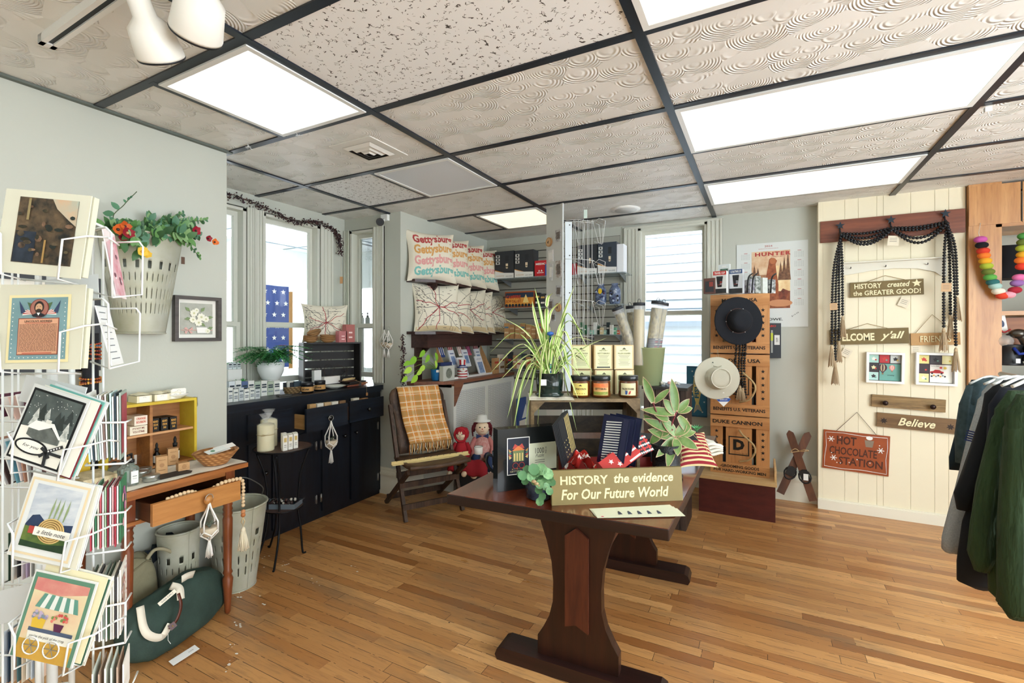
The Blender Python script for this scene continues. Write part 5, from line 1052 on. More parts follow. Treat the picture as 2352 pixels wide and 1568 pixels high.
# fern in white pot
c = PXY(622,-3.14,0);zb = PX(622,871,-3.14).z;H = .125
q = MB();q.cyl((c.x,c.y,CTZ),(c.x,c.y,zb),.05,m=WHITE);tag(q.build('plant_riser'),'small white riser under the potted fern on the black cabinet','riser')
t = thing('potted_fern','bushy green fern in a round white pot on the black cabinet by the bay windows','potted plant',(c.x,c.y,zb));q = MB();q.lathe((c.x,c.y,zb),[(.055,0),(.062,.004),(.085,.06),(.093,H),(.086,H),(.08,H-.02),(0,H-.02)],m=mat('e8efee',.25),n=28);q.build('pot',None,t)
q = MB();rr = random.Random(4)
for k in range(84):
    a = rr.uniform(0,6.28);L = rr.uniform(.14,.33);up = rr.uniform(.1,.9);b = Vector((c.x,c.y,zb+H-.01));d = Vector((math.cos(a)*.6,math.sin(a),0));tip = b+d*L+Vector((0,0,L*up*.6));mid = (b+tip)/2+Vector((0,0,.05));pts = catmull([b,mid,tip-Vector((0,0,.02))],6);q.tube(pts,.001,4,GRN[0])
    m = mat(rr.choice(['4aa65c','5cbc68','3a8c50','74c878','43965a']),.5)
    for i,p in enumerate(pts[2:]):
        dd_ = (pts[min(i+3,len(pts)-1)]-pts[i+1]).normalized()
        for s in (-1,1): q.leaf(p,dd_*.4+dd_.cross(Vector((0,0,1)))*s+Vector((0,0,.2)),(0,0,1),.042*(1-i/16),.0085,m,.3,2)
q.build('fronds',None,t)
q = MB();b = Vector((c.x+.02,c.y+.03,zb+H));
for k in range(9): p = b+Vector((rr.uniform(-.03,.02),rr.uniform(0,.18),rr.uniform(.05,.12)));q.tube([b,p],.0008,4,GRN[0]);[q.leaf(p,(math.cos(j*1.25),math.sin(j*1.25),.6),(0,0,1),.018,.007,mat('d95aa0' if k % 2 else 'ea8cc0'),.2,2) for j in range(5)]
q.build('pink_blooms',None,t)
# dark crate with slats, open to the room
def crate(name,lab,f,w,h,dep,m,mi,slats=4,t_=.012,gap=.01,cat='crate',back=True,corner=None):
    t = thing(name,lab,cat,f.p(w/2,0,-dep/2));
    for (nm,b) in (('bottom_panel',(0,0,w,t_)),('top_panel',(0,h-t_,w,h)),('side_panel',(0,t_,t_,h-t_)),('side_panel',(w-t_,t_,w,h-t_))): q = MB();q.fbox(f,*b,-dep,0,m);q.build(nm,None,t)
    if back:
        hh = (h-2*t_-(slats-1)*gap)/slats
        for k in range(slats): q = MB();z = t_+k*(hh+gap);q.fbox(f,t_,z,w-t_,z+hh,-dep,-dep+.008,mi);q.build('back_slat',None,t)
    return t
a_,b_ = PX(697,786,-3.16),PX(830,786,-2.97);w = Vector((b_.x-a_.x,b_.y-a_.y,0)).length;h = 1.29-CTZ;f = Fr((a_.x,a_.y,CTZ),(b_.x-a_.x,b_.y-a_.y,0),(0,0,1));ct = CTZ+h+.001
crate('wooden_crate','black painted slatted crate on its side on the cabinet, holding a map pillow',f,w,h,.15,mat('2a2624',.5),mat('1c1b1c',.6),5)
q = MB();rr = random.Random(6)
for k in range(12): 
    p = f.p(rr.uniform(.1,w-.06),rr.uniform(.05,.16),-.06);a0 = rr.uniform(0,6);r_ = rr.uniform(.02,.06);q.tube([p+Vector((0,r_*math.cos(a0+j*.5),r_*.8*math.sin(a0+j*.5))) for j in range(10)],.0018,4,mat('3a2a22' if k % 3 else '1a1a1c'))
tag(q.build('twig_wreath'),'tangle of dark twigs and cords inside the black crate','wreath')
# map pillow art -------------------------------------------------
def pillow(name,lab,c,r,u,W_,H_,T_,art,base,group=None,seed=1,cat='pillow',nu=26,loc=None):
    # c = centre, r/u in-plane axes; art(q, P) paints with P(x, y) on the bulging front
    f = Fr(c,r,u);rs = random.Random(seed);ph = rs.uniform(0,6)
    def hgt(x,y): a = max(0,1-abs(x)**2.6)*max(0,1-abs(y)**2.6);return T_*a**.55 + .004*math.sin(x*7+ph)*math.sin(y*6)*a
    def edge(x,y): return (x*(1-.12*(1-abs(y)**2)*abs(x)**1.5),y*(1-.11*(1-abs(x)**2)*abs(y)**1.5))
    def P(x,y,o=0,sgn=1): ex,ey = edge(x,y);return f.p(ex*W_/2,ey*H_/2,sgn*hgt(x,y)+o)
    lo = min(P(x,y).z for x in (-1,0,1) for y in (-1,0,1));t = thing(name,lab,cat,(c[0],c[1],lo),group);q = MB();q.grid(lambda a,b: P(2*a-1,2*b-1),nu,nu,base);q.grid(lambda a,b: P(2*b-1,2*a-1,0,-.6),12,12,base);q.build('cushion',None,t)
    q = MB();art(q,P);q.build('printed_cover',None,t);return t
def ribbon(q,P,pts,w,m,o=.0012,k=5):
    c = [Vector((x,y,0)) for x,y in pts];c = catmull(c,k) if len(c) > 2 else [c[0]+(c[1]-c[0])*(i/6) for i in range(7)];prev = None
    for i,p in enumerate(c):
        tn = (c[min(i+1,len(c)-1)]-c[max(i-1,0)]);tn = tn.normalized() if tn.length else Vector((1,0,0));s = Vector((-tn.y,tn.x,0))*w/2
        if max(abs(p.x),abs(p.y)) > .97: prev = None;continue
        row = [q.V(P(p.x-s.x,p.y-s.y,o)),q.V(P(p.x+s.x,p.y+s.y,o))]
        if prev: q.face([prev[0],prev[1],row[1],row[0]],m)
        prev = row
BKM,RDM,LKM = mat('3c3c3c',.8),mat('a8323a',.8),mat('55524c',.8)
def map_art(seed):
    def fn(q,P):
        rs = random.Random(seed);cx,cy = -.05,0
        q.grid(lambda a,b: P(-.96+1.92*a,-.96+.2*b,.0008),12,3,mat('d9c59a',.9))
        for k in range(15):
            a = k*2*PI/15+rs.uniform(-.2,.2);L = rs.uniform(.7,1.3);p = [(cx,cy)]
            for j in range(1,6): p.append((cx+L*j/5*math.cos(a)+rs.uniform(-.05,.05),cy+L*j/5*math.sin(a)+rs.uniform(-.05,.05)))
            red = k in (1,4,7,9,11,14);ribbon(q,P,p,.026 if red else .017,RDM if red else BKM,.0016 if red else .0012,3)
        for k in range(20):
            x,y = rs.uniform(-.95,.9),rs.uniform(-.9,.9);a = rs.uniform(0,6.28);p = [(x,y)]
            for j in range(5): a += rs.uniform(-.6,.6);x += .17*math.cos(a);y += .17*math.sin(a);p.append((x,y))
            ribbon(q,P,p,.012,BKM,.0012,3)
        for k in range(30): x,y = rs.uniform(-.9,.8),rs.uniform(-.9,.9);w = rs.uniform(.04,.13);ribbon(q,P,[(x,y),(x+w,y)],.02,LKM,.0012)
        for k in range(60):
            x = -.95+.3*rs.random()**1.5;y = rs.uniform(-.3,.95);ribbon(q,P,[(x,y),(x+.05,y-.07*rs.random())],.016,LKM,.0012)
    return fn
CRM = mat('e6dfcb',.9,bump=.15,bscale=300);WHP = mat('e9e3cf',.9,bump=.15,bscale=300)
rr_ = f.r;W_ = .375;pc = f.p(w*.42,h+W_*.41+.002,-.085);pillow('throw_pillow','cream map-printed pillow standing on the black crate in the bay',pc,f.r,Vector((0,0,1))-f.n*.1,W_,W_*.84,.05,map_art(3),WHP)
# wooden bowls on the crate
BWL = wood('b58a5a','8a6238','Y',1.5,.5)
def bowl(px,x,z,lab,tilt=0,s=1,dz=0,m=BWL):
    c = PXY(px,x,z);q = MB();ax = Vector((.15,-math.sin(tilt),math.cos(tilt)));q.lathe(c,[(.02*s,0),(.035*s,.006*s),(.052*s,.022*s),(.054*s,.027*s),(.048*s,.025*s),(.03*s,.01*s),(0,.008*s)],ax=ax,n=24,m=m,sx=.75,sy=1.15);return tag(q.build('wooden_bowl'),lab,'bowl','oval wooden bowls stacked on the black crate')
for k in range(3):
    bowl(712,-3.09,ct+k*.012,'oval wooden bowl in the left nested stack on the black crate, '+('bottom','middle','top')[k]+' one');bowl(752,-3.03,ct+k*.014,'oval wooden bowl in the right nested stack on the black crate, '+('bottom','middle','top')[k]+' one',s=1.1)
for k in range(2): bowl(722,-3.07,ct+.05+k*.012,'oval wooden bowl tilted on top of the nested bowls, '+('lower','upper')[k]+' of two',.35)
# pink candle jars and far window sill bits
for k,(a,b,c0,c1,col) in enumerate(((779,797,760,784,'e89a9c'),(795,815,745,784,'d98a86'))): pbox('candle_jar','square pink glass candle jar on the right of the black crate, '+('shorter','taller')[k],'candle jar',('x',-2.98),a,c0,b,c1,.04,mat(col,.1,trans=.4),bars(['f4d9d6',None,'f4d9d6'],.3,.7,.2,.6),z0=ct,bev=.003)
# dishes, baskets, jars along the top
c = PXY(672,-3.03,CTZ);q = MB();q.lathe(c,[(.05,0),(.055,.004),(.062,.045),(.064,.05),(.058,.05),(.05,.01),(0,.008)],n=28,m=WICK2,sx=.75,sy=1.1);tag(q.build('wicker_basket'),'small dark oval wicker basket on the black cabinet behind the amber jars','basket')
for k in range(4): pbox('soap_packet','packet tucked in the small dark wicker basket, '+ORD[k],'packet',('x',-3.05+.012*k),652+k*8,878-k % 2*3,668+k*8,888,.01,mat(['23282f','c9ccc4','2a3038','3b4a55'][k]),group='packets in the dark wicker basket',z0=CTZ+.02)
q = MB();c = PXY(655,-2.95,CTZ);q.prism([(c.x-.03,c.y-.05,CTZ),(c.x+.02,c.y-.06,CTZ),(c.x+.03,c.y+.03,CTZ),(c.x,c.y+.06,CTZ),(c.x-.03,c.y+.04,CTZ)],(0,0,.008));tag(q.build('slate_tray',mat('4a4844',.7),recalc=True),'flat grey stone slab in front of the dark wicker basket','tray')
def soakjar(px,x,lab,s=1):
    c = PXY(px,x,CTZ+.001);t = thing('cosmetic_jar',lab,'jar',c);q = MB();q.lathe(c,[(.04*s,0),(.043*s,.004),(.043*s,.05*s),(.038*s,.054*s)],m=mat('15161a',.15),n=28);q.build('jar',None,t)
    q = MB();q.lathe(c+Vector((0,0,.054*s)),[(.042*s,0),(.043*s,.002),(.043*s,.018*s),(.04*s,.021*s),(0,.021*s)],m=mat('1d1e22',.3),n=28);q.build('lid',None,t)
    q = MB();q.lathe(c+Vector((0,0,.01*s)),[(.0436*s,0),(.0436*s,.034*s)],m=mat('c99a5c',.6),n=28,caps=False);n = Vector((.62,-.78,0)).normalized();fr = Fr(c+n*(.0445*s)+Vector((0,0,.026*s)),Vector((0,0,1)).cross(n)*1,(0,0,1));q.text(fr,'SOAK',0,0,w=.05*s,h=.014*s,d=.0004,m=mat('1a1a1a'),bold=.03);q.build('label',None,t)
soakjar(706,-2.97,'black jar with amber label reading soak, nearest on the black cabinet');soakjar(734,-3.0,'black jar with amber label reading soak, just behind the first')
c = PXY(768,-3.0,CTZ);q = MB();q.lathe(c,[(.03,0),(.04,.004),(.085,.022),(.088,.026),(.08,.024),(.03,.008),(0,.008)],m=mat('e9ece0',.2),n=36);tag(q.build('plate'),'cream oval plate at the front edge of the black cabinet','plate')
pbox('napkin_pack','white paper box lying on the black cabinet behind the cream plate','box',('x',-3.08),745,864,781,874,.05,mat('efece6'),z0=CTZ+.03);pbox('white_jar','small white jar behind the amber jars on the black cabinet','jar',('x',-3.1),722,850,738,880,.03,mat('eef0ee',.3),z0=CTZ,bev=.006)
for k,(px,L,z,c,rz) in enumerate(((812,.1,0,'8a4a34',.1),(806,.09,.014,'2b2422',-.1),(815,.085,.026,'1f1c1c',.25),(800,.055,.04,'4a2f22',-.2),(822,.07,.012,'a8643c',.3))):
    c_ = PXY(px,-3.02,CTZ+.001+z);f = Fr(c_,(math.sin(rz)*.3,1,0),(-1,.1,0));q = MB();q.fbox(f,-L,-.04,L,.05,0,.011,wood(c,c,'Y',1,.5));tag(q.build('cutting_board'),('reddish','dark brown','black','small dark','light reddish')[k]+' wooden board in the pile at the right end of the black cabinet','board')
p = PXY(796,-3.0,CTZ+.058);q = MB();[q.cyl(p+Vector((.01*j,-.04,.007*(j % 2))),p+Vector((.01*j,.06,.007*(j % 2)+.004)),.006,m=mat('d9bf8c')) for j in range(4)];tag(q.build('stick_bundle'),'bundle of pale wooden sticks lying on the dark boards','sticks')
p = PXY(832,-2.9,CTZ+.03);q = MB();q.tube(catmull([p+Vector((-.05,-.04,.03)),p,p+Vector((.045,0,-.02)),p+Vector((.05,0,-.08))],5),.0012,4,mat('b79a6a'));f = Fr(p+Vector((.052,0,-.1)),(.3,1,0),(0,0,1));q.fbox(f,-.008,0,.008,.025,0,.001,mat('a5713f'));q.build('hang_tag_') if 0 else tag(q.build('hang_tag'),'small brown hang tag on string over the edge of the black cabinet','tag')
for k in range(5):
    a = 712+k*17;tag(pbox('soap_bar','soap','soap',('x',XF+.06),a,928-k*2,a+14,940,.03,mat(['c9a06a','e9e6da','d9b98c','efe9d9','8a6a4a'][k]),z0=.71,bev=.004),'wrapped bar in the open left black drawer, '+ORD[k],'soap','bars in the open black drawer')
for k in range(3): a = 812+k*20;tag(pbox('soap_bar','x','soap',('x',XF+.04),a,914,a+13,925,.03,mat(['e6dfc8','b8895a','ecead9'][k]),z0=.71,bev=.004),'wrapped bar in the open right black drawer, '+ORD[k],'soap','bars in the right black drawer')
macrame('m','white macrame hanger with small planted pot on the black drawer knob',Vector((dA[2]+.03,(dA[0]+dA[1])/2,.775)),.33,.085)
macrame('m','white macrame hanger on the column wall, left of the pair',Vector((-2.83,SY-.03,1.42)),.26,.07);macrame('m','white macrame hanger on the column wall, right of the pair',Vector((-2.78,SY-.035,1.415)),.26,.07)
# ---- wire side stand ----
st = thing('plant_stand','small round two-tier black wire stand in front of the black cabinet','plant stand',(-2.585,1.92,0));IR = mat('17171a',.4,.6)
c = Vector((-2.60,1.925,0));zt,zs = .665,.30;BR = mat('5a3f33',.5,noise='3f2b24',nscale=30)
for (fx_,fy_) in ((-2.478,1.777),(-2.519,2.0),(-2.764,1.952),(-2.66,1.79)):
    q = MB();p = Vector((fx_,fy_,0));d = (p-c);d.z = 0;d.normalize();q.tube(catmull([c+d*.145+Vector((0,0,zt-.02)),c+d*.10+Vector((0,0,.5)),c+d*.085+Vector((0,0,zs)),c+d*.10+Vector((0,0,.15)),p+Vector((0,0,.012)),p+d*.02+Vector((0,0,.006))],6),.006,6,IR);q.build('leg',None,st)
q = MB();q.cyl((c.x,c.y,zt-.006),(c.x,c.y,zt),.16,m=BR,n=36);q.tube([c+Vector((.163*math.cos(a*.2),.163*math.sin(a*.2),zt-.002)) for a in range(32)],.005,6,IR,closed=True);q.build('top_tray',None,st)
q = MB();q.cyl((c.x,c.y,zs-.006),(c.x,c.y,zs),.11,m=BR,n=30);q.tube([c+Vector((.112*math.cos(a*.2),.112*math.sin(a*.2),zs-.002)) for a in range(32)],.004,6,IR,closed=True);q.build('lower_tray',None,st)
def candle(p,r,h,lab):
    t = thing('pillar_candle',lab,'candle',p);q = MB();q.lathe(p,[(r,0),(r*1.02,.01),(r,h*.5),(r*1.01,h*.95),(r*.8,h),(0,h)],m=mat('e6dcae',.5,noise='d9cd98',nscale=20),n=22);q.build('wax',None,t)
    q = MB();q.lathe(p,[(r*1.04,.002),(r*1.06,h*.5),(r*1.05,h),(r*.35,h+.012),(r*.2,h+.018),(r*.55,h+.045),(r*.8,h+.06)],m=film('eef2f2',.22,.1),n=14,caps=False);q.build('cellophane',None,t)
    q = MB();z = p.z+h*.62;q.tube([Vector((p.x+r*1.07*math.cos(a*.35),p.y+r*1.07*math.sin(a*.35),z)) for a in range(18)],.0015,5,mat('a58a5c'),closed=True);n = Vector((.8,-.6,0))
    for s in (-1,1): e = p+n*(r*1.1);e.z = z;q.tube([e,e+Vector((.005,s*.02,.012)),e+Vector((.004,s*.03,0)),e],.0012,4,mat('a58a5c'))
    q.build('raffia_bow',None,t)
candle(Vector((-2.615,1.82,zt+.001)),.046,.155,'tall cream pillar candle wrapped in cellophane on the wire stand, front one');candle(Vector((-2.70,1.90,zt+.001)),.046,.165,'cream pillar candle in cellophane on the wire stand, behind the other')
for k in range(7):
    i,j = k % 3,k//3;p = Vector((-2.50-.033*j+.02*0,1.865+.036*i+.022*j,zt+.001));f = Fr(p,(.25,.97,0),(0,0,1));q = MB();q.fbox(f,-.013,0,.013,.088 if j < 2 else .09,-.024,0,mat('edebdf'));q.fq(f,-.008,.05,.008,.075,.0006,mat('c9b06a'));q.fq(f,-.007,.03,.007,.034,.0006,mat('8a8a84'));q.fq(f,-.007,.02,.007,.023,.0006,mat('8a8a84'));tag(q.build('soap_carton'),'narrow white soap carton in the cluster on the wire stand','soap box','white cartons on the wire stand')
t = thing('glass_tray','rectangular tray of dark potpourri on the lower tier of the wire stand','tray',c+Vector((0,0,zs)));q = MB();f = Fr(c+Vector((0,0,zs+.001)),_rt,_fw)
q.prism([f.p(x,y,0) for x,y in ((-.085,-.05),(.085,-.05),(.085,.05),(-.085,.05))],(0,0,.004),mat('7d8c98',.1,.6));[q.fbox(f,*b,0,.03,mat('8d9ba6',.1,.5)) for b in ((-.09,-.054,.09,-.05),(-.09,.05,.09,.054),(-.094,-.054,-.088,.054),(.088,-.054,.094,.054))];q.build('tray_body',None,t)
q = MB();rr = random.Random(2);[q.ball(f.p(rr.uniform(-.07,.07),rr.uniform(-.035,.035),.018+rr.random()*.02),rr.uniform(.006,.012),mat(rr.choice(['2b1a17','3b1f1c','b9b6ac','1d1a1a'])),6,4) for _ in range(60)];o = q.build('potpourri',None,t);o['kind'] = 'stuff'
for s in (-1,1): q = MB();q.tube(catmull([f.p(s*.09,-.03,.03),f.p(s*.12,-.02,.045),f.p(s*.12,.02,.045),f.p(s*.09,.03,.03)],5),.003,5,mat('6d7680',.3,.8));q.build('handle',None,t)
# ---- berry garland along the bay head, camera ----
def garland(lab,pts,seed,n=1000,sp=.026):
    t = thing('berry_garland',lab,'garland',pts[0]);c_ = catmull(pts,10);q = MB();q.tube(c_,.002,4,mat('4a3328'));q.build('vine',None,t);q = MB();rs = random.Random(seed);M1 = [mat('3f2630',.5),mat('2c2024',.5),mat('54342f',.5)]
    for k in range(n): p = c_[rs.randrange(len(c_))]+Vector((rs.gauss(0,sp*.5),rs.gauss(0,sp*.5),rs.gauss(-.008,sp*.45)));q.ball(p,rs.uniform(.0035,.006),M1[rs.randrange(3)],5,4)
    o = q.build('berries',None,t);o['kind'] = 'stuff'
Xg = -3.30
garland('dark berry garland strung along the top of the bay windows',[Vector((Xg,1.7,2.335)),Vector((Xg,2.0,2.34)),Vector((Xg,2.3,2.31)),Vector((Xg,2.55,2.26)),Vector((Xg,2.75,2.30)),Vector((Xg,2.93,2.27)),Vector((-3.28,2.98,2.2)),Vector((-3.27,2.99,2.07))],1)
garland('dark berry garland hanging down the edge of the alcove wall, behind the pothos',[Vector((-2.66,3.09,1.35)),Vector((-2.65,3.085,1.15)),Vector((-2.66,3.09,1.0)),Vector((-2.65,3.10,.85)),Vector((-2.66,3.09,.74))],2,340,.02)
q = MB();q.tube([(-3.27,2.99,2.03),(-3.27,2.99,1.86)],.0012,4,mat('b5a58a'));q.fbox(Fr((-3.265,2.99,1.80),_rt,(0,0,1)),-.012,0,.012,.06,0,.004,mat('c99a6a'));tag(q.build('hang_tag'),'small brown paper tag hanging below the berry garland in the bay corner','tag')
t = thing('security_camera','small black and white security camera at the ceiling corner of the bay','camera',(-2.83,SY-.05,2.26));q = MB();q.box(-2.87,SY-.03,2.32,-2.80,SY,2.37,WHITE);q.cyl((-2.84,SY-.02,2.33),(-2.83,SY-.07,2.30),.012,m=WHITE);q.build('bracket',None,t);q = MB();d = (Vector((0,0,1.2))-Vector((-2.83,SY-.06,2.29))).normalized();p = Vector((-2.84,SY-.07,2.30));q.cyl(p-d*.03,p+d*.035,.03,m=mat('b9bcb9',.4),n=20);q.cyl(p+d*.035,p+d*.045,.033,m=BLACK,n=20);q.cyl(p+d*.045,p+d*.047,.018,m=mat('30343a',.1),n=16);q.build('camera_body',None,t)
# ---- seen through the bay panes ----
FLG = mat('45599c',.8);f = Fr((-4.3,2.72,1.02),(0,1,0),(0,0,1));t = thing('star_flag','blue flag with white stars hanging in the sunroom behind the bay window','flag',(-4.3,3.0,1.0));q = MB();q.grid(lambda u,v: f.p(.52*u,.82*v,.012*math.sin(u*14)),20,6,FLG)
for i in range(5):
    for j in range(7): q.fstar(f,.05+.1*i+(.03 if j % 2 else 0),.07+.115*j,.028,.02,WHITE)
q.build('cloth',None,t)
q = MB();f = Fr((-4.35,3.28,1.0),(0,1,0),(0,0,1));q.grid(lambda u,v: f.p(.05*u,.8*v,.01*math.sin(u*9)),6,4,mat('d9a86a',.8));tag(q.build('tan_pennant'),'tan cloth edge hanging beside the blue star flag in the sunroom','cloth')
t = thing('pink_banner','pink scalloped display cloth with white dots in the sunroom behind the pillow','banner',(-3.6,3.9,.9));q = MB();f = FF((-3.55,3.75,.95),.2);q.fbox(f,0,0,.42,.36,0,.004,mat('e8638f',.7));q.fbox(f,.0,.33,.42,.38,.004,.008,mat('f3eef0'));[q.fdisc(f,.05+i*.05,.04+(i % 3)*.05,.012,d=.006,m=mat('f7e9ee'),n=8) for i in range(8)];q.build('cloth',None,t)
for k,px in enumerate((818,831,844)):
    p = PY(px,745,3.28);p.z = 1.43;t = thing('soap_dispenser','white bottle with black pump on the sash ledge of the narrow bay window, '+('left','middle','right')[k],'soap bottle',p);q = MB();q.lathe(p,[(.02,0),(.022,.004),(.022,.075),(.012,.085)],m=mat('e3eaea',.3),n=16);q.build('bottle',None,t);q = MB();q.lathe(p+Vector((0,0,.085)),[(.012,0),(.012,.014),(.005,.016),(.005,.03),(.012,.034),(.01,.04)],m=BLACK,n=12);q.build('pump',None,t)
q = MB();q.box(-3.4,3.24,1.415,-2.82,3.36,1.43,WHITE);q.box(-3.39,3.35,0,-3.37,3.36,1.43,WHITE);q.box(-2.85,3.35,0,-2.83,3.36,1.43,WHITE);tag(q.build('ledge_table'),'white ledge carrying three pump bottles outside the narrow bay window','ledge')
# ================= ALCOVE PILLOWS =================
class PF:
    def __init__(s,P,k=0): s.P = P;s.k = k
    def p(s,x,y,d=0): return s.P(x,y+s.k*math.sin(x*3.2),d)
def getty(q,P):
    f = PF(P,.07)
    for i,c in enumerate(('b34a48','d6a05e','dfa09c','7dbcb4')): q.text(f,'Gettysburg',.02,.62-.42*i,w=1.66,h=.46,d=.0015,m=mat(c,.9),bold=.038)
pr_,pu_ = Vector((.46,.89,0)).normalized(),Vector((-.12,.06,1))
ED = [(1044,.46),(1079,.45),(1114,.45),(1143,.44)]
for k,(px,W_) in enumerate(ED):
    e = PX(px,600,-2.455);e.z = 1.828+W_*.44;c = e-pr_*(W_/2)+Vector((0,0,0));pillow('throw_pillow','cream pillow printed with rainbow wavy lettering on the upper shelf, '+('nearest the bay','second from the bay','third from the bay','farthest from the bay')[k],c,pr_,pu_,W_*1.03,W_*1.0,.07,getty,CRM,'lettered pillows on the upper shelf',k,nu=20)
for k,(px,W_) in enumerate(((1056,.46),(1084,.45),(1118,.45),(1134,.44),(1163,.43))):
    e = PX(px,700,-2.452);e.z = 1.384+W_*.44;pillow('throw_pillow','cream map pillow on the lower shelf, '+('nearest the bay','second from the bay','in the middle of five','fourth from the bay','farthest from the bay')[k],e-pr_*(W_/2),pr_,pu_,W_*1.03,W_*1.0,.07,map_art(11+k),WHP,'map pillows on the lower shelf',k,nu=20)
# ================= SLAT WALL =================
SLT = mat('a9a89c',.6);q = MB();z = .9
while z < 2.25: q.box(-2.64,4.478,z,-1.2,4.498,z+.068,SLT);z += .078
q.box(-2.64,4.492,.88,-1.2,4.4995,2.3,mat('4c4b46',.8));struct(q.build('trim_4'))
GLS = film('bcd3dc',.35,.05)
def gshelf(px0,px1,py,y,lab):
    a,b = PY(px0,py,y),PY(px1,py,y);t = thing('glass_shelf',lab,'shelf',((a.x+b.x)/2,y+.1,a.z-.008));q = MB();q.box(a.x,y,a.z-.008,b.x,4.478,a.z,GLS);q.build('shelf_board',None,t)
    for x in (a.x+.06,b.x-.06): q = MB();q.prism([(x,4.478,a.z-.01),(x,4.478,a.z-.07),(x,y+.03,a.z-.012)],(.003,0,0),mat('8c9296',.3,.6));q.build('shelf_bracket',None,t)
    return a.z
Y1 = 4.22
s1 = gshelf(1135,1262,640,Y1,'glass shelf on the slat wall under the black device boxes');s2 = gshelf(1150,1262,707,Y1,'glass shelf on the slat wall under the campfire game box');s3 = gshelf(1140,1262,778,Y1,'glass shelf on the slat wall under the kraft packets');s4 = gshelf(1312,1436,631,Y1,'glass shelf on the slat wall right of the wire tower');s5 = gshelf(1330,1432,700,Y1,'glass shelf on the slat wall under the clear bags');s6 = gshelf(1330,1425,768,Y1,'glass shelf on the slat wall behind the candle boxes');s7 = gshelf(1160,1262,846,Y1,'lowest glass shelf on the slat wall behind the spider plant')
def dh(q,f,w,h):
    q.fpoly(f,[(-w/2,0),(w/2,0),(w/2,h*.18),(0,h*.2),(-w*.2,h*.25),(-w/2,h*.32)],.0008,mat('dfe0dd'));q.fpoly(f,[(-w/2,h*.32),(-w*.2,h*.25),(0,h*.2),(-w*.2,h*.225),(-w/2,h*.29)],.0012,mat('d08f3a'))
    for k in range(3): q.fq(f,-w*.45,h*(.77-.125*k),-w*.24,h*(.865-.125*k),.0012,mat('d9dbd9'));q.fdisc(f,-w*.34,h*(.82-.125*k),w*.05,d=.0016,m=BLACK,n=8)
    q.fq(f,w*.08,h*.40,w*.2,h*.54,.0012,mat('ead9bc'));q.fdisc(f,w*.14,h*.40,w*.06,d=.0012,m=mat('ead9bc'),n=12);q.fq(f,w*.06,h*.62,w*.24,h*.84,.0012,mat('2b2f34'));q.text(f,'DH-840',w*.26,h*.07,w=w*.34,h=h*.045,d=.0014,m=mat('707478'));q.text(f,'OUTDOOR',-w*.22,h*.09,w=w*.42,h=h*.04,d=.0014,m=mat('c08a4a'))
for k,a in enumerate(((1137,577,1180),(1182,574,1225),(1326,562,1371),(1373,556,1416))): pbox('device_box','black and white device box on a glass shelf, '+('first from the pillows','second from the pillows','behind the wire tower pockets','nearest the window')[k],'box',('y',Y1+.02),a[0],a[1],a[2],640,.12,mat('30343a',.3) if k < 3 else mat('3b4450',.3),dh,'black device boxes on the slat wall',(s1 if k < 2 else s4)+.001)
pbox('box_end','plain white carton beside the device box nearest the window','box',('y',Y1+.03),1417,560,1432,628,.12,mat('eef1f5'),z0=s4+.001)
pbox('first_aid_pouch','red first aid pouch labelled medic beside the device boxes','pouch',('y',Y1+.03),1228,598,1256,637,.05,mat('b81e28',.5),lambda q,f,w,h: (q.text(f,'MEDIC',0,h*.78,w=w*.8,h=h*.13,d=.002,m=WHITE,bold=.03),q.fq(f,-w*.3,h*.2,w*.25,h*.24,.002,WHITE),q.fpoly(f,[(-w*.2,h*.3),(-w*.05,h*.3),(-w*.12,h*.42)],.002,WHITE),q.fpoly(f,[(.0,h*.3),(w*.16,h*.3),(w*.08,h*.42)],.002,WHITE)),z0=s1+.001,bev=.006);pbox('blue_pouch','blue pouch edge showing beside the red first aid pouch','pouch',('y',Y1+.02),1252,606,1262,638,.04,mat('2a4f9a',.5),z0=s1+.001,bev=.006);pbox('red_pouch','red pouch seen through the wires of the white tower','pouch',('y',Y1+.03),1314,605,1330,631,.05,mat('a8202c',.5),z0=s4+.001,bev=.006)
def camp(q,f,w,h):
    q.fq(f,-w*.48,h*.08,w*.48,h*.92,.0008,mat('26344a'));q.fq(f,-w*.48,h*.1,w*.48,h*.62,.001,mat('d98a2e',noise='e8b255',nscale=25));q.text(f,'CAMPFIRE',-w*.2,h*.66,w=w*.5,h=h*.22,d=.002,m=mat('c4402a'),bold=.03);q.text(f,'BOW CALL KIT',-w*.2,h*.4,w=w*.5,h=h*.18,d=.002,m=mat('8c2a20'),bold=.02);q.fpoly(f,[(w*.12,h*.3),(w*.32,h*.3),(w*.28,h*.55),(w*.22,h*.82),(w*.16,h*.55)],.0016,mat('f4d98a'))
    for i in range(9): q.fdisc(f,-w*.44+i*w*.11,h*.14,w*.05,d=.0018,m=mat('1b2430'),n=8)
pbox('game_box','wide orange and navy campfire kit box on the slat wall shelf','box',('y',Y1+.03),1160,669,1227,706,.06,mat('a34e22'),camp,z0=s2+.001)
for k,(a,b,t_,c) in enumerate(((1229,1240,672,'1d222c'),(1241,1252,674,'33373a'),(1253,1260,678,'d9d4c8'))): pbox('small_box','small box between the campfire kit box and the white tower, '+ORD[k],'box',('y',Y1+.04),a,t_,b,706,.04,mat(c),bars(['c9a35a',None,'e6e2d8']),'small boxes beside the campfire kit',s2+.001)
for k in range(8): pbox('kraft_packet','kraft card packet in the row on the third glass shelf, '+ORD[k],'packet',('y',Y1+.03+.02*(k % 2)),1158+k*12.4,742+(k % 3)*3,1169+k*12.4,777,.015,KR,bars(['5f7f9a' if k % 3 == 0 else 'd9c09a',None,'e0cda8'],.1,.9,.3,.8),'kraft packets on the slat wall',s3+.001)
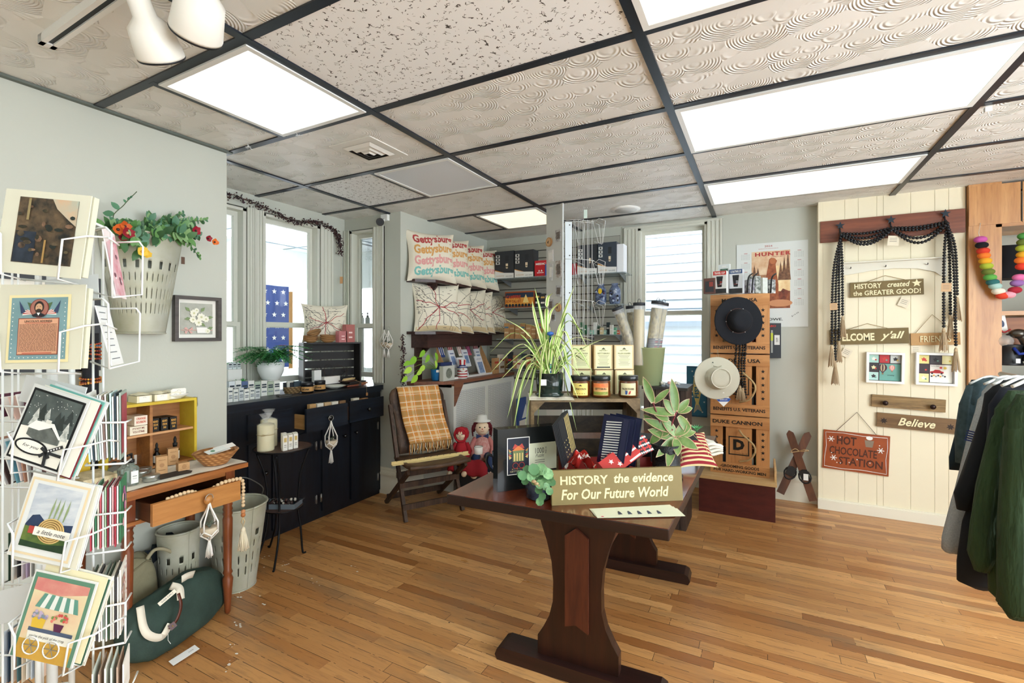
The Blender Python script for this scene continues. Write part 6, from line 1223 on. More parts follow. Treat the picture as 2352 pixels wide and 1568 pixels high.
for k in range(9): c = ['2b3036','c9a070','e0d4bc','3a4a4c','b98a5c','25282c','c49a6a','8f9692','2f3a40'][k];pbox('small_box','small packaged item on the lowest slat wall shelf, '+ORD[k],'box',('y',Y1+.02+.02*(k % 2)),1166+k*10.4,808+(k*7 % 5)*4,1176+k*10.4,845,.03,mat(c),bars([None,'e9e2d2' if k % 2 else 'b0463a',None]),'items on the lowest slat wall shelf',s7+.001)
for k,(a,b) in enumerate(((1366,1394),(1396,1428))):
    p = PY((a+b)/2,698,Y1+.06);p.z = s5+.001;r_ = .055;t = thing('bagged_toy','clear bag of dark coiled gear on the glass shelf, '+('left one with yellow sticker','right one by the window'[0:])[k],'bagged item',p);q = MB();q.lathe(p,[(r_*.8,0),(r_,.04),(r_*.95,.13),(r_*.5,.17),(r_*.6,.19)],m=mat('2c3858',.15,noise='8fa0c0',nscale=26),n=14,sy=.7);q.build('bag',None,t);rs = random.Random(k);q = MB()
    for j in range(16): q.ball(p+Vector((rs.uniform(-.04,.04),-.025-rs.random()*.015,rs.uniform(.03,.13))),.011,mat(rs.choice(['1b1e28','6d4a6a','39406a','b9c4d9'])),6,4)
    q.build('contents',None,t)
    if k == 0: q = MB();f = Fr(p+Vector((.01,-.055,.12)),(1,0,0),(0,0,1));q.fdisc(f,.0,.0,.018,.026,.001,mat('e8c22c'),16,.002);q.build('sticker',None,t)
for k in range(12): c = ['4a7a5c','2f6a44','dfe6e6','8fc2b0','e9ece8','3d5a4a','d9c9a0','a8d0c8','2c3a3c','e4e4dc','6aa88a','c8664a'][k];pbox('small_box','small item on the glass shelf behind the candle boxes, '+ORD[k],'box',('y',Y1+.03*(k % 3)),1332+k*7.6,740+(k*5 % 4)*6,1339+k*7.6,767,.03,mat(c),bars([None,'f2f2ee',None]),'items on the shelf behind the candle boxes',s6+.001)
# ================= PLANK SHELF ITEMS =================
SZ = .954
p = PX(992,857,-2.5);p = Vector((-2.52,PX(992,857,-2.52).y,SZ));p = Vector((-2.50,3.36,SZ))
t = thing('potted_pothos','lime green pothos in a bright blue pot on the plank shelf','potted plant',p);q = MB();q.lathe(p,[(.05,0),(.055,.01),(.062,.095),(.06,.1),(.054,.1),(.052,.085),(0,.085)],m=mat('1f78b8',.2),n=24);q.build('pot',None,t)
q = MB();f = Fr(p+Vector((.04,-.05,.075)),(.75,.65,0),(0,0,1));q.fbox(f,-.015,0,.012,.02,0,.001,PAPER);q.build('price_sticker',None,t)
q = MB();LM = [mat(c,.4) for c in ('9ccf3c','b4dd52','86bf34')];rs = random.Random(5)
for (px,py,L) in ((955,820,.1),(975,805,.08),(1000,810,.08),(1012,835,.08),(945,845,.09),(935,865,.07),(958,862,.09),(975,840,.08),(1000,828,.07),(985,815,.08),(940,830,.07),(968,850,.07)):
    e = PX(px,py,-2.46);q.tube(catmull([p+Vector((0,0,.08)),(p+e)/2+Vector((0,0,.09)),e],5),.0014,4,LM[2]);d = (e-p);q.leaf(e,Vector((.1,d.y*2+rs.uniform(-.3,.3),-.4)),(1,0,.3),L,L*.27,LM[rs.randrange(3)],.2)
q.build('leaves',None,t)
pbox('small_box','small blue and red box patterned with stars on the plank shelf','box',('x',-2.44),1012,832,1038,859,.05,mat('23315c'),lambda q,f,w,h: (q.fq(f,-w/2,0,-w*.1,h*.45,.0008,mat('a83238')),q.fstar(f,-w*.1,h*.75,.012,.001,WHITE),q.fstar(f,w*.2,h*.72,.012,.001,WHITE)),z0=SZ)
pbox('ornament_box','clear box with a round stone ornament on the plank shelf','box',('x',-2.40),1018,840,1044,861,.04,mat('c9cdc4',.15),lambda q,f,w,h: q.fdisc(f,0,h*.5,h*.35,d=.001,m=mat('8a9084',noise='4f564c',nscale=60)),z0=SZ)
# patriotic gnome
g = Vector((-2.40,PX(1062,858,-2.40).y,SZ));t = thing('gnome_figurine','white bearded gnome figurine in a red striped top hat on the plank shelf','figurine',g);q = MB();q.lathe(g,[(.04,0),(.045,.01),(.042,.06),(.03,.085)],m=mat('efeeea',.9),n=18)
for z in (.015,.04,.065): q.lathe(g+Vector((0,0,z)),[(.046,0),(.046,.011)],m=mat('b03a40',.9),n=18,caps=False)
q.build('body',None,t);q = MB();q.lathe(g+Vector((.01,-.01,.01)),[(.001,.0),(.022,.02),(.036,.07),(.03,.1),(.01,.105)],m=mat('f4f3f0',.95,bump=1,bscale=300),n=14);q.build('beard',None,t)
q = MB();q.cyl(g+Vector((0,0,.10)),g+Vector((0,0,.107)),.05,m=mat('28407c',.8));q.cyl(g+Vector((0,0,.107)),g+Vector((0,0,.125)),.031,m=mat('28407c',.8));n = 10
for i in range(n): a0,a1 = 2*PI*i/n,2*PI*(i+1)/n;q.poly([g+Vector((.03*math.cos(a0),.03*math.sin(a0),.12)),g+Vector((.03*math.cos(a1),.03*math.sin(a1),.12)),g+Vector((.035*math.cos(a1),.035*math.sin(a1),.175)),g+Vector((.035*math.cos(a0),.035*math.sin(a0),.175))],mat('b8343c' if i % 2 else 'efeeea',.9))
q.cyl(g+Vector((0,0,.172)),g+Vector((0,0,.175)),.035,m=mat('efeeea',.9));q.ball(g+Vector((.03,-.03,.09)),.01,mat('d9a890'),8,6);q.build('top_hat',None,t)
# book display
tr = [('2a3f7c','efece6'),('b33a44','f0eee6'),('f0eee6','b33a44'),('c85a6a','3a4f8c'),('8f2a38','efece6')]
f,w,h = pfr(('x',-2.42),1032,788,1130,854,.0,SZ);q = MB();
q.prism([f.p(-w/2,0,0),f.p(-w/2,h*.1,0),f.p(-w/2,h*.95,-.14),f.p(-w/2,0,-.14)],f.r*.004,KR);q.prism([f.p(w/2,0,0),f.p(w/2,h*.1,0),f.p(w/2,h*.95,-.14),f.p(w/2,0,-.14)],f.r*.004,KR);q.fbox(f,-w/2,0,w/2,.005,-.14,0,mat('e9e7df'));q.fbox(f,-w/2,0,w/2,.018,0,.003,WHITE);tag(q.build('book_display',recalc=True),'cardboard counter display tray holding booklets on the plank shelf','display stand')
for k in range(5):
    g = Fr(f.p(-w*.42+k*w*.2,h*.62,-.11),f.r,f.u*1+f.n*-.35);q = MB();q.fbox(g,-.035,0,.035,.16,-.006,0,mat(tr[k][0]));[q.fq(g,-.03+.014*j,.02,-.022+.014*j,.15,.0008,mat(tr[k][1])) for j in range(0,5,2)];tag(q.build('booklet'),'tall patriotic booklet at the back of the counter display, '+ORD[k],'booklet','patriotic booklets in the counter display')
for k in range(3):
    g = Fr(f.p(-w*.25+k*w*.3,h*.30,-.06),f.r,f.u-f.n*.35);q = MB();q.fbox(g,-.045,0,.045,.17,-.012,0,mat('dfe3ea'));q.fq(g,-.03,.03,.03,.11,.0008,mat('8fa6c8',noise='5a76a8',nscale=40));q.fq(g,-.03,.13,.03,.14,.0008,mat('5a6a8c'));tag(q.build('booklet'),'white booklet in the middle row of the counter display, '+ORD[k],'booklet','middle row booklets')
for k in range(2):
    g = Fr(f.p(-w*.14+k*w*.42,.006,-.004),f.r,f.u-f.n*.35);q = MB();q.fbox(g,-.062,0,.062,.19,-.012,0,mat('e9ebf0'));q.fq(g,-.045,.02,.045,.13,.0008,mat('9db2d0',noise='5a76a8',nscale=40));q.text(g,'GETTYSBURG' if k == 0 else 'LINCOLN',0,.16,w=.09,h=.012,d=.001,m=mat('5a6a8c'));tag(q.build('booklet'),'white booklet with a blue engraved cover standing in front of the counter display, '+('left' if k == 0 else 'right'),'booklet')
q = MB();p = Vector((-2.45,PX(1150,850,-2.45).y,SZ));q.tube([p+Vector((0,.045*math.cos(a*.5),.05+.045*math.sin(a*.5))) for a in range(13)],.014,8,mat('c0303a',.8),closed=True);tag(q.build('red_yarn_wreath'),'red fabric ring leaning at the far end of the plank shelf','wreath')
for k in range(4): pbox('kraft_packet','packet at the far end of the plank shelf, '+ORD[k],'packet',('x',-2.40),1135+k*13,822-(k % 2)*8,1146+k*13,851,.03,KR if k % 2 == 0 else mat('e9e2d2'),bars(['b8402e',None,'8a6a44']),'packets at the far end of the plank shelf',SZ)
# ================= BLANKET AND RAIL ON THE CHAIR =================
def plaid():
    m,nt,b = M_('plaid_blanket');L = nt.links.new;uv = nd(nt,'ShaderNodeUVMap');sp = nd(nt,'ShaderNodeSeparateXYZ');L(uv.outputs[0],sp.inputs[0]);cur = None
    def band(v,s,w0,w1): f_ = mth(nt,'FRACT',mth(nt,'MULTIPLY',v,s));return mth(nt,'MULTIPLY',mth(nt,'GREATER_THAN',f_,w0),mth(nt,'LESS_THAN',f_,w1))
    def mix(c,fac,col,k):
        mx = nd(nt,'ShaderNodeMix',data_type='RGBA');L(mth(nt,'MULTIPLY',fac,k),mx.inputs[0]);
        if isinstance(c,tuple): mx.inputs[6].default_value = c
        else: L(c,mx.inputs[6])
        mx.inputs[7].default_value = lin(col);return mx.outputs[2]
    c = lin('e2994c')
    for v,s in ((sp.outputs[0],2.6),(sp.outputs[1],3.2)):
        c = mix(c,band(v,s,.0,.28),'a8905c',.38);c = mix(c,band(v,s,.36,.42),'f4ead2',.75);c = mix(c,band(v,s,.66,.80),'f3dfb2',.55);c = mix(c,band(v,s,.88,.91),'f6f0e0',.8)
    L(c,b.inputs['Base Color']);b.inputs['Roughness'].default_value = .95;return m
q = MB();NV,NU = 30,14;front = []
def bl(u,v):  # v: 0 rear hem .. 1 front hem
    a = -.175+.35*u+.02;s = (v-.25)*.80
    top = backp(a,.928);
    if v < .25: t_ = (.25-v)/.25;p = backp(a,.925-.2*t_)-cf_*.024;return p-Vector((0,0,.0))
    t_ = (v-.25)/.75;z = .935-.43*t_;p = backp(a,z)+cf_*(.022+.012*math.sin(u*9+v*3)*t_+.02*t_);return p+cr_*(.012*math.sin(v*8)*t_+.03*t_)
vs = [[q.V(bl(i/NU,j/NV)) for i in range(NU+1)] for j in range(NV+1)];uvl = q.bm.loops.layers.uv.new('UVMap')
for j in range(NV):
    for i in range(NU):
        fc = q.face([vs[j][i],vs[j][i+1],vs[j+1][i+1],vs[j+1][i]],None,True)
        for lp,(a,b) in zip(fc.loops,((i,j),(i+1,j),(i+1,j+1),(i,j+1))): lp[uvl].uv = (a/NU,b/NV*1.6)
t = thing('plaid_blanket','orange and cream plaid fringed blanket draped over the folding chair back','blanket',backp(0,.55));o = q.build('cloth',plaid(),t);md = o.modifiers.new('s','SOLIDIFY');md.thickness = .012
q = MB();rs = random.Random(9);FC = [mat(c,.95) for c in ('d98e44','f2e8cf','c9a468','e9b878')]
for i in range(46): u = i/45;p = bl(u,1);q.tube([p,p+Vector((rs.uniform(-.006,.006),0,-.03))+cf_*.004,p+cr_*rs.uniform(-.012,.012)+cf_*rs.uniform(0,.012)+Vector((0,0,-rs.uniform(.06,.08)))],.003,5,FC[i % 4])
q.build('fringe',None,t)
A,B = PD(892,1072,2.75),PD(1085,1042,3.15);A = Vector((-2.24,2.50,.428));B = K(.30,.02,.42);A = K(-.26,.02,.42)+(-cr_)*.05
t = thing('rack_rail','pale pine rail with small black hooks lying across the chair seat','rail',(A+B)/2);q = MB();bar(q,A,B,.035,.006,cf_);bar(q,A+Vector((0,0,.01))-cf_*.01,B+Vector((0,0,.01))-cf_*.01,.022,.006,(0,0,1));q.build('board',mat('ecd79a',.5),t,recalc=True)
q = MB();[q.tube([A+(B-A)*(.06+.085*k)+Vector((0,0,.02)),A+(B-A)*(.06+.085*k)+cf_*.01+Vector((0,0,.03)),A+(B-A)*(.085+.085*k)+cf_*.014+Vector((0,0,.03))],.0018,5,BLACK) for k in range(11)];q.build('hooks',None,t)
# ================= DOLLS BESIDE THE RADIATOR =================
bc = PD(1086,1070,4.02);bz = .285
t = thing('doll_bench','small dark bench with pale seat holding two rag dolls beside the folding chair','bench',(bc.x,bc.y,0));f = Fr((bc.x,bc.y,0),_rt,(0,0,1));q = MB();q.fbox(f,-.12,.0,.12,bz-.02,-.16,.06,mat('0e0e10',.5));q.build('bench_body',None,t);q = MB();q.fbox(f,-.13,bz-.02,.13,bz,-.17,.08,wood('c4935c','9a6c3c','X'));q.build('seat',None,t)
def doll(name,lab,f,cloth,hair,hood=None,trousers=None,s=1.0):
    t = thing(name,lab,'rag doll',f.o);SK = mat('ecd6b8',.9)
    def P(x,y,z): return f.p(x*s,z*s,y*s)
    q = MB();q.lathe(P(0,0,0),[(.05*s,0),(.052*s,.03*s),(.04*s,.08*s),(.025*s,.11*s),(.012*s,.125*s)],m=mat(cloth,.9,noise='d8b0a8' if trousers else cloth,nscale=80),n=16)
    for sx in (-1,1): q.tube([P(sx*.03,0,.10),P(sx*.055,.02,.06),P(sx*.045,.06,.025)],.015*s,8,mat(cloth,.9),taper=.8)
    q.build('dress',None,t)
    q = MB()
    for sx in (-1,1): q.tube([P(sx*.02,.02,.02),P(sx*.035,.08,.025),P(sx*.04,.12,-.03)],.02*s,8,mat(trousers or hood or cloth,.9));q.ball(P(sx*.042,.13,-.045),.017*s,SK,8,5);q.ball(P(sx*.045,.065,.022),.012*s,SK,8,5)
    q.build('legs',None,t)
    q = MB();hc = P(0,.01,.155);q.ball(hc,.036*s,SK,14,10);
    q.fdisc
    for sx in (-1,1): q.ball(hc+(f.r*(sx*.012)+f.n*.033+f.u*.006)*s,.0035*s,BLACK,6,4)
    q.ball(hc+(f.n*.036-f.u*.002)*s,.0035*s,mat('c8504a'),6,4);q.tube([hc+(f.r*(-.008)+f.n*.034-f.u*.011)*s,hc+(f.n*.035-f.u*.014)*s,hc+(f.r*.008+f.n*.034-f.u*.011)*s],.001*s,4,mat('a83a34'));q.build('head',None,t)
    if hood: q = MB();q.lathe(hc-f.n*.012*s,[(.03*s,-.03*s),(.043*s,-.015*s),(.046*s,.01*s),(.035*s,.035*s),(0,.045*s)],ax=(0,0,1),m=mat(hood,.9,noise='8f1c28',nscale=60),n=16);q.tube([hc+(f.r*(.036*math.cos(a*.4))+f.u*(.04*math.sin(a*.4))+f.n*.015)*s for a in range(16)],.007*s,6,mat(hood,.9),closed=True);q.build('hood',None,t)
    if hair:
        q = MB();rs = random.Random(3)
        for k in range(90): a = rs.uniform(-.4,PI+.4);d = (f.r*math.cos(a)+f.u*math.sin(a)*.9-f.n*rs.uniform(-.3,.8)).normalized();q.tube([hc+d*.033*s,hc+d*.05*s+Vector((0,0,-.008*s)),hc+d*.048*s+Vector((0,0,-.03*s))],.003*s,4,mat(hair,.9))
        q.build('yarn_hair',None,t);q = MB();q.lathe(hc+f.u*.03*s,[(.042*s,0),(.044*s,.004*s),(.028*s,.008*s),(.024*s,.03*s),(0,.034*s)],m=mat('dfe0da',.9),n=16);q.build('hat',None,t);q = MB();[q.fpoly(f,[(0,0),(sx*.03*s,.012*s),(sx*.03*s,-.012*s)],.05*s,mat('22305a')) for sx in (-1,1)];q.bm.transform(Matrix.Translation(f.u*.12*s));q.build('bow_tie',None,t)
doll('rag_doll','rag doll in a red hooded dress sitting beside the folding chair',FF(PD(1060,1056,3.92),YAW-.1),'b0242f',None,'b5202c',None,1.38)
doll('rag_doll','rag doll with dark red yarn hair, striped shirt and blue trousers by the grille',FF(PD(1107,1052,4.05),YAW+.1),'c9807c','6b1c26',None,'2c3f66',1.72)
q = MB();a = PD(1054,1054,3.8);q.grid(lambda u,v: a+_rt*(.02+.21*u)+Vector((0,0,.02-.12*v-.05*u+.01*math.sin(u*11)))-_fw*(.05*math.sin(v*2.2)+.01*math.sin(u*9)),12,8,mat('8f1a24',.9));o = q.build('red_cloth');tag(o,'dark red cloth spread over the bench front under the hooded doll','cloth');md = o.modifiers.new('s','SOLIDIFY');md.thickness = .004
p = PD(1099,1042,3.82);t = thing('enamel_mug','small white enamel mug with black rim by the rag dolls','mug',p);q = MB();q.lathe(p,[(.03,0),(.034,.003),(.035,.06),(.032,.06),(.031,.006),(0,.006)],m=mat('efefea',.2),n=24);q.build('mug_body',None,t);q = MB();q.tube([p+Vector((.0335*math.cos(i*.3),.0335*math.sin(i*.3),.06)) for i in range(21)],.0018,5,BLACK,closed=True);q.build('rim',None,t)
pbox('magazine','blue and white booklet standing at the right end of the radiator grille','booklet',('x',-2.2),1190,912,1218,990,.02,mat('2c4a8c'),lambda q,f,w,h: (q.fq(f,-w*.4,h*.05,w*.4,h*.35,.001,mat('e6e3da')),q.fpoly(f,[(-w*.2,h*.4),(w*.3,h*.4),(w*.1,h*.8)],.001,mat('dfe2e6'))))
# ================= WHITE MAGNET TOWER WITH WIRE RACK =================
TW = mat('d4d8d6',.35);TS = 1.335;a,b = PD(1255,700,2.885*TS),PD(1292,700,2.75*TS);t = thing('display_tower','tall white metal display tower with magnets and wire rack behind the spider plant','display tower',(b.x,b.y,0));r_ = (b-a);r_.z = 0;W_ = r_.length;tf = Fr((a.x,a.y,0),r_,(0,0,1));ZT = CH+.759*TS
q = MB();q.fbox(tf,0,.05,W_,ZT,-.012,0,TW);q.build('side_panel',None,t)
q = MB();p = PD(1306,600,2.80*TS);g = Fr((p.x,p.y,0),_rt,(0,0,1));gp_ = g.p;g.p = lambda x,z,d=0: gp_(x*TS,CH+(z-CH)*TS if z > .5 else z,d*TS);q.fbox(g,-.02,.03,.02,2.02,-.03,0,mat('e4eef2',.3));q.fbox(g,-.18,0,.25,.03,-.3,.05,mat('e4eef2',.3));[q.fdisc(g,.006,z,.004,d=.001,m=BLACK,n=8) for z in (2.0,1.82,1.6)];q.build('post',None,t)
q = MB();
for k in range(9): x = .03+.0135*k;q.cyl(g.p(x,.03,-.03*(k % 2)),g.p(x,2.03,-.03*(k % 2)),.0025,m=WIRE,n=6)
for z in (2.03,2.02,1.80,1.56,1.35,1.2): q.tube([g.p(-.03,z,0),g.p(.06,z-.002,.01),g.p(.15,z-.01,0),g.p(.15,z-.01,-.05)],.0022,5,WIRE)
for z in (2.03,1.79,1.55):
    for (x0,x1,y1) in ((.03,.05,0),(.14,.17,.01)): q.tube([g.p(x0,z,.0),g.p(x1,z-.14,.03),g.p(x0+.05,z-.15,.03),g.p(x0+.06,z-.03,.02),g.p(x0,z,0)],.0022,5,WIRE)
    q.tube([g.p(.15,z-.02,.0),g.p(.175,z+.005,.02),g.p(.21,z-.012,.03),g.p(.195,z-.145,.03),g.p(.15,z-.13,.01)],.0022,5,WIRE);q.tube([g.p(.15,z-.03,.04),g.p(.17,z-.04,.05),g.p(.18,z-.15,.05),g.p(.145,z-.14,.04)],.0022,5,WIRE)
q.build('wire_rack',None,t)
q = MB();[q.tube([g.p(x,2.03,-.01),g.p(x,2.11,-.01)],.002,5,WIRE) for x in (-.04,.09)];q.fbox(g,.09,2.04,.11,2.09,-.005,0,mat('cfe0d6',.3));q.build('sign_clip',None,t)
rs = random.Random(12)
def badge(px,py,w,h,kind,lab):
    k = (px-1255)/37;x = W_*k;c = _C+_ray(px,py)*(2.885-.135*k)*TS;w *= TS;h *= TS;z = c.z
    q = MB();
    if kind == 'wood': q.cyl(tf.p(x,z,.001),tf.p(x,z,.014),w/2,m=mat('b98a5a',.6),n=20);q.cyl(tf.p(x,z,.014),tf.p(x,z,.0145),w*.42,m=mat('d6b083',.6),n=20);g2 = tf.sub(x,z,.015,1);q.fpoly(g2,[(-w*.2,-w*.1),(w*.2,-.0),(-w*.1,w*.15)],.0005,mat('3a2a1c'))
    else:
        g2 = tf.sub(x,z,.001,rs.uniform(-.1,.1));q.fbox(g2,-w/2,-h/2,w/2,h/2,0,.004,mat(kind,.2,noise='e9ebec',nscale=60));q.fq(g2,-w*.35,-h*.3,w*.35,h*.3,.0045,mat('8a7f78' if kind < 'c' else 'f2f2f0',noise='4f4a48' if kind < 'c' else None,nscale=70))
    tag(q.build('fridge_magnet'),lab,'magnet')
for a in ((1263,556,.055,.06,'wood','round wooden magnet high on the white tower panel'),(1283,541,.05,.07,'9a9a9c','square foil-wrapped magnet at the top of the white tower panel'),(1266,588,.05,.07,'f0f0ee','white rectangular magnet below the round wooden one on the tower'),(1284,618,.05,.1,'a08c80','large brown magnet in clear wrap halfway down the tower panel'),(1266,625,.035,.1,'c9ced2','narrow silver wrapped magnet beside the large brown one on the tower'),(1284,668,.05,.065,'aeb3bd','silver wrapped magnet in the middle of the tower panel'),(1266,700,.045,.07,'8f8f92','grey wrapped magnet on the left of the tower panel'),(1284,706,.05,.07,'wood','round wooden magnet low on the white tower panel'),(1272,728,.04,.05,'9a9ca2','small silver magnet above the spider plant leaves'),(1284,775,.05,.06,'70767c','dark magnet beside the beaded plant stake')): badge(*a)
# ================= ON THE TRESTLE TABLE =================
TZ = .7605
def camf(px,py,z=TZ,rz=0): p = PZ(px,py,z);r = Matrix.Rotation(rz,3,'Z') @ Vector(_rt);return Fr(p,r,(0,0,1))
# rustic crate
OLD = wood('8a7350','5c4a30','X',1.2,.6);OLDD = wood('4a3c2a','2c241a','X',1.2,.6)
f = camf(1470,1090);f = Fr(f.p(-.462,0,0),_rt,(0,0,1));w,h,dp = .462,.322,.27
t = thing('wooden_crate','weathered wooden crate on its side on the trestle table, plant and candles on top','crate',f.p(w/2,0,-dp/2))
for nm,b in (('bottom_panel',(0,0,w,.014)),('top_panel',(0,h-.014,w,h))): q = MB();q.fbox(f,*b,-dp,0,OLD);q.build(nm,None,t)
for s in (0,1):
    x0 = 0 if s == 0 else w-.013
    for (d0,d1) in ((-.085,0),(-.178,-.092),(-dp,-.185)): q = MB();q.fbox(f,x0,.014,x0+.013,h-.014,d0,d1,OLD);q.build('side_slat',None,t)
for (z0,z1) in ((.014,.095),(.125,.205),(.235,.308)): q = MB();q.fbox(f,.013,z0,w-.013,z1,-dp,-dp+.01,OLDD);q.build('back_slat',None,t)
for s in (0,1):
    x = .013 if s == 0 else w-.013;sg = 1 if s == 0 else -1;q = MB();q.prism([f.p(x,h-.014,.0),f.p(x+sg*.045,h-.014,.0),f.p(x,h-.06,.0)],-f.n*.02,OLD);q.build('corner_block',None,t,recalc=True)
CZ = TZ+h+.0005
def cf(x,d,z=CZ): p = f.p(x,0,d);return Vector((p.x,p.y,z))
q = MB();q.grid(lambda u,v: cf(-.008+.19*u,.012-.2*v,CZ+.0015+.002*math.sin(u*17)*math.sin(v*5)-.012*max(0,.12-v)*8*.5),14,8,mat('ece8da',.9));o = q.build('white_cloth');tag(o,'crumpled white cloth under the spider plant on the rustic crate','cloth')
# spider plant
pc = cf(.085,-.09,CZ+.003);t = thing('spider_plant','large spider plant with arching striped leaves in a dark pot on the rustic crate','potted plant',pc)
PT = mat('0c1110',.1,noise='22332d',nscale=14);q = MB();q.lathe(pc,[(.058,0),(.062,.008),(.05,.014),(.055,.02),(.06,.1),(.057,.1),(.05,.085),(0,.085)],m=PT,n=26,sx=1.05);q.build('pot',None,t)
q = MB();g = Fr(pc+_fw*-.062+_rt*-.03+Vector((0,0,.05)),_rt,(0,0,1));q.fbox(g,-.012,0,.012,.026,0,.001,PAPER);q.build('price_sticker',None,t)
G1,G2,G3 = mat('7fae45',.45),mat('e6ecb0',.45),mat('5f9436',.45);top = pc+Vector((0,0,.09));q = MB();rs = random.Random(21)
def blade(p0,mid,tip,w,swap=False):
    P_ = catmull([p0,mid,tip],9);n = len(P_)-1;prev = None
    for i,p in enumerate(P_):
        t_ = i/n;tn = (P_[min(i+1,n)]-P_[max(i-1,0)]).normalized();sd = tn.cross(Vector((0,0,1)));sd = sd.normalized() if sd.length > .05 else Vector(_rt);
        sd = (sd + Vector(_rt)*.6*(1 if sd.dot(_rt) >= 0 else -1)).normalized();ww = w*(.6+.9*t_ if t_ < .35 else .915*(1-((t_-.35)/.65)**1.7)+.02)
        nn = sd.cross(tn).normalized()
        row = [q.V(p-sd*ww),q.V(p-sd*ww*.4+nn*ww*.22),q.V(p+sd*ww*.4+nn*ww*.22),q.V(p+sd*ww)]
        if prev:
            for j in range(3): q.face([prev[j],prev[j+1],row[j+1],row[j]],(G1 if (j == 1) == swap else G2) if not (j == 1 and not swap) else G2,True)
            if not swap:
                pass
        prev = row
def BL(mx,my,tx,ty,w=.009,dm=0,dt=0):
    d0 = 2.13;blade(top+_rt*rs.uniform(-.02,.02)+_fw*rs.uniform(-.02,.02),PD(mx,my,d0+dm),PD(tx,ty,d0+dt),w,rs.random() < .5)
for a in ((1190,765,1122,812),(1200,790,1122,860),(1215,770,1152,727),(1232,740,1222,690),(1246,740,1228,660),(1262,730,1290,690),(1290,735,1320,655),(1300,720,1350,800),(1300,740,1345,770),(1310,780,1375,785),(1340,800,1395,775),(1320,800,1362,855),(1300,830,1345,880),(1295,840,1328,915),(1310,815,1345,830),(1215,815,1140,880),(1205,830,1165,960),(1220,835,1185,915),(1232,820,1190,850),(1240,815,1200,900),(1228,850,1218,945),(1250,850,1245,890),(1240,800,1175,800),(1250,790,1215,840),(1275,790,1300,850),(1275,770,1330,830),(1255,780,1240,860),(1285,830,1325,990),(1232,840,1205,985),(1246,810,1233,1010),(1222,800,1155,845),(1290,790,1312,875),(1240,760,1185,740),(1296,760,1330,860),(1268,800,1290,870),(1210,850,1176,1000),(1256,700,1270,672)): BL(*a,w=rs.uniform(.007,.011),dm=rs.uniform(-.07,.0),dt=rs.uniform(-.14,.02))
q.build('leaves',None,t)
s0 = PD(1264,860,2.09);t = thing('beaded_stake','blue and green glass beaded plant stake standing in the spider plant','plant stake',s0);q = MB();q.cyl(s0,PD(1264,765,2.09),.0015,m=CHR,n=6);q.build('wire',None,t);q = MB();zz = 0;k = 0
while zz < .165: r_ = rs.uniform(.004,.0065);q.ball(s0+Vector((0,0,.01+zz)),r_,mat(rs.choice(['2c4f9a','2f8a6a','1c2f5a','c9d4d8','4aa67a','28508a']),.1),8,5);zz += r_*1.7
q.ball(s0+Vector((0,0,.18)),.014,mat('3a6ac4',.1),10,6,(1.2,1,.7));q.build('glass_beads',None,t)
# candle cartons and jars
CB = mat('cbb58a',.7);LB = mat('dfe0b0',.6);INK = mat('4a4a30',.6)
def ctn(q,f,w,h,title,bar_=False):
    q.fq(f,-w*.42,h*.04,w*.42,h*.96,.0006,LB);q.fpoly(f,[(-w*.12,h*.82),(0,h*.9),(w*.12,h*.82)],.0012,INK);q.text(f,'HISTORY',0,h*.77,w=w*.45,h=h*.045,d=.0012,m=INK,bold=.02);q.text(f,title,0,h*.66,w=w*.66,h=h*.055,d=.0012,m=INK,bold=.02)
    for k in range(8): v = w*(.3-.04*(k % 3));q.fq(f,-v,h*(.58-.058*k),v,h*(.592-.058*k),.0012,INK)
    if bar_: q.fq(f,-w*.36,h*.06,w*.36,h*.11,.0014,BLACK)
for k,(a,b,ti,c) in enumerate(((1311,1359,'ABRAHAM LINCOLN','a carton for the lincoln candle'),(1363,1409,'GETTYSBURG',''),(1409,1458,'FALLEN SOLDIERS',''))):
    for lv in (0,1):
        x0,x1 = (a,b) if lv else (a+2,b+1);wd = .078;lab = ('left','middle','right')[k]+' printed candle carton '+('stacked on top behind the amber jars' if lv else 'in the lower row behind the amber jars')
        px = (x0+x1)/2;c_ = _C+_ray(px,880)*2.16;z0 = CZ+(.113 if lv else 0)+.001;g = Fr((c_.x,c_.y,z0),Matrix.Rotation((-.12,.05,.12)[k],3,'Z') @ Vector(_rt),(0,0,1));W_ = (x1-x0)*2.16/F*.93;q = MB();q.fbox(g,-W_/2,0,W_/2,.11,-.07,0,CB);ctn(q,g,W_,.11,ti,k == 1 and lv);tag(q.build('candle_carton'),lab,'carton','printed candle cartons on the rustic crate')
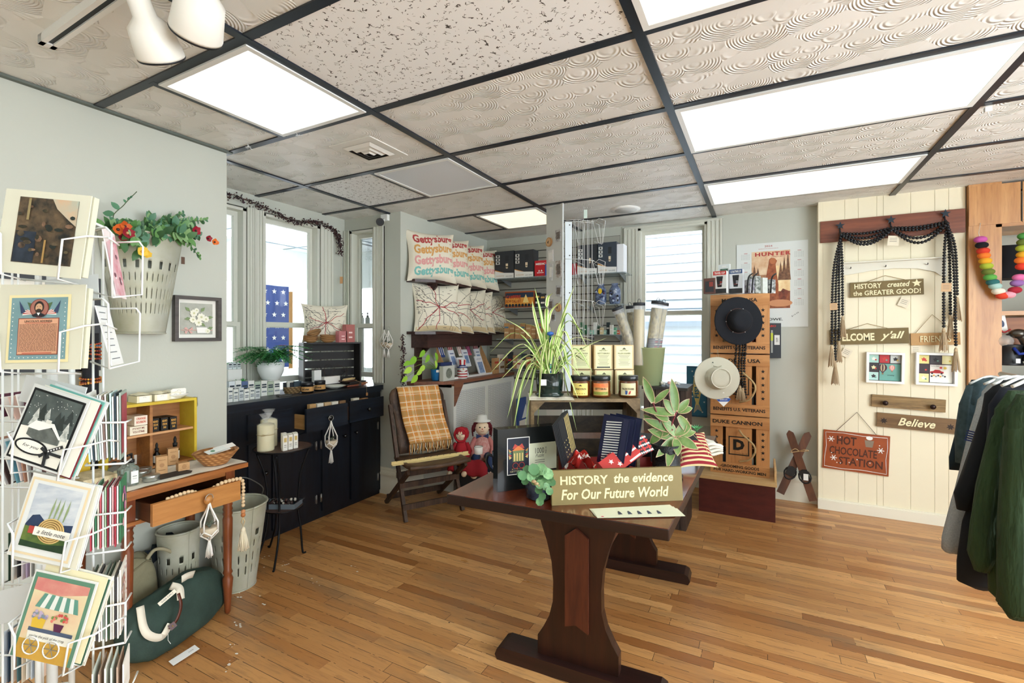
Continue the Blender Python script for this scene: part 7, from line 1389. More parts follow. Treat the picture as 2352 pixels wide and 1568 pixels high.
def cjar(px,lab,words,lc,art):
    c_ = _C+_ray(px,905)*2.075;p = Vector((c_.x,c_.y,CZ+.001));t = thing('candle_jar',lab,'candle jar',p);r_ = .0425;q = MB();q.lathe(p,[(r_*.9,0),(r_,.004),(r_,.068),(r_*.88,.074)],m=mat('5a2e0e',.08,coat=.6),n=30);q.build('jar',None,t)
    q = MB();q.lathe(p+Vector((0,0,.072)),[(r_*.96,0),(r_,.002),(r_,.018),(r_*.95,.021),(0,.021)],m=mat('1c2022',.25),n=30);q.lathe(p+Vector((0,0,.071)),[(r_*.95,0),(r_*.97,.003)],m=CHR,n=30,caps=False);q.build('lid',None,t)
    n = (_C-p);n.z = 0;n.normalize();q = MB();g = Fr(p+n*(r_+.0008)+Vector((0,0,.01)),Vector((0,0,1)).cross(n),(0,0,1))
    class Cy:
        def p(s,x,y,d=0): a = x/r_;return p+Vector((0,0,.01+y))+n*((r_+.0006+d)*math.cos(a))+g.r*((r_+.0006+d)*math.sin(a))
    cy = Cy();q.grid(lambda u,v: cy.p(-.034+.068*u,.052*v),10,2,mat(lc));art(q,cy);q.text(cy,words,0,.028,w=.05,h=.0085,d=.001,m=mat('3a2418'),bold=.02);q.build('label',None,t)
def vine(q,c): [q.fbox(c,-.025+.01*k,.006,-.02+.01*k,.009,0,.0008,mat('8a7430')) for k in range(5)];q.fpoly(c,[(-.008,.04),(0,.047),(.008,.04)],.001,INK)
def landsc(q,c): q.grid(lambda u,v: c.p(-.033+.066*u,.002+.014*v,.0006),8,2,mat('9aa04a',.6,noise='6d7a2c',nscale=90));q.grid(lambda u,v: c.p(-.033+.066*u,.034+.017*v,.0006),8,2,mat('e98a4a',.6,noise='d9603a',nscale=50))
def drum(q,c): q.fpoly(c,[(-.012,.004),(-.004,.004),(-.002,.02),(-.012,.022)],.001,mat('2f5a9a'));q.fpoly(c,[(0,.004),(.008,.006),(.012,.02),(.004,.018)],.001,mat('c84a4a'));q.fdisc(c,-.006,.022,.003,d=.001,m=mat('e0b090'),n=8)
cjar(1333,'amber candle jar with yellow Lincoln label, left of three on the rustic crate','LINCOLN','e3cf72',vine);cjar(1380,'amber candle jar with orange landscape label, middle of three on the rustic crate','GETTYSBURG','dda86a',landsc);cjar(1443,'amber candle jar with cream soldier label, right of three on the rustic crate','FALLEN SOLDIERS','e8e2b4',drum)
# red tray with flag goods
g0 = camf(1290,1108);tr_ = Fr(g0.o,_rt,(0,0,1));RD = mat('8f2a24',.5);tr_.o = tr_.o-_fw*0;t = thing('red_tray','low red tray full of flag themed paper goods in front of the rustic crate','tray',tr_.p(.2,0,-.06));q = MB()
for b in ((0,0,.40,.006,-.13,0),(0,.006,.006,.10,-.13,0),(.394,.006,.40,.05,-.13,0),(.006,.006,.394,.05,-.006,0),(.006,.006,.394,.07,-.13,-.124)): q.fbox(tr_,*b,RD)
q.build('tray_body',None,t)
def panelthing(name,lab,px,py,d,w,h,th,rz,lean,roll,m,face,group=None,cat='booklet'):
    c = PD(px,py,d);r = Matrix.Rotation(rz,3,'Z') @ Vector(_rt);n = r.cross(Vector((0,0,1)));fr = Fr(c,r,Vector((0,0,1))-n*lean).sub(0,0,0,roll);q = MB();q.fbox(fr,-w/2,0,w/2,h,-th,0,m);face and face(q,fr,w,h);return tag(q.build(name),lab,cat,group)
def sepia(q,f,w,h):
    [q.fq(f,-w*.4+k*w*.11,h*.05,-w*.35+k*w*.11,h*.95,.0008,mat('b9a46a')) for k in range(4,8)];[q.fdisc(f,-w*.35+.018*(i % 3),h*.1+i//3*.02,.003,d=.0008,m=mat('b9a46a'),n=6) for i in range(12)]
for k in range(5): panelthing('flag_booklet','dark sepia flag booklet leaning in the red tray, '+ORD[k],1312+k*2.5-8,1058-k*3,1.80+k*.006,.105,.175-.002*k,.003,1.05,.10,.32,mat('24262a',.3),sepia,'sepia flag booklets')
def navy(q,f,w,h):
    rs = random.Random(2)
    for k in range(16): y = h*.06+k*h*.052;q.fpoly(f,[(-w*.36,y),(w*.2,y+.01),(w*.22,y+.014),(-w*.36,y+.005)],.0008,mat('c9ccc8'))
    q.fq(f,w*.26,h*.02,w*.44,h*.98,.0008,mat('1b2140'))
for k in range(3): panelthing('music_booklet','dark navy and silver sleeve standing in the red tray, '+ORD[k],1400+k*14,1068-k*2,1.80+.02*k,.105,.185,.005,-.55,.12,-.12+.0*k,mat('161d38',.2),navy,'navy sleeves in the red tray')
FL = mat('20262e',.4)
def flagart(q,f,w,h):
    [q.fstar(f,-w*.38+i*w*.14,h*(.3+.35*(i % 2)),.011,.001,WHITE) for i in range(4)];[q.fq(f,w*.14,h*(.04+.2*j),w*.48,h*(.14+.2*j),.001,mat('b8322f' if j % 2 else 'e6e3dc')) for j in range(5)]
for k in range(8): panelthing('flag_packet','clear packet of star and stripe fabric heaped in the red tray',1440+k*5,1064-k*3.5+6,1.77+.012*k,.165,.07,.004,.12+.07*k,.75,.55-.06*k,FL if k % 3 else mat('b8322f',.4),flagart,'flag fabric packets','packet')
q = MB();c = PD(1335,1078,1.80);q.grid(lambda u,v: c+_rt*(-.058+.116*u)+Vector((0,0,.005+.055*math.sin(PI*u)*(.55+.45*math.sin(v*6+u*3))+.012*math.sin(u*19+v*7)))+_fw*(.08*v-.02+.012*math.sin(u*14)),22,16,mat('b82a26',.9),mfn=lambda i,j: mat('e9e5dc',.9) if (i+j*2) % 13 < 2 or i < 2 else mat('b8281f',.9));o = q.build('bandana');tag(o,'crumpled red and white bandana at the left of the red tray','bandana')
# puzzle box
q0 = camf(1143,1130);q1 = PZ(1278,1112,TZ);r = q1-q0.o;r.z = 0;w = r.length;g = Fr(q0.o,r,(0,0,1));h = .235;t = thing('puzzle_box','black jigsaw puzzle box with a 1000 piece label standing on the trestle table','box',g.p(w/2,0,-.025));q = MB();q.fbox(g,0,0,w,h,-.05,0,mat('1c2123',.2,coat=.3));q.bevel(.002);q.build('box',None,t);q = MB()
q.fq(g,.038,.058,.132,.200,.0006,WHITE);q.fq(g,.041,.061,.129,.197,.0009,mat('141b2e'));q.fq(g,.132,.066,w,.172,.0006,mat('dfe4c8'));q.text(g,'1000',.175,.142,w=.038,h=.022,d=.001,m=mat('2a2e24'),bold=.0);gg = g.sub(.202,.142,0,PI/2);q.text(gg,'PIECE',0,0,w=.026,h=.006,d=.001,m=mat('2a2e24'));q.text(g,'Puzzle',.175,.123,w=.036,h=.013,d=.001,m=mat('4a4e40'),shear=.4);q.text(g,'GETTYSBURG',.085,.071,w=.07,h=.006,d=.0012,m=mat('d9cba0'));[q.fq(g,.155,z,.197,z+.002,.001,mat('5a5e50')) for z in (.104,.096)]
CO = [mat(c) for c in ('b98a4a','3f7a6a','b8443a','d9c07a','d97a3a')]
q.fq(g,.062,.108,.108,.15,.0012,mat('6d7a4a'));[q.fq(g,.066+.011*i,.11,.071+.011*i,.14,.0015,CO[3]) for i in range(4)];q.fpoly(g,[(.058,.15),(.112,.15),(.085,.168)],.0015,CO[4]);q.fpoly(g,[(.06,.158),(.07,.176),(.085,.166),(.1,.176),(.11,.158)],.0013,CO[2])
for s in (-1,1): [q.fpoly(g,[(.085+s*.028,.148-.008*k),(.085+s*.041,.158-.008*k),(.085+s*.038,.142-.008*k)],.0015,CO[k % 4]) for k in range(4)];q.tube([g.p(.085+s*.013+.011*math.cos(a*.35),.093+.011*math.sin(a*.35),.002) for a in range(18)],.0012,4,CO[2],closed=True)
[q.fq(g,.058+.007*k,.078,.062+.007*k,.082,.0014,CO[k % 3]) for k in range(8)];q.build('printed_label',None,t)
# mug
p = PZ(1152,1100,TZ);t = thing('coffee_mug','tall mug with navy top, cream base and large handle behind the puzzle box','mug',p);q = MB();MG1,MG2 = mat('d9d2b4',.3),mat('121c30',.15);q.lathe(p,[(.026,0),(.029,.004),(.036,.05),(.038,.06)],m=MG1,n=28);q.lathe(p+Vector((0,0,.06)),[(.038,0),(.040,.055),(.037,.055),(.036,-.02),(0,-.05)],m=MG2,n=28,caps=False);q.build('mug_body',None,t);q = MB();q.tube(catmull([p-_rt*.036+Vector((0,0,.095)),p-_rt*.056+Vector((0,0,.10)),p-_rt*.062+Vector((0,0,.07)),p-_rt*.045+Vector((0,0,.04)),p-_rt*.032+Vector((0,0,.03))],6),.006,8,mat('23262c',.2));q.build('handle',None,t)
# small ivy pot
p = camf(1238,1142).o;t = thing('potted_ivy','small dark glazed pot with round scalloped green leaves beside the history sign','potted plant',p);q = MB();q.lathe(p,[(.04,0),(.048,.006),(.052,.075),(.049,.078),(.046,.07),(0,.068)],m=mat('161d28',.12,noise='3a4656',nscale=18),n=26);q.build('pot',None,t);q = MB();rs = random.Random(14);LG = [mat('6f9c66',.5,noise='3f6a44',nscale=60),mat('83ad78',.5,noise='4d7a4f',nscale=60),mat('4f7c50',.5)]
for (px,py,r_) in ((1200,1092,.015),(1212,1080,.016),(1226,1078,.018),(1243,1078,.019),(1258,1088,.018),(1219,1095,.015),(1206,1105,.012),(1236,1093,.015),(1250,1098,.014),(1262,1100,.014),(1240,1112,.014),(1254,1118,.013),(1238,1125,.013),(1246,1140,.012),(1240,1152,.013),(1268,1108,.012),(1194,1088,.01),(1228,1106,.012),(1262,1128,.012),(1232,1086,.014),(1250,1084,.014)):
    e = PD(px,py,1.555+rs.uniform(-.03,.02));q.tube([p+Vector((0,0,.08)),(p+e)/2+Vector((0,0,.05)),e],.0012,4,mat('7a5a50'));n = (Vector((0,0,.6))-_fw+_rt*rs.uniform(-.4,.4)).normalized();a = n.orthogonal().normalized();b = n.cross(a);m_ = LG[rs.randrange(3)];cv = q.V(e);ring = [q.V(e+a*(r_*(1+.09*(i % 2))*math.cos(2*PI*i/16))+b*(r_*(1+.09*(i % 2))*math.sin(2*PI*i/16))+n*r_*.18) for i in range(16)]
    for i in range(16): q.face([cv,ring[i],ring[(i+1) % 16]],m_,True)
for k in range(3): e = PD(1226+k*6,1105+k*5,1.53);q.ball(e,.009,mat('a8906a',.8),6,4,(1,1,.6))
q.build('leaves',None,t)
# the big sign
a,b = PZ(1268,1161,TZ),PZ(1569,1149,TZ);r = b-a;w = r.length;n = Vector((r.x,r.y,0)).normalized().cross(Vector((0,0,1)));g = Fr(a,r,Vector((0,0,1))-n*.12);OLV = mat('80703f',.5,noise='776838',nscale=6);IV = mat('ece0a6',.5);t = thing('wooden_sign','olive wooden sign lettered History the evidence for our future world on the table','sign',g.p(w/2,0,0));q = MB();q.fbox(g,0,0,w,.118,-.02,0,OLV);q.bevel(.003);q.build('board',None,t);q = MB();q.text(g,'HISTORY',w*.245,.083,w=w*.36,h=.03,d=.0006,m=IV,bold=.02);q.text(g,'the evidence',w*.70,.085,w=w*.46,h=.032,d=.0006,m=IV,bold=.022,shear=.2);q.text(g,'For Our Future World',w*.48,.035,w=w*.82,h=.036,d=.0006,m=IV,bold=.02,shear=.18);q.build('lettering',None,t)
# papers
for k in range(3):
    c = PZ(1456+k*5,1172+k*3,TZ+.001+.0012*k);gz = Fr(c,Vector((math.cos(.62-.04*k),math.sin(.62-.04*k),0)),Vector((-math.sin(.62-.04*k),math.cos(.62-.04*k),0)));q = MB();q.fbox(gz,-.145,-.034,.145,.034,0,.0008,mat('e2e6cc'))
    if k == 2:
        for i in range(5): q.fpoly(gz,[(-.07+.033*i,-.012),(-.055+.033*i,-.01),(-.058+.033*i,.012),(-.066+.033*i,.014)],.0012,mat('33405a'));q.fdisc(gz,-.062+.033*i,.015,.003,d=.0014,m=mat('4a4038'),n=7)
        q.fq(gz,-.13,-.028,-.122,-.022,.0012,mat('d03a5a'))
    tag(q.build('notecard_pack'),'pale long notecard sheet in front of the history sign, '+('bottom','middle','top')[k]+' one','notecards','notecard sheets in front of the sign')
# rubber plant
p = PZ(1530,1094,TZ);t = thing('rubber_plant','plant with broad green pink-edged leaves in a dark dimpled pot on the table','potted plant',p);q = MB();q.lathe(p,[(.05,0),(.066,.004),(.068,.01),(.055,.014),(.058,.1),(.066,.14),(.062,.14),(.055,.11),(0,.11)],m=mat('14181b',.3,bump=1,bscale=160),n=30);q.build('pot',None,t)
q = MB();rs = random.Random(31);E1,E2,E3 = mat('748f50',.35,noise='4f7236',nscale=25),mat('c4ba8e',.4,noise='c48f80',nscale=25),mat('7a3038',.5)
def rl(bx,by,tx,ty,w,db=0,dt=0):
    B_,T_ = PD(bx,by,1.98+db),PD(tx,ty,1.98+dt);d = T_-B_;L = d.length;up = (-_fw+Vector((0,0,.5))+_rt*rs.uniform(-.3,.3));q.leaf(B_,d,up,L,w,E2,.12,6,.25);off = up.normalized()*.0012;q.leaf(B_+off+d*.03,d,up,L*.93,w*.86,E1,.12,6,.25)
for a in ((1500,925,1478,865,.018),(1502,925,1540,890,.014),(1552,945,1545,868,.02),(1556,945,1585,915,.016),(1556,945,1592,935,.018),(1550,950,1475,938,.02),(1550,950,1525,915,.02),(1552,1000,1520,955,.022),(1558,955,1592,1000,.02),(1552,1005,1580,960,.018),(1550,1005,1510,1048,.02,0,-.06),(1545,1005,1490,985,.022),(1552,1008,1558,1045,.02,-.02,-.07),(1555,1005,1605,1030,.022,0,-.04),(1545,1010,1535,1072,.02,0,-.09),(1548,998,1590,975,.02),(1545,990,1480,960,.02),(1510,985,1478,950,.018,.03,.05),(1535,965,1500,945,.02),(1560,1000,1600,990,.016),(1520,990,1492,1020,.018),(1540,985,1505,1000,.02)): rl(*a)
b0 = p+Vector((0,0,.11))
for (px,py) in ((1500,925),(1554,945),(1552,1002),(1545,985)): e = PD(px,py,1.98);q.tube(catmull([b0,(b0+e)/2+Vector((0,0,.02)),e],5),.0032,6,E3)
q.build('leaves',None,t)
p = PZ(1495,1090,TZ);t = thing('planter_pot','dark pot with white stars behind the rubber plant','pot',p+_fw*.12);p2 = p+_fw*.12;q = MB();q.lathe(p2,[(.05,0),(.06,.005),(.065,.14),(.06,.14),(0,.12)],m=mat('14171f',.4),n=26);q.build('pot',None,t);q = MB();[q.fstar(Fr(p2+Vector((0,0,.1))-_fw*.0655,_rt,(0,0,1)),x,z,.006,.001,WHITE) for x,z in ((-.03,.02),(-.012,.0),(-.03,-.02),(-.02,.035))];q.build('stars',None,t)
p = PZ(1541,1082,TZ);p = PD(1541,1080,1.80);p.z = TZ;q = MB();q.lathe(p,[(.024,0),(.026,.01),(.02,.02),(.026,.03),(.02,.045),(.008,.06),(.003,.072),(0,.075)],m=mat('a9b8a4',.7,noise='6d7f72',nscale=40),n=12);tag(q.build('stone_figurine'),'small mottled green stone figurine in front of the rubber plant pot','figurine')
# flag pillow and cloths at the far right of the table
def usart(q,P):
    for i in range(9): q.grid(lambda a,b: P(-.96+1.92*a,-.96+.21*i+.12*b,.001),10,2,mat('8f2430',.9))
    q.grid(lambda a,b: P(-.2+.5*a,.2+.6*b,.002),5,5,mat('23282a',.9));ribbon(q,P,[(.1,.9),(.2,.4),(.5,0),(.6,-.6)],.03,mat('c9a878'),.004)
pc = PD(1598,1040,2.15);pc.z = TZ+.075;pillow('throw_pillow','striped cream and dark red flag pillow on the far right end of the table',pc+_rt*-.015,_rt,Vector((0,0,.62))+_fw*.78,.17,.2,.035,usart,mat('e0cd9a',.9),seed=3,nu=14)
for k in range(4):
    c = PD(1618,1010,2.42);q = MB();q.grid(lambda u,v: Vector((c.x,c.y,TZ+.004+.014*k))+_rt*(-.07+.14*u)+_fw*(.12*v-.06)+Vector((0,0,.006*math.sin(u*8+k)+.004*math.sin(v*7))),12,8,mat('ecebe0',.9));o = q.build('folded_cloth');tag(o,'folded white cloth in the pile at the table end, '+('bottom','second','third','top')[k]+' one','cloth','white cloths at the far end of the table');md = o.modifiers.new('s','SOLIDIFY');md.thickness = .009
q = MB();c = PD(1600,990,2.35);[q.leaf(c,(math.cos(k)*.8,math.sin(k)*.8,.9),(0,0,1),.045,.004,mat('5fae72'),.2,2) for k in range(16)];q.cyl(Vector((c.x,c.y,TZ)),c,.008,m=mat('3a4a3a'));tag(q.build('green_sprig'),'tiny bright green sprig beside the folded white cloths','plant')
# bottom edge behind-table stand: barrel crate with the green pail
bc = PY(1525,885,3.55);bz = bc.z;a,b = PY(1478,890,3.45),PY(1576,890,3.45);t = thing('display_crate','dark stained wooden crate stand under the pale green pail','crate',(bc.x,3.6,0));q = MB();DK = wood('55443c','2e2420','Z',1,.6);n = 7;W_ = b.x-a.x
for k in range(n): q = MB();q.box(a.x+W_*k/n+.002,3.45,.0,a.x+W_*(k+1)/n-.002,3.465,bz-.02,DK);q.build('front_stave',None,t)
q = MB();q.box(a.x,3.466,0,b.x,3.75,bz-.02,DK);q.build('crate_body',None,t);q = MB();q.box(a.x-.01,3.44,bz-.02,b.x+.01,3.76,bz,mat('33312f',.5));q.build('crate_top',None,t)
pc = PY(1488,885,3.56);pc.z = bz+.001;d = (pc-_C).dot(_fw);r0,r1 = 30*d/F,38*d/F;H = 84*d/F;PA = mat('bccb98',.35);t = thing('metal_pail','pale green metal pail holding map poster tubes in front of the back window','pail',pc);q = MB();q.lathe(pc,[(r0,0),(r1,H),(r1*1.03,H),(r1*1.03,H+.004),(r1*.97,H),(r0*.95,.01),(0,.01)],m=PA,n=40);q.build('pail_body',None,t)
MP = mat('d2c188',.4,noise='4a4628',nscale=70,stretch=(1,1,.5),key='mp');MPL = mat('d5c38e',.4)
def maptube(bx,by,tx,ty,wpx,lab,dd_,flag=False,plain=False):
    B_,T_ = PD(bx,by,d+dd_),PD(tx,ty,d+dd_*1.0);ax = (T_-B_).normalized();L = (T_-B_).length;r_ = wpx/2*d/F;t = thing('map_tube',lab,'map tube',B_);q = MB();q.cyl(B_-ax*.12,T_,r_,m=film('e9eef4',.25,.05),n=22,caps=False);q.build('tube',None,t);q = MB();q.cyl(B_-ax*.12,T_-ax*.05,r_*.86,m=MPL if plain else MP,n=22);q.build('rolled_map',None,t);q = MB();q.cyl(T_-ax*.022,T_,r_*1.04,m=mat('2b3138',.4),n=22);q.tube([T_+_rt*(.012*math.cos(a))+ax*(.028*math.sin(a)) for a in (0,.6,1.2,1.9,2.5,PI)],.002,5,mat('2b3138',.4));q.build('cap',None,t)
    if flag:
        q = MB();n_ = -_fw;u = ax.cross(n_).normalized()*-1;fr = Fr(B_+n_*r_*.9,Vector(_rt),ax);cyf = type('C',(),{'p': lambda s,x,y,d=0: B_+ax*y+(_rt*math.sin(x/r_)+n_*math.cos(x/r_))*(r_*.87+.001+d)})();q.grid(lambda u_,v: cyf.p(-r_*1.3+u_*r_*2.6,.005+.07*v),10,2,mat('1f2638'));
        for k in range(4): q.grid(lambda u_,v: cyf.p(r_*.2+u_*r_*1.1,.008+k*.018+.009*v,.001),4,1,mat('c9c2b0' if k % 2 else 'a83238'))
        [q.fq(cyf,-r_*.9+i*.009,.015+j*.014,-r_*.9+i*.009+.003,.018+j*.014,.0012,WHITE) for i in range(5) for j in range(4)];q.build('flag_print',None,t)
maptube(1452,800,1417,705,25,'map poster tube leaning far left in the green pail',-.03);maptube(1456,800,1447,702,20,'map poster tube behind the leftmost one in the green pail',.05);maptube(1467,800,1468,695,26,'upright map poster tube in the middle of the green pail',-.06,False,True);maptube(1496,800,1511,692,27,'map poster tube with a flag print at the right of the green pail',-.06,True);maptube(1508,800,1524,695,24,'map poster tube behind the flag printed one in the green pail',.02,True)
t = thing('bead_garland','pink and grey bead garland lying on the dark crate stand by the window','bead garland',PY(1545,882,3.55));q = MB();[q.ball(PY(1520+k*5.5,879+(k % 3)*2,3.52),.012,mat(['d9d4c4','c9ccc8','8f979f','d9a8a0','c87f80','b86a70'][k % 6]),8,6) for k in range(8)];q.build('beads',None,t)
# ================= STACKED CRATE DISPLAY =================
L0,R0 = PZ(1632,1081,.281),PZ(1768,1098,.281);r = R0-L0;WD = r.length;CWD = wood('d39a62','bd824c','X',.7,.5,dark='9a6236');CWV = wood('d39a62','bd824c','Z',.7,.5,dark='9a6236');TX_ = mat('1a1715',.6);ROPE = mat('c2a678',.9)
base = Fr(L0,r,(0,0,1));HT = 1.668-.281
def dcrate(z0,z1,top,bot,lab,logo,tsz=.8):
    f = Fr(base.p(0,z0,0),base.r,(0,0,1));h = z1-z0-.006;w = WD;t = thing('display_crate',lab,'crate',f.p(w/2,0,-.12));dp = .26;bh = .085
    q = MB();q.fbox(f,0,h-bh,w,h,-.0,.012,CWD);q.text(f,top,w*.5 if tsz < .82 else w*.46,h-bh*.55,w=w*tsz,h=bh*.34,d=.0128,m=TX_,bold=.03);q.build('top_board',None,t)
    q = MB();q.fbox(f,0,0,w,bh,0,.012,CWD)
    if '\n' in bot: a,b = bot.split('\n');q.text(f,a,w*.5,bh*.7,w=w*.66,h=bh*.26,d=.0128,m=TX_,bold=.03);q.text(f,b,w*.5,bh*.3,w=w*.88,h=bh*.26,d=.0128,m=TX_,bold=.03)
    else: q.text(f,bot,w*.49,bh*.5,w=w*.88,h=bh*.3,d=.0128,m=TX_,bold=.03)
    q.build('bottom_board',None,t)
    for (x0,x1) in ((0,w*.215),(w*.27,w*.71),(w*.78,w)):
        q = MB();q.fbox(f,x0,bh,x1,h-bh,-.01,0,CWV);xm = (x0+x1)/2
        if x1-x0 < w*.3: [q.fstar(f,xm,bh+.05+k*(h-2*bh-.08)/4.2,.0155,.0008,TX_) for k in range(5)]
        elif logo:
            s = w*.175;yc = h*.5-.005
            for b in ((-s,-s,s,-s+.008),(-s,s-.008,s,s),(-s,-s,-s+.008,s),(s-.008,-s,s,s)): q.fq(f,xm+b[0],yc+b[1],xm+b[2],yc+b[3],.0008,TX_)
            q.text(f,'D',xm,yc+.008,w=s*1.1,h=s*1.15,d=.0008,m=TX_,bold=.06);q.text(f,'STOCK NO. 001',xm+s*.3,yc-s*.78,w=s*1.1,h=s*.11,d=.001,m=TX_)
        q.build('front_board',None,t)
    for (z_,a,b) in ((0,0,w),(h-.012,0,w)): q = MB();q.fbox(f,a,z_,b,z_+.012,-dp,-.011,CWD);q.build('crate_panel',None,t)
    for x in (0,w-.012):
        for (d0,d1) in ((-.075,-.011),(-.16,-.09),(-dp,-.175)): q = MB();q.fbox(f,x,.012,x+.012,h-.012,d0,d1,CWV);q.build('side_board',None,t)
    q = MB();q.fbox(f,.012,.012,w-.012,h-.012,-dp,-dp+.006,mat('8a5f3a'));q.fbox(f,.012,h*.45,w-.012,h*.46,-dp+.006,-.02,mat('8a5f3a'));q.build('inner_shelf',None,t)
    q = MB();z0 < .9 and q.tube(catmull([f.p(w*.5,h-bh-.02,.003),f.p(w*.56,h-bh-.05,.03),f.p(w*.74,h*.55,.05),f.p(w*.76,h*.42,.05),f.p(w*.66,bh+.04,.03),f.p(w*.5,bh+.015,.003)],8),.007,8,ROPE);q.build('rope_handle',None,t) if z0 < .9 else q.bm.free()
    rs = random.Random(int(z0*100))
    for k in range(7): x = .03+k*(w-.08)/7;q = MB();q.fbox(f,x,.0125,x+.035,.0125+rs.uniform(.1,.15),-.2,-.05,mat(rs.choice(['2c3a4a','d9dcd9','3a7a4c','1c1e22','a83a30','e6d9b0','4a5a6c']),.4));tag(q.build('grooming_product'),'packaged product seen between the boards of the '+lab.split(' in ')[0].split(',')[0],'product','products inside the stacked crates')
dcrate(0,.452,'DUKE CANNON','-GROOMING GOODS\nFOR HARD-WORKING MEN','bottom crate of the tall pine crate stack, stencilled Duke Cannon, with a rope handle',True,.84)
dcrate(.455,.925,'MADE IN USA','BENEFITS U.S. VETERANS','middle crate of the tall pine crate stack, behind the beige sun hat',True,.7)
dcrate(.93,HT,'MADE IN USA','BENEFITS U.S. VETERANS','top crate of the tall pine crate stack, behind the black hat',True,.6)
# things on top
tz = .281+HT+.002
def topbox(px0,px1,py0,m,lab,face,dep=.06,dd_=.0,rz=0,name='travel_cup_box',cat='box'):
    a = _C+_ray(px0,670)*(3.66+dd_);b = _C+_ray(px1,670)*(3.60+dd_);a.z = b.z = tz;f = Fr(a,b-a,(0,0,1));w = (b-a).length;h = (672-py0)*3.6/F;q = MB();q.fbox(f,0,0,w,h,-dep,0,m);face and face(q,f.sub(w/2,0,0),w,h);return tag(q.build(name),lab,cat)
def cup(c,ti):
    def fn(q,f,w,h): q.fq(f,-w/2,h*.82,w/2,h,.0008,mat(c));q.text(f,ti,0,h*.91,w=w*.8,h=h*.1,d=.0012,m=WHITE,bold=.02);q.fq(f,-w/2,0,w/2,h*.2,.0008,mat('2c2e30'));q.fpoly(f,[(-w*.16,h*.27),(w*.16,h*.27),(w*.24,h*.68),(-w*.24,h*.68)],.0012,mat('202226'));q.fq(f,-w*.25,h*.68,w*.25,h*.76,.0012,mat('2a2d31'));[q.fq(f,w*.02,h*(.4+.05*k),w*.19,h*(.42+.05*k),.0016,mat('c84a40' if c[0] == 'c' and k else 'd9dcde')) for k in range(3)];q.fq(f,-w*.12,h*.37,w*.12,h*.385,.0018,mat('b8443c'))
    return fn
topbox(1638,1668,621,mat('d9dbd8'),'travel cup box with a red header on top of the crate stack',cup('c23a36','TRAVEL CUP'));topbox(1675,1705,617,mat('d2d6da'),'travel cup box with a blue header on top of the crate stack',cup('34507c','U.S. FLAG TRAVEL CUP'))
topbox(1650,1676,601,mat('dfe6e6',.2),'clear hanging package standing behind the travel cup boxes',lambda q,f,w,h: (q.fq(f,-w*.35,h*.55,w*.35,h*.85,.001,mat('6f9a86',noise='3a4a44',nscale=60)),q.fq(f,-w*.2,h*.9,w*.2,h*.95,.001,WHITE)),.02,.1,name='hanging_package',cat='package')
topbox(1616,1642,636,mat('6a4a44',.4),'dark red wallet in a clear box at the left end of the crate stack top',lambda q,f,w,h: (q.fq(f,-w*.35,h*.1,w*.4,h*.8,.001,mat('3c3e44')),q.fq(f,w*.0,h*.45,w*.35,h*.75,.0014,mat('9a4a44'))),.06,.04,name='wallet_box')
for k,(x,py,c) in enumerate(((1716,640,'6d6484'),(1728,632,'3a4a3c'),(1744,636,'cfd8cc'),(1762,640,'2a2c30'))): topbox(x-8,x+8,py,mat(c,.15,noise='dfe4e2',nscale=40),('purple','dark green','pale glassy','black')[k]+' item in black strapped packaging at the right end of the crate stack top',None,.05,.03,name='strapped_package',cat='package')
q = MB();[q.tube(catmull([_C+_ray(x,672)*3.55,_C+_ray(x+3,638)*3.53,_C+_ray(x+12,628)*3.6],5),.006,6,BLACK) for x in (1716,1727,1770)];tag(q.build('nylon_strap'),'black nylon straps looped over the packages on the crate stack','strap')
# black hat, beige hat
def hat(name,lab,px,py,d,R_,rc,depth,m,nrm,soft=0,sy=1):
    c = PD(px,py,d);n = Vector(nrm).normalized();t = thing(name,lab,'hat',c);q = MB();pr = [(R_,.012+soft),(R_*1.0,.016+soft),(R_*.8,.004),(rc*1.15,.0),(rc,.012),(rc*.96,depth*.6),(rc*.8,depth*.9),(rc*.5,depth*.96),(0,depth*.90)]
    q.lathe(c,pr,ax=n,n=44,m=m,sx=1,sy=sy,ref=(0,0,1));o = q.build('hat_body',None,t);md = o.modifiers.new('s','SOLIDIFY');md.thickness = .003
    return t,c,n
nh = -_fw*.93+Vector((0,0,.05));FELT = mat('13161d',.9,bump=.3,bscale=200)
t,c,n = hat('felt_hat','large black wide brimmed felt hat hung on the top crate',1694,737,3.57,.18,.089,.1,FELT,nh);q = MB();e1 = n.orthogonal();e1 = Vector(_rt);e2 = n.cross(e1);rc = .093
q.tube([c+n*.018+(e1*math.cos(a*.2)+e2*math.sin(a*.2))*rc for a in range(32)],.0025,5,mat('4a2f28'),closed=True);[q.ball(c+n*.02+(e1*math.cos(a)+e2*math.sin(a))*(rc+.002),.004,mat('cfd2d4',.3,.9),8,5) for a in (.2,1.2,2.2,3.2,4.2,5.2)];q.build('hat_band',None,t)
SUN = mat('c9c6b4',.9,bump=.2,bscale=200);t,c,n = hat('sun_hat','beige canvas sun hat with wide soft brim hung on the middle crate',1645,868,3.50,.155,.083,.085,SUN,-_fw*.95+Vector((0,0,.06)),.0,1.08)
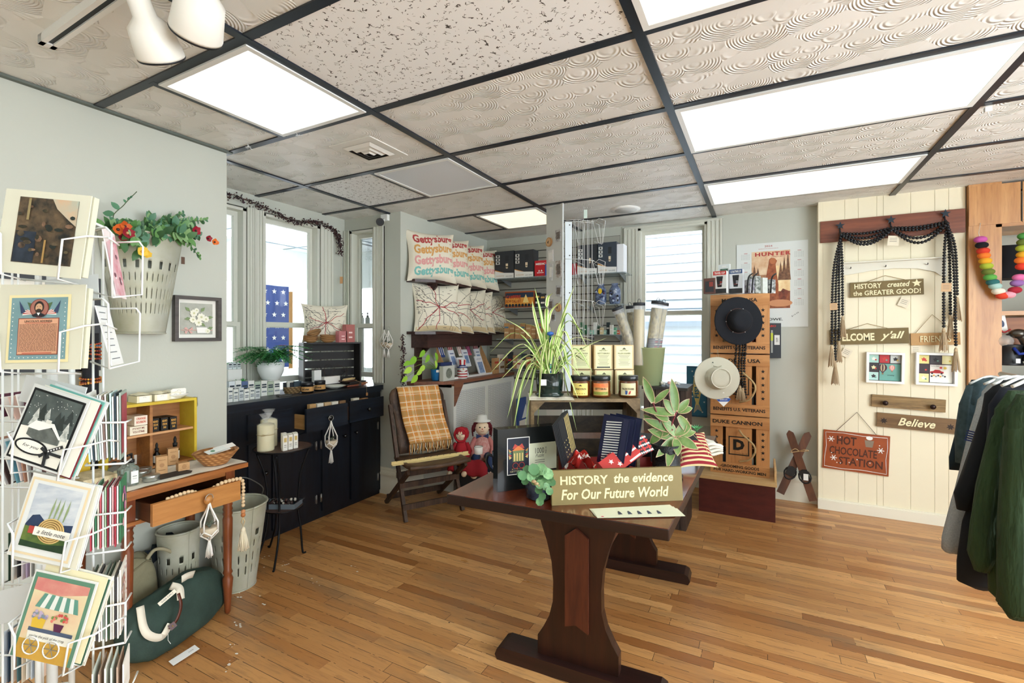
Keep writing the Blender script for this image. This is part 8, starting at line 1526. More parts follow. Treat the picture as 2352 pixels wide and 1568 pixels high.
q = MB();q.tube([c+n*.083+(_rt*math.cos(a*.2)+Vector((0,0,1))*math.sin(a*.2))*.070 for a in range(32)],.0035,6,mat('e6e3d4',.8),closed=True);q.ball(c+n*.012+Vector((0,0,.115))-_rt*.03,.004,mat('3a4a4c',.4),8,5);q.tube(catmull([c+n*.02+Vector((0,0,.09))-_rt*.03,c+n*.03+Vector((0,0,.082)),c+n*.02+Vector((0,0,.09))+_rt*.03],5),.002,5,mat('7a7458'));q.tube([c+Vector((0,0,.12)),c+Vector((0,0,.21))+_rt*.01,c+Vector((0,0,.12))+_rt*.025],.0025,5,mat('b5ad94'));q.build('piping',None,t)
f = Fr(c+n*.02+Vector((0,0,-.155))+_rt*.045,_rt,(0,0,1)).sub(0,0,0,PI/4);q = MB();q.fbox(f,-.038,-.038,.038,.038,0,.001,WHITE);g = f.sub(0,0,.001,-PI/4);q.fpoly(g,[(-.053,0),(-.037,-.016),(.037,-.016),(.053,0),(.045,.008),(-.045,.008)],.0006,mat('2450a8'));q.text(g,'GLACIER GLOVE',0,-.003,w=.055,h=.008,d=.001,m=WHITE,bold=.02);tag(q.build('hang_tag'),'white diamond shaped tag with a blue band hanging from the beige hat','tag')
# black bead strands on the crate
BB = mat('15171c',.3);JT = mat('bfa887',.9)
t = thing('bead_garland','black wooden bead strands with jute tassels hanging below the black hat','bead garland',PD(1700,850,3.6));q = MB()
for px,y1 in ((1690,915),(1698,885),(1705,892),(1711,915)): [q.ball(PD(px+1.5*math.sin(y*.05),y,3.60),.0093,BB,8,5) for y in range(792,y1,6)]
q.build('beads',None,t);q = MB();tassel(q,PD(1699,885,3.585),.11,.03,JT,24);tassel(q,PD(1706,890,3.59),.1,.022,JT,18);q.build('tassel',None,t)
# wall calendar
A = PY(1692,563,4.497);Bq = PY(1856,553,4.497);f = FF((A.x,4.496,PY(1856,750,4.497).z),0);w,h = Bq.x-A.x,Bq.z-PY(1856,750,4.497).z+.01;t = thing('wall_calendar','large 2024 wall calendar with a bear painting headed hunter on the back wall','calendar',f.p(w/2,0,0));q = MB();q.fbox(f,0,0,w,h,0,.002,mat('d8ddda',.35));q.build('paper',None,t);q = MB();RDK = mat('b0403c',.5)
def cq(x0,y0,x1,y1,c,d=.0026,**k): q.fq(f,x0*w,y0*h,x1*w,y1*h,d,mat(c,.5,**k))
cq(.22,.22,.76,.9,'c99a74',noise='8a5a3c',nscale=14);cq(.22,.62,.76,.9,'ecd6b4',.003,noise='c9946a',nscale=9);cq(.5,.42,.76,.72,'f4e0b0',.0032,noise='dfb27a',nscale=12);cq(.22,.22,.76,.42,'a8623e',.0034,noise='6d3a26',nscale=18)
for (x,h_) in ((.68,.32),(.73,.38),(.63,.25),(.26,.22),(.31,.18)): q.fpoly(f,[((x-.04)*w,.55*h),((x+.04)*w,.55*h),(x*w,(.55+h_*.9)*h)],.0036+x*.0002,mat('5a3c2c',.6,noise='8a6448',nscale=40))
q.fpoly(f,[(a*w,b*h) for a,b in ((.43,.36),(.60,.36),(.60,.5),(.57,.66),(.56,.74),(.58,.78),(.55,.81),(.50,.82),(.47,.8),(.46,.74),(.44,.66),(.41,.5))],.0042,mat('a8603c',.6,noise='7c4128',nscale=26));q.fdisc(f,.52*w,.78*h,.022,.026,.0044,mat('b36c44'));q.fpoly(f,[(.62*w,.3*h),(.7*w,.32*h),(.74*w,.42*h),(.66*w,.45*h),(.6*w,.38*h)],.0044,mat('8f4a34',noise='5a3024',nscale=30));q.fdisc(f,.62*w,.28*h,.09,.03,.0046,mat('c98e66'),14)
q.text(f,'HUNTER',.52*w,.865*h,w=.5*w,h=.045*h,d=.005,m=RDK,bold=.04,space=1.2);q.text(f,'2024',.46*w,.96*h,w=.11*w,h=.022*h,d=.003,m=RDK);q.text(f,'REMINGTON BRINGS BACK',.46*w,.93*h,w=.28*w,h=.008*h,d=.003,m=RDK);q.text(f,'THE BULLET KNOWN',.6*w,.83*h,w=.2*w,h=.01*h,d=.005,m=RDK);q.text(f,'BIG HDWE.',.46*w,.09*h,w=.4*w,h=.03*h,d=.003,m=BLACK,bold=.02)
for s,x in ((0,.07),(1,.82)):
    for k in range(6): q.fq(f,(x+.04)*w,(.885-.112*k)*h,(x+.09)*w,(.89-.112*k)*h,.003,RDK);[q.fq(f,(x+.022*i)*w,(.87-.112*k-.014*j)*h,(x+.010+.022*i)*w,(.874-.112*k-.014*j)*h,.003,mat('8a8f8e')) for i in range(6) for j in range(5)]
g = f.sub(.85*w,.12*h,.003,.6);q.text(g,'$14.99',0,.02,w=.06,h=.012,m=mat('4a4c4c'),d=.0004);q.build('printed_sheet',None,t)
# dark hanging box behind crate, fish sign, skis
def sabo(q,f,w,h): q.text(f,'SABO',-w*.1,h*.92,w=w*.6,h=h*.06,d=.001,m=mat('c83a34'),bold=.03);q.fq(f,-w*.1,h*.15,w*.0,h*.8,.0012,mat('aeb3b0'));q.fq(f,-w*.12,h*.5,w*.02,h*.72,.0016,mat('c9d44a'));q.fq(f,w*.1,h*.38,w*.42,h*.66,.0012,mat('e6e8e6'));gg = f.sub(w*.26,h*.52,0,-PI/2);q.text(gg,'600',0,0,w=h*.12,h=w*.14,d=.0018,m=BLACK)
pbox('lamp_box','tall dark box with yellow picture hung behind the crate stack on the wall','box',('y',4.43),1756,742,1794,822,.06,mat('394048',.4),sabo)
def fish(q,f,w,h):
    q.fq(f,-w*.46,h*.03,w*.46,h*.97,.0008,mat('2f7396'));q.fpoly(f,[(0,h*.93),(w*.16,h*.75),(w*.22,h*.5),(w*.1,h*.27),(w*.28,h*.1),(w*.05,h*.15),(-w*.15,h*.07),(-w*.05,h*.28),(-w*.2,h*.5),(-w*.14,h*.78)],.0012,mat('e8d98c'));q.fpoly(f,[(w*.1,h*.24),(w*.28,h*.1),(w*.05,h*.15),(-w*.15,h*.07),(-w*.03,h*.24)],.0016,mat('a9aea6'));gg = f.sub(0,h*.52,0,PI/2);q.text(gg,'FISH',0,0,w=h*.3,h=w*.22,d=.002,m=mat('2f7396'),bold=.04)
    [q.fdisc(f,random.Random(k).uniform(-.4,.4)*w,h*(.1+.1*k),w*.04,d=.0014,m=mat('cfe0e4'),n=8) for k in range(9)]
pbox('fish_sign','teal wooden sign with a yellow fish leaning at the foot of the back window','sign',('y',4.40),1577,841,1624,957,.015,mat('235a78'),fish,bev=.002)
sk = thing('wooden_skis','pair of small brown wooden skis crossed and tied, leaning on the back wall','skis',(.2,4.4,0));BRS = wood('6b3f24','4a2917','Z',1,.45)
for (bx,by,tx_,ty_,dy) in ((1792,1132,1858,992,.0),(1868,1150,1812,988,-.02)):
    B_ = PY(bx,by,4.36+dy);T_ = PY(tx_,ty_,4.45+dy);B_.z = max(B_.z,.01);q = MB();ax = (T_-B_).normalized();sd = ax.cross(Vector((0,1,0))).normalized();pts = []
    for s,rng in ((1,range(25)),(-1,range(24,-1,-1))):
        for i in rng: t_ = i/24;wd = .028*(1 if t_ < .93 else max(0,1-((t_-.93)/.07)**2)**.5*.9+.1);pts.append(B_+(T_-B_)*t_+sd*s*wd)
    q.prism(pts,ax.cross(sd)*.01);q.build('ski',BRS,sk,recalc=True);q = MB();c = B_+(T_-B_)*.36-Vector((0,.02,0));g = Fr(c,sd,ax);q.fbox(g,-.03,-.03,.03,.04,-.006,.012,mat('14100e',.5));q.tube([g.p(.04*math.cos(a*.5),-.01+.05*math.sin(a*.5),.006) for a in range(13)],.006,6,mat('14100e',.5),closed=True);q.build('binding',None,sk)
q = MB();c = PY(1836,1036,4.36);[q.tube(catmull([c,c+Vector((s*.03,-.02,.02)),c+Vector((s*.06,-.01,.012*s)),c],5),.003,5,ROPE) for s in (1,-1)];q.build('twine_bow',None,sk);q = MB();q.fbox(FF(PY(1851,1097,4.34)),-.016,-.02,.016,.03,0,.001,WHITE);q.build('price_tag',None,sk)
# ================= PANELLED WALL =================
WY = 4.4;wf = FF((0,WY-.002,0));W2 = lambda px,py: PY(px,py,WY)
def wbox(q,f,*a): q.fbox(f,*a)
hb = thing('hook_board','reddish brown wall board with three black star hooks on the panelled wall','hook rack',(.82,WY,2.06));f = FF((.40,WY-.001,2.065),0);w = .85;q = MB();q.prism([f.p(0,0,0),f.p(w,.0,0),f.p(w,.165,0),f.p(0,.165,0)],f.n*.018);q.recalc();q.bevel(.004);q.build('board',wood('8a4c30','66321f','X',.8,.4),hb);HKS = [(.125,.115),(.432,.125),(.735,.135)]
for x,y in HKS: q = MB();q.fstar(f,x,y,.031,.045,mat('2c363e',.5,.6),.004);q.tube(catmull([f.p(x,y-.01,.02),f.p(x,y-.03,.03),f.p(x,y-.06,.045),f.p(x,y-.05,.06)],5),.005,6,mat('2c363e',.5,.6));q.cyl(f.p(x,y,.018),f.p(x,y,.046),.005,m=mat('2c363e',.5,.6));q.build('star_hook',None,hb)
def swag(q,p0,p1,sag,r_=.0112,bow=.0):
    L = [p0+(p1-p0)*(i/24)+Vector((0,bow*math.sin(PI*i/24),-sag*math.sin(PI*i/24))) for i in range(25)];[q.ball(c,r_,BB,8,5) for c in resample(L,r_*1.85)]
h1,h2,h3 = [f.p(x,y-.06,.055) for x,y in HKS]
for gi,(lab,sags,dl,dr) in enumerate((('black wooden bead garland swagged highest between the star hooks',((.02,.015),),(.62,),(.52,)),('black wooden bead garland swagged in the middle across the star hooks',((.05,.03),),(.80,),(.64,)),('black wooden bead garland swagged lower across the star hooks',((.075,.085),),(.96,),(.72,)),('black wooden bead garland with the lowest swag across the star hooks',((.09,.115),),(.82,),(.85,)))):
    t = thing('bead_garland',lab,'bead garland',h2-Vector((0,0,.3)),'black bead garlands on the star hooks');q = MB();off = Vector((0,-.012*gi,-.006*gi));swag(q,h1+off,h2+off,sags[0][0]);swag(q,h2+off,h3+off,sags[0][1])
    xl,xr = (.014,-.011,-.036,-.06)[gi],(.06,.02,-.02,.04)[gi]
    for (p,L,dx) in ((h1,dl[0],xl),(h3,dr[0],xr)): e = p+off+Vector((dx,-.004*gi,-L));k_ = catmull([p+off,p+off+Vector((dx*.8,0,-L*.35)),e],12);[q.ball(c,.0105,BB,8,5) for c in resample(k_,.0205)]
    q.build('beads',None,t);
    for (p,L,dx) in ((h1,dl[0],xl),(h3,dr[0],xr)): q = MB();tassel(q,p+off+Vector((dx,-.004*gi,-L-.005)),.17,.026,JT,16,gi);q.build('tassel',None,t)
def price(x_,y_,lab,rot=0,s=1,d=.02,c='e6dcc4'):
    p = W2(x_,y_);g = FF((p.x,WY-d,p.z)).sub(0,0,0,rot);q = MB();q.fbox(g,-.03*s,-.035*s,.03*s,.03*s,0,.001,mat(c));[q.fq(g,-.02*s,.012*s-.012*k,.018*s,.015*s-.012*k,.0016,mat('8a8578')) for k in range(3)];tag(q.build('price_tag'),lab,'tag')
price(2046,556,'cream price tag hanging at the middle star hook',-.1,1.1,.08);price(2076,694,'cream price tag under the History created sign',-.4,1,.01);price(1944,809,'cream price tag under the Welcome sign',-.5,1,.01);price(2103,802,'cream price tag under the friends sign',0,.9,.004);price(1910,705,'kraft tag on the left bead tassels',.05,.8,.12,'cba57a');price(2158,663,'kraft tag on the right bead strands',-.05,.9,.14,'cba57a')
def wsign(name,lab,px0,py0,px1,py1,th,m,letters,cord=None,roll=0,tilt=0,cat='sign'):
    a,b = W2(px0,(py0+py1)/2),W2(px1,(py0+py1)/2);cx = (px0+px1)/2;zt,zb = W2(cx,py0).z,W2(cx,py1).z;w,h = b.x-a.x,zt-zb;g = FF(((a.x+b.x)/2,WY-.004,(zt+zb)/2)).sub(0,0,0,roll);t = thing(name,lab,cat,g.o-Vector((0,0,h/2)));q = MB();q.fbox(g,-w/2,-h/2,w/2,h/2,0,th,m);q.bevel(.002,1);q.build('board',None,t);q = MB();letters(q,g.sub(0,0,th),w,h);q.build('lettering',None,t)
    if cord: q = MB();c = mat(cord[3] if len(cord) > 3 else 'a58c5c',.8);q.tube([g.p(-w*cord[0],h*.5,.006),g.p(0+cord[2],h*.5+cord[1],.004),g.p(w*cord[0],h*.5,.006)],.002,5,c);q.build('cord',None,t)
    return g,w,h
OL = mat('7a683e',.6,noise='6f5d36',nscale=8);IVR = mat('efe6bc',.5)
wsign('wooden_sign','olive sign lettered History created the greater good with a star, on the panelled wall',1952,645,2120,680,.016,OL,lambda q,f,w,h: (q.text(f,'HISTORY',-w*.25,h*.22,w=w*.38,h=h*.34,m=IVR,bold=.02),q.text(f,'created',w*.17,h*.24,w=w*.3,h=h*.34,m=IVR,shear=.25,bold=.015),q.fstar(f,w*.41,h*.24,.03,.0008,IVR),q.text(f,'the GREATER GOOD!',0,-h*.24,w=w*.92,h=h*.32,m=IVR,bold=.015)),(.26,.04,0),.02)
wsign('wooden_sign',"olive sign lettered Welcome y'all at the left of the panelled wall",1905,755,2086,790,.016,OL,lambda q,f,w,h: (q.text(f,'WELCOME',-w*.19,-h*.02,w=w*.54,h=h*.5,m=IVR,bold=.035),q.text(f,"y'all",w*.3,0,w=w*.3,h=h*.62,m=IVR,shear=.35,bold=.02)),(.25,.04,0),.035)
wsign('wooden_sign','natural wood sign with raised white friends lettering, right of the Welcome sign',2091,764,2204,792,.012,mat('c49a66',.6,noise='b08752',nscale=12),lambda q,f,w,h: q.text(f,'FRIENDS',0,0,w=w*.62,h=h*.52,m=IVR,th=.006),(.4,.13,-.01),.03)
wsign('wooden_sign','small walnut sign with cream script Believe and maple leaves low on the panelled wall',2013,954,2199,987,.014,wood('86643a','664a28','X',1,.5),lambda q,f,w,h: (q.text(f,'Believe',w*.0,0,w=w*.46,h=h*.55,m=IVR,shear=.35,th=.004,bold=.02),[q.fstar(f,s*w*.41,-h*.05,.024,.0008,mat('2b1a10'),n=7,q=.5) for s in (-1,1)]),None,-.035)
g,w,h = wsign('peg_board','small rustic board with two iron knobs above the Believe sign',2001,911,2170,939,.018,wood('a98a58','6d5432','X',1.4,.6,dark='4a3620'),lambda q,f,w,h: [q.lathe(f.p(s*w*.32,-h*.1,0),[(.006,0),(.006,.018),(.016,.022),(.018,.03),(.012,.036),(0,.038)],ax=f.n,m=mat('2b1a18',.35,.5),n=12) for s in (-1,1)],None,-.035,cat='peg rack')
RST = mat('a04e22',.5,noise='8f431c',nscale=7);DKL = mat('4a2412',.6)
def hot(q,f,w,h):
    q.text(f,'HOT',-w*.14,h*.27,w=w*.3,h=h*.22,m=DKL,bold=.03);q.text(f,'CHOCOLATE',-w*.04,0,w=w*.72,h=h*.2,m=DKL,bold=.02);q.text(f,'STATION',w*.08,-h*.25,w=w*.66,h=h*.2,m=DKL,bold=.02)
    q.fpoly(f,[(w*.15,h*.17),(w*.25,h*.17),(w*.27,h*.34),(w*.13,h*.34)],.001,mat('8a7a68'));q.fdisc(f,w*.2,h*.4,w*.05,h*.05,.0012,WHITE,12)
    for (x,y) in ((-.38,.28),(-.33,-.2),(.37,.12)):
        for a in range(3): g = f.sub(x*w,y*h,.0012,a*PI/3);q.fq(g,-.022,-.0025,.022,.0025,.0002*a,WHITE)
    rs = random.Random(4);[q.fdisc(f,rs.uniform(-.42,.42)*w,rs.uniform(-.4,.4)*h,.004,d=.0014,m=WHITE,n=7) for _ in range(8)]
    b_ = [(-.47,-.44),(-.2,-.46),(.1,-.43),(.47,-.45),(.45,-.1),(.47,.2),(.46,.45),(.1,.43),(-.2,.46),(-.47,.44),(-.45,.1),(-.47,-.2)];q.tube([f.p(x*w,y*h,.001) for x,y in b_],.0022,4,WHITE,closed=True)
g,w,h = wsign('hot_chocolate_sign','rust brown painted sign reading Hot Chocolate Station hung by a wire, low left',1890,993,2042,1083,.008,RST,hot,(.3,.155,-.0,'5a4a3a'),-.035)
# white curved shelf rack behind the sign
t = thing('white_rack','white painted wooden peg rack with an arched lower edge behind the bead garlands','peg rack',(.85,WY,1.8));WR = mat('e2dfd0',.5);a,b = W2(1928,620),W2(2188,620);f = FF((a.x,WY-.002,1.80),0);w = b.x-a.x;q = MB();q.prism([f.p(x*w,y,0) for x,y in ((0,-.0),(.1,.01),(.3,.03),(.5,.04),(.7,.03),(.85,.0),(.9,-.03),(.95,-.03),(.95,.09),(0,.09))],f.n*.014);q.recalc();q.build('board',WR,t);q = MB();q.fbox(f,0,.09,w,.098,0,.05,WR);q.build('ledge',None,t);q = MB();[q.tube([f.p(x*w,.055,.014),f.p(x*w,.052,.04),f.p(x*w,.062,.045)],.003,5,BLACK) for x in (.1,.42,.78)];q.build('pegs',None,t)
# two square frames with collage art
def frame2(px0,py0,px1,py1,lab,big,small):
    a,b = W2(px0,(py0+py1)/2),W2(px1,(py0+py1)/2);cx = (px0+px1)/2;zt,zb = W2(cx,py0).z,W2(cx,py1).z;w,h = b.x-a.x,zt-zb;f = FF(((a.x+b.x)/2,WY-.002,(zt+zb)/2)).sub(0,0,0,-.015);t = thing('picture_frame',lab,'picture frame',f.o-Vector((0,0,h/2)));q = MB();e = .016
    for bx_ in ((-w/2,-h/2,w/2,-h/2+e),(-w/2,h/2-e,w/2,h/2),(-w/2,-h/2+e,-w/2+e,h/2-e),(w/2-e,-h/2+e,w/2,h/2-e)): q.fbox(f,*bx_,0,.035,WHITE)
    q.build('frame',None,t);q = MB();W_,H_ = w-2*e,h-2*e;q.fbox(f,-W_/2,-H_/2,W_/2,H_/2,0,.004,mat('33222c'));cells = [(0,2,1,3),(1,2,2,3),(2,2,3,3),(0,1,1,2),(0,0,1,1),(1,0,3,2)]
    for i,(x0,y0,x1,y1) in enumerate(cells):
        X0,Y0,X1,Y1 = -W_/2+W_*x0/3+.003,-H_/2+H_*y0/3+.003,-W_/2+W_*x1/3-.003,-H_/2+H_*y1/3-.003;q.fq(f,X0,Y0,X1,Y1,.005,mat(small[i]));
        if i < 5: cxx,cyy = (X0+X1)/2,(Y0+Y1)/2;q.fstar(f,cxx,cyy,.016,.006,mat(('e8eae0','c8443c','2c2c30','e9dfae','3a3438')[(i+big) % 5]),q=.6);q.fdisc(f,cxx+.012,cyy-.008,.006,d=.0065,m=mat(('c8443c','6a9a8c','d9b84a')[i % 3]),n=8)
    if big == 0:
        for (x,y,r_,c1,c2) in ((-.01,.0,.026,'4a2c38','c9b890'),(.045,.002,.017,'d88078','efe0d0')): q.fdisc(f,x,y,r_,r_*1.1,.006,mat(c1));q.fdisc(f,x,y,r_*.5,r_*1.1,.0064,mat(c2));q.fdisc(f,x,y,r_*.2,r_*1.1,.0068,mat(c1));q.fpoly(f,[(x-r_*.8,y-r_*.5),(x+r_*.8,y-r_*.5),(x+r_*.15,y-r_*1.5),(x-r_*.15,y-r_*1.5)],.0062,mat(c1));q.fq(f,x-r_*.2,y-r_*1.9,x+r_*.2,y-r_*1.55,.007,mat('8a6a44'))
        q.text(f,'amazing',.038,-.055,w=.04,h=.012,d=.007,m=mat('2c3a38'),shear=.2)
    else:
        q.fpoly(f,[(-.03,-.03),(-.028,-.018),(-.012,-.015),(-.002,-.005),(.022,-.006),(.034,-.016),(.045,-.018),(.045,-.03)],.006,mat('b8262c'));[q.fdisc(f,x,-.031,.006,d=.0066,m=BLACK,n=10) for x in (-.018,.034)];[q.fdisc(f,-.02+i*.012,-.052+(i % 2)*.006,.006,d=.006+i*1e-5,m=mat(('2c2c30','d9a03a','8a8f94')[i % 3]),n=8) for i in range(7)];q.fstar(f,.03,.01,.012,.006,mat('c83a3c'),n=8);q.fstar(f,.052,.008,.015,.0062,mat('e0c048'),n=9);q.text(f,"You're a classic",-.003,.022,w=.05,h=.01,d=.006,m=BLACK)
    q.build('collage_print',None,t)
frame2(1988,809,2075,879,'white square frame with hot air balloon collage, left of two on the panelled wall',0,['a9cfc4','b8363c','c9cdca','3a3438','b9d9d2','6fa89c']);frame2(2101,810,2196,884,'white square frame with red car collage, right of two on the panelled wall',1,['e0d68c','4a4a4e','e6dfa8','3f3038','e2dca0','f0efe8'])
# ================= RIGHT SHELVING CONTENTS =================
FC_ = ['c85aa8','16161a','d8402c','ee7c2c','e8ab2c','a8b83a','6a7a34','5fa84c','2f6a6a','a8ccc4','eee6d4','e04a32','f0a8b8','b02a3c','9a6fb0','e878b0']
PTS = [(2252,550),(2255,563),(2258,576),(2260,587),(2263,599),(2266,611),(2270,624),(2274,637),(2280,648),(2286,657),(2293,669),(2303,679),(2317,677),(2331,666),(2336,650),(2341,637)]
t = thing('felt_ball_garland','rainbow felt ball garland hung on the pine post at the right edge','garland',PY(2300,680,4.3));q = MB();ps = [PY(px,py,4.31) for px,py in PTS];[q.ball(p,.029,mat(c,.95),12,8,(1.25,1,.8)) for p,c in zip(ps,FC_)]
for k,(px,py) in enumerate(((2348,612),(2346,598),(2350,585),(2349,570),(2351,556),(2353,542))): q.ball(PY(px,py,4.31),.029,mat(['e0402c','ee7c2c','e8ab2c','a8b83a','6a7a34','4f9a4a'][k],.95),12,8,(1.25,1,.8))
q.build('felt_balls',None,t);q = MB();q.tube([PY(2252,512,4.36),PY(2248,535,4.33),ps[0]],.0018,4,WHITE);q.build('string',None,t)
pbox('black_bag','black fabric bag on the upper shelf of the pine shelving','bag',('y',4.45),2288,562,2360,638,.2,mat('14151a',.9),bev=.03);pbox('photo_card','white upright card with a round blue emblem on the pine shelving','card',('y',4.44),2300,724,2322,790,.004,WHITE,lambda q,f,w,h: (q.fdisc(f,0,h*.72,w*.25,h*.12,.001,mat('3a4a6c')),[q.fq(f,-w*.25,h*(.4-.08*k),w*.25,h*(.42-.08*k),.001,mat('9a9a96')) for k in range(4)]),rz=.1,roll=.15)
p = PY(2316,838,4.43);q = MB();q.lathe(p,[(.075,0),(.08,.006),(.068,.02),(.068,.11),(.08,.13),(.078,.14),(.06,.14),(0,.1)],m=mat('1c1e22',.4),n=30);tag(q.build('black_pot'),'black ribbed spool-shaped pot on the pine shelving at the right edge','pot')
p = PY(2306,800,4.40);q = MB();q.ball(p+Vector((0,0,.05)),.05,film('e9e4df',.35,.1),12,8);q.ball(p+Vector((0,0,.04)),.035,mat('6a4a38',.6,noise='c08a5a',nscale=40),10,7);q.tube(catmull([p+Vector((-.02,0,.1)),p+Vector((-.03,-.01,.14)),p+Vector((0,0,.11)),p+Vector((.03,-.01,.13))],5),.005,5,mat('b0262c'));tag(q.build('gift_bundle'),'clear wrapped gift bundle with a red ribbon behind the black pot','gift')
p = PY(2349,830,4.38);t = thing('metal_bird','dark metal goose-like figurine facing left at the right edge','figurine',p);q = MB();BZ = mat('5a5650',.25,.8);q.tube(catmull([p+Vector((.03,0,0)),p+Vector((.03,0,.08)),p+Vector((.0,0,.16)),p+Vector((-.03,0,.18))],6),.03,12,BZ,taper=.8);q.ball(p+Vector((-.02,0,.185)),.036,BZ,14,9,(1.3,1,.9));q.cyl(p+Vector((-.055,0,.178)),p+Vector((-.1,0,.165)),.016,.003,m=mat('2a2826',.3,.6));q.build('body',None,t)
q = MB();q.tube([p+Vector((-.05,-.02,.09)),p+Vector((-.03,-.04,.05)),p+Vector((.02,-.04,.06)),p+Vector((.05,-.02,.09))],.01,8,mat('1f3a9a',.4));g = FF(p+Vector((-.04,-.05,-.01)));q.fbox(g,-.01,0,.012,.03,0,.001,WHITE);tag(q.build('blue_ornament'),'blue glazed ornament with a white price tag below the metal bird','ornament')
# ================= CLOTHES RACK =================
def garment(lab,d,rows,m,th,cuff=None,extra=None,sleeves=()):
    t = thing('sweatshirt',lab,'sweatshirt',PD((rows[0][0]+rows[0][1])/2,rows[-1][2],d))
    def loft(q,rows,th,mm,n=20,wv=.0):
        rr_ = []
        for k,(x0,x1,y) in enumerate(rows):
            a,b = PD(x0,y,d),PD(x1,y,d+.02);c = (a+b)/2;hx = (b-a)/2;dn = -_fw*th*(.5 if k in (0,len(rows)-1) else 1)
            rr_.append([q.V(c+hx*math.cos(2*PI*i/n)+dn*math.sin(2*PI*i/n)*(1+.18*math.sin(i*2.3+k*1.1))) for i in range(n)])
        for u,v in zip(rr_,rr_[1:]): q.bridge(u,v,mm)
        q.face(list(reversed(rr_[0])),mm);q.face(rr_[-1],mm)
    q = MB();loft(q,rows,th,m);q.build('body',None,t)
    for s,cm in sleeves: q = MB();dd0 = d;loft(q,s,th*.8,cm or m);q.build('sleeve',None,t)
    return t
FB = dict(bump=1,bscale=3,stretch=(5,5,1.1),bdist=.05);HG = mat('adb2b3',.95,noise='979d9f',nscale=160,key='hg');TL = mat('43565c',.95,noise='2f4248',nscale=30);BK = mat('14181c',.95);NV = mat('181d28',.95);FB = dict(bump=1,bscale=3,stretch=(5,5,1.1),bdist=.05);G5 = mat('2f4629',.9,noise='263a21',nscale=4,key='g5',**FB);G6 = mat('2a4024',.9,noise='21341b',nscale=4,key='g6',**FB);DB = mat('20303a',.95)
garment('teal grey short sleeved garment, first on the clothes rack at the left',2.3,[(2255,2300,868),(2232,2310,880),(2215,2312,920),(2203,2310,1000),(2212,2300,1080),(2218,2290,1160),(2226,2280,1230)],TL,.05,sleeves=(([(2222,2262,885),(2208,2248,930),(2200,2238,1000),(2195,2228,1062)],TL),))
garment('dark navy tee hanging behind the teal grey garment on the clothes rack',2.42,[(2232,2300,872),(2210,2300,920),(2196,2290,1000),(2182,2270,1050),(2180,2262,1078)],DB,.04)
garment('heather grey long sleeved sweatshirt, second on the clothes rack',2.12,[(2285,2345,868),(2262,2350,900),(2250,2350,1000),(2245,2330,1120),(2240,2320,1280)],HG,.05,sleeves=(([(2288,2318,874),(2255,2292,920),(2232,2275,1000),(2212,2262,1080),(2192,2245,1150),(2176,2228,1215),(2170,2212,1238),(2168,2208,1262),(2172,2204,1268)],None),))
garment('black hoodie, third on the clothes rack between the grey and green ones',1.98,[(2300,2370,872),(2268,2380,905),(2252,2380,1000),(2240,2380,1130),(2212,2370,1200),(2200,2360,1290),(2202,2350,1335),(2240,2345,1352)],BK,.05,sleeves=(([(2290,2340,880),(2260,2310,950),(2240,2290,1020),(2218,2272,1085),(2198,2250,1135),(2200,2240,1170)],None),))
garment('dark navy garment squeezed behind the first olive hoodie on the clothes rack',1.9,[(2300,2380,890),(2275,2390,930),(2268,2390,1050),(2262,2390,1200),(2262,2390,1320)],NV,.04)
garment('olive green hoodie with patch pocket, fourth on the clothes rack',1.78,[(2318,2400,897),(2292,2420,940),(2285,2420,1040),(2278,2420,1160),(2272,2420,1290),(2276,2420,1362),(2290,2400,1375)],G5,.05,sleeves=(([(2315,2362,905),(2285,2340,965),(2268,2330,1040),(2250,2310,1120),(2238,2292,1200),(2232,2278,1270),(2236,2270,1282),(2240,2268,1310)],None),))
garment('nearest olive green hoodie at the right edge of the picture, last on the clothes rack',1.62,[(2340,2430,905),(2318,2470,950),(2316,2480,1060),(2314,2480,1200),(2312,2480,1330),(2310,2480,1405),(2318,2450,1420)],G6,.06,sleeves=(([(2338,2400,912),(2316,2384,990),(2312,2376,1100),(2308,2368,1200),(2304,2360,1300),(2306,2352,1345),(2308,2350,1398),(2316,2346,1410)],G5),))
q = MB();g = Fr(PD(2222,1012,2.06),_rt*.5+_fw*-.1,(0,0,1));f = Fr(PD(2215,1010,2.05),Vector(_rt),(0,0,1)).sub(0,0,0,-.25);[q.fq(f,0,.01*k,.035,.01*k+.005,.0,mat('3a4a9a')) for k in range(5)];tag(q.build('sleeve_patch'),'blue striped flag print on the sleeve of the heather grey sweatshirt','patch')
t = thing('clothes_rack','metal clothes rail holding the row of hanging sweatshirts at the right edge','clothes rack',PD(2450,1500,1.9));q = MB();a,b = PD(2300,858,2.32),PD(2620,862,1.35);b.z = a.z = PD(2300,858,2.1).z-.02;q.cyl(a,b,.012,m=CHR);q.build('rail',None,t);q = MB()
for e in (b,a+(b-a)*.06): e2 = Vector((e.x,e.y,0)) + (Vector((.0,0,0)));q.cyl(Vector((e2.x+.0,e2.y,.02)),e,.012,m=CHR) if e is b else None;q.cyl(Vector((e2.x-.25,e2.y-.1,.015)),Vector((e2.x+.25,e2.y+.1,.015)),.012,m=CHR) if e is b else None
q.build('upright',None,t)
for k,(d_,px) in enumerate(((2.3,2275),(2.12,2312),(1.98,2335),(1.78,2362),(1.62,2392))):
    p = PD(px,864,d_);q = MB();q.tube(catmull([p+_rt*-.1+Vector((0,0,-.035)),p,p+_rt*.12+Vector((0,0,-.035))],5),.006,6,mat('d9dbd8',.3));tag(q.build('coat_hanger'),'white plastic hanger in the shoulders of the '+('teal grey','heather grey','black','first olive','nearest olive')[k]+' garment','hanger')
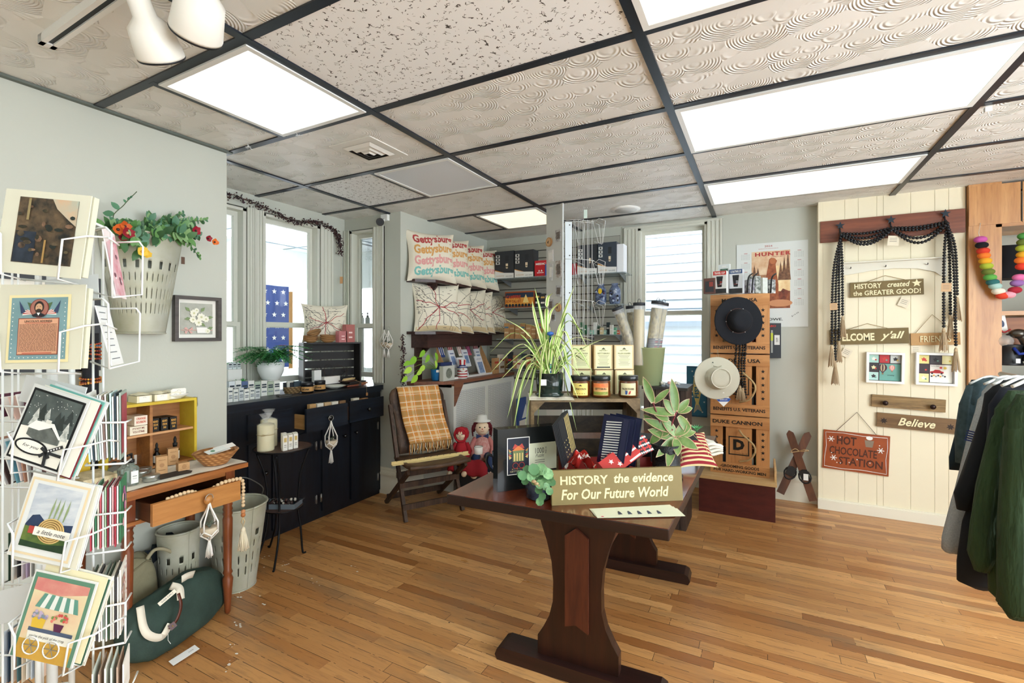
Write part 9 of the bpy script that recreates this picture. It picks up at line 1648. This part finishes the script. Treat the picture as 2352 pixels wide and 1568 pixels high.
# ================= TRACK LIGHTS =================
t = thing('track_rail','white ceiling track rail with a black slot in the upper left corner','track light rail',PZ(240,20,CEIL-.02));a,b = PZ(106,108,CEIL-.03),PZ(256,2,CEIL-.03);ax = (b-a).normalized();b = a+ax*1.9;sd = ax.cross(Vector((0,0,1)));f = Fr(a,ax,sd);nz = f.n;q = MB();up = .03 if nz.z > 0 else -.03
q.fbox(f,0,-.022,1.9,-.008,0,up,WHITE);q.fbox(f,0,.008,1.9,.022,0,up,WHITE);q.fbox(f,0,-.022,.03,.022,0,up,WHITE);q.build('rail',None,t);q = MB();q.fbox(f,.03,-.008,1.9,.008,up*.2,up,BLACK);q.build('slot',None,t)
def spot(px0,py0,px1,py1,d,lab,s,dz=.13):
    A,B_ = PD(px0,py0,d),PD(px1,py1,d+dz);ax = (B_-A).normalized();L = (B_-A).length;t = thing('track_spotlight',lab,'spotlight',A);q = MB();SH = mat('ece9df',.3);q.lathe(A,[(.022*s,0),(.027*s,L*.02),(.03*s,L*.42),(.056*s,L*.56),(.064*s,L*.95),(.062*s,L),(.054*s,L*.97),(.04*s,L*.7),(0,L*.68)],ax=ax,m=SH,n=30);q.build('lamp_shade',None,t);q = MB();q.lathe(B_-ax*.004,[(.0625*s,0),(.064*s,.003),(.0625*s,.006)],ax=ax,m=BLACK,n=30,caps=False);q.build('rim',None,t)
    q = MB();q.cyl(A+ax*.02,Vector((A.x,A.y,CEIL-.03)),.008,m=WHITE);q.ball(A+ax*.01,.016,WHITE,10,6);q.build('swivel_arm',None,t)
spot(302,-40,372,135,1.30,'white track spotlight pointing down right, left of two at the top edge',1.0);spot(478,-110,450,80,1.25,'white track spotlight hanging at the top edge, right of two',1.06)
# white paint flecks on the boards by the pine table
q = MB();rs = random.Random(17)
for (px,py,n) in ((553,1362,5),(547,1440,8),(538,1490,4),(655,1302,6),(610,1290,4),(725,1338,4),(600,1378,3),(815,1305,3),(520,1530,4)):
    for k in range(n):
        c = PZ(px+rs.uniform(-9,9),py+rs.uniform(-14,14),.0012);r_ = rs.uniform(.002,.007);q.poly([c+Vector((r_*(1+.5*rs.random())*math.cos(a),.6*r_*(1+.6*rs.random())*math.sin(a),0)) for a in (0,.9,1.8,2.7,3.6,4.5,5.4)],mat('e9e6dc',.6))
tag(q.build('paint_spatter'),'dried white paint flecks on the floorboards beside the pine table','paint',kind='stuff')
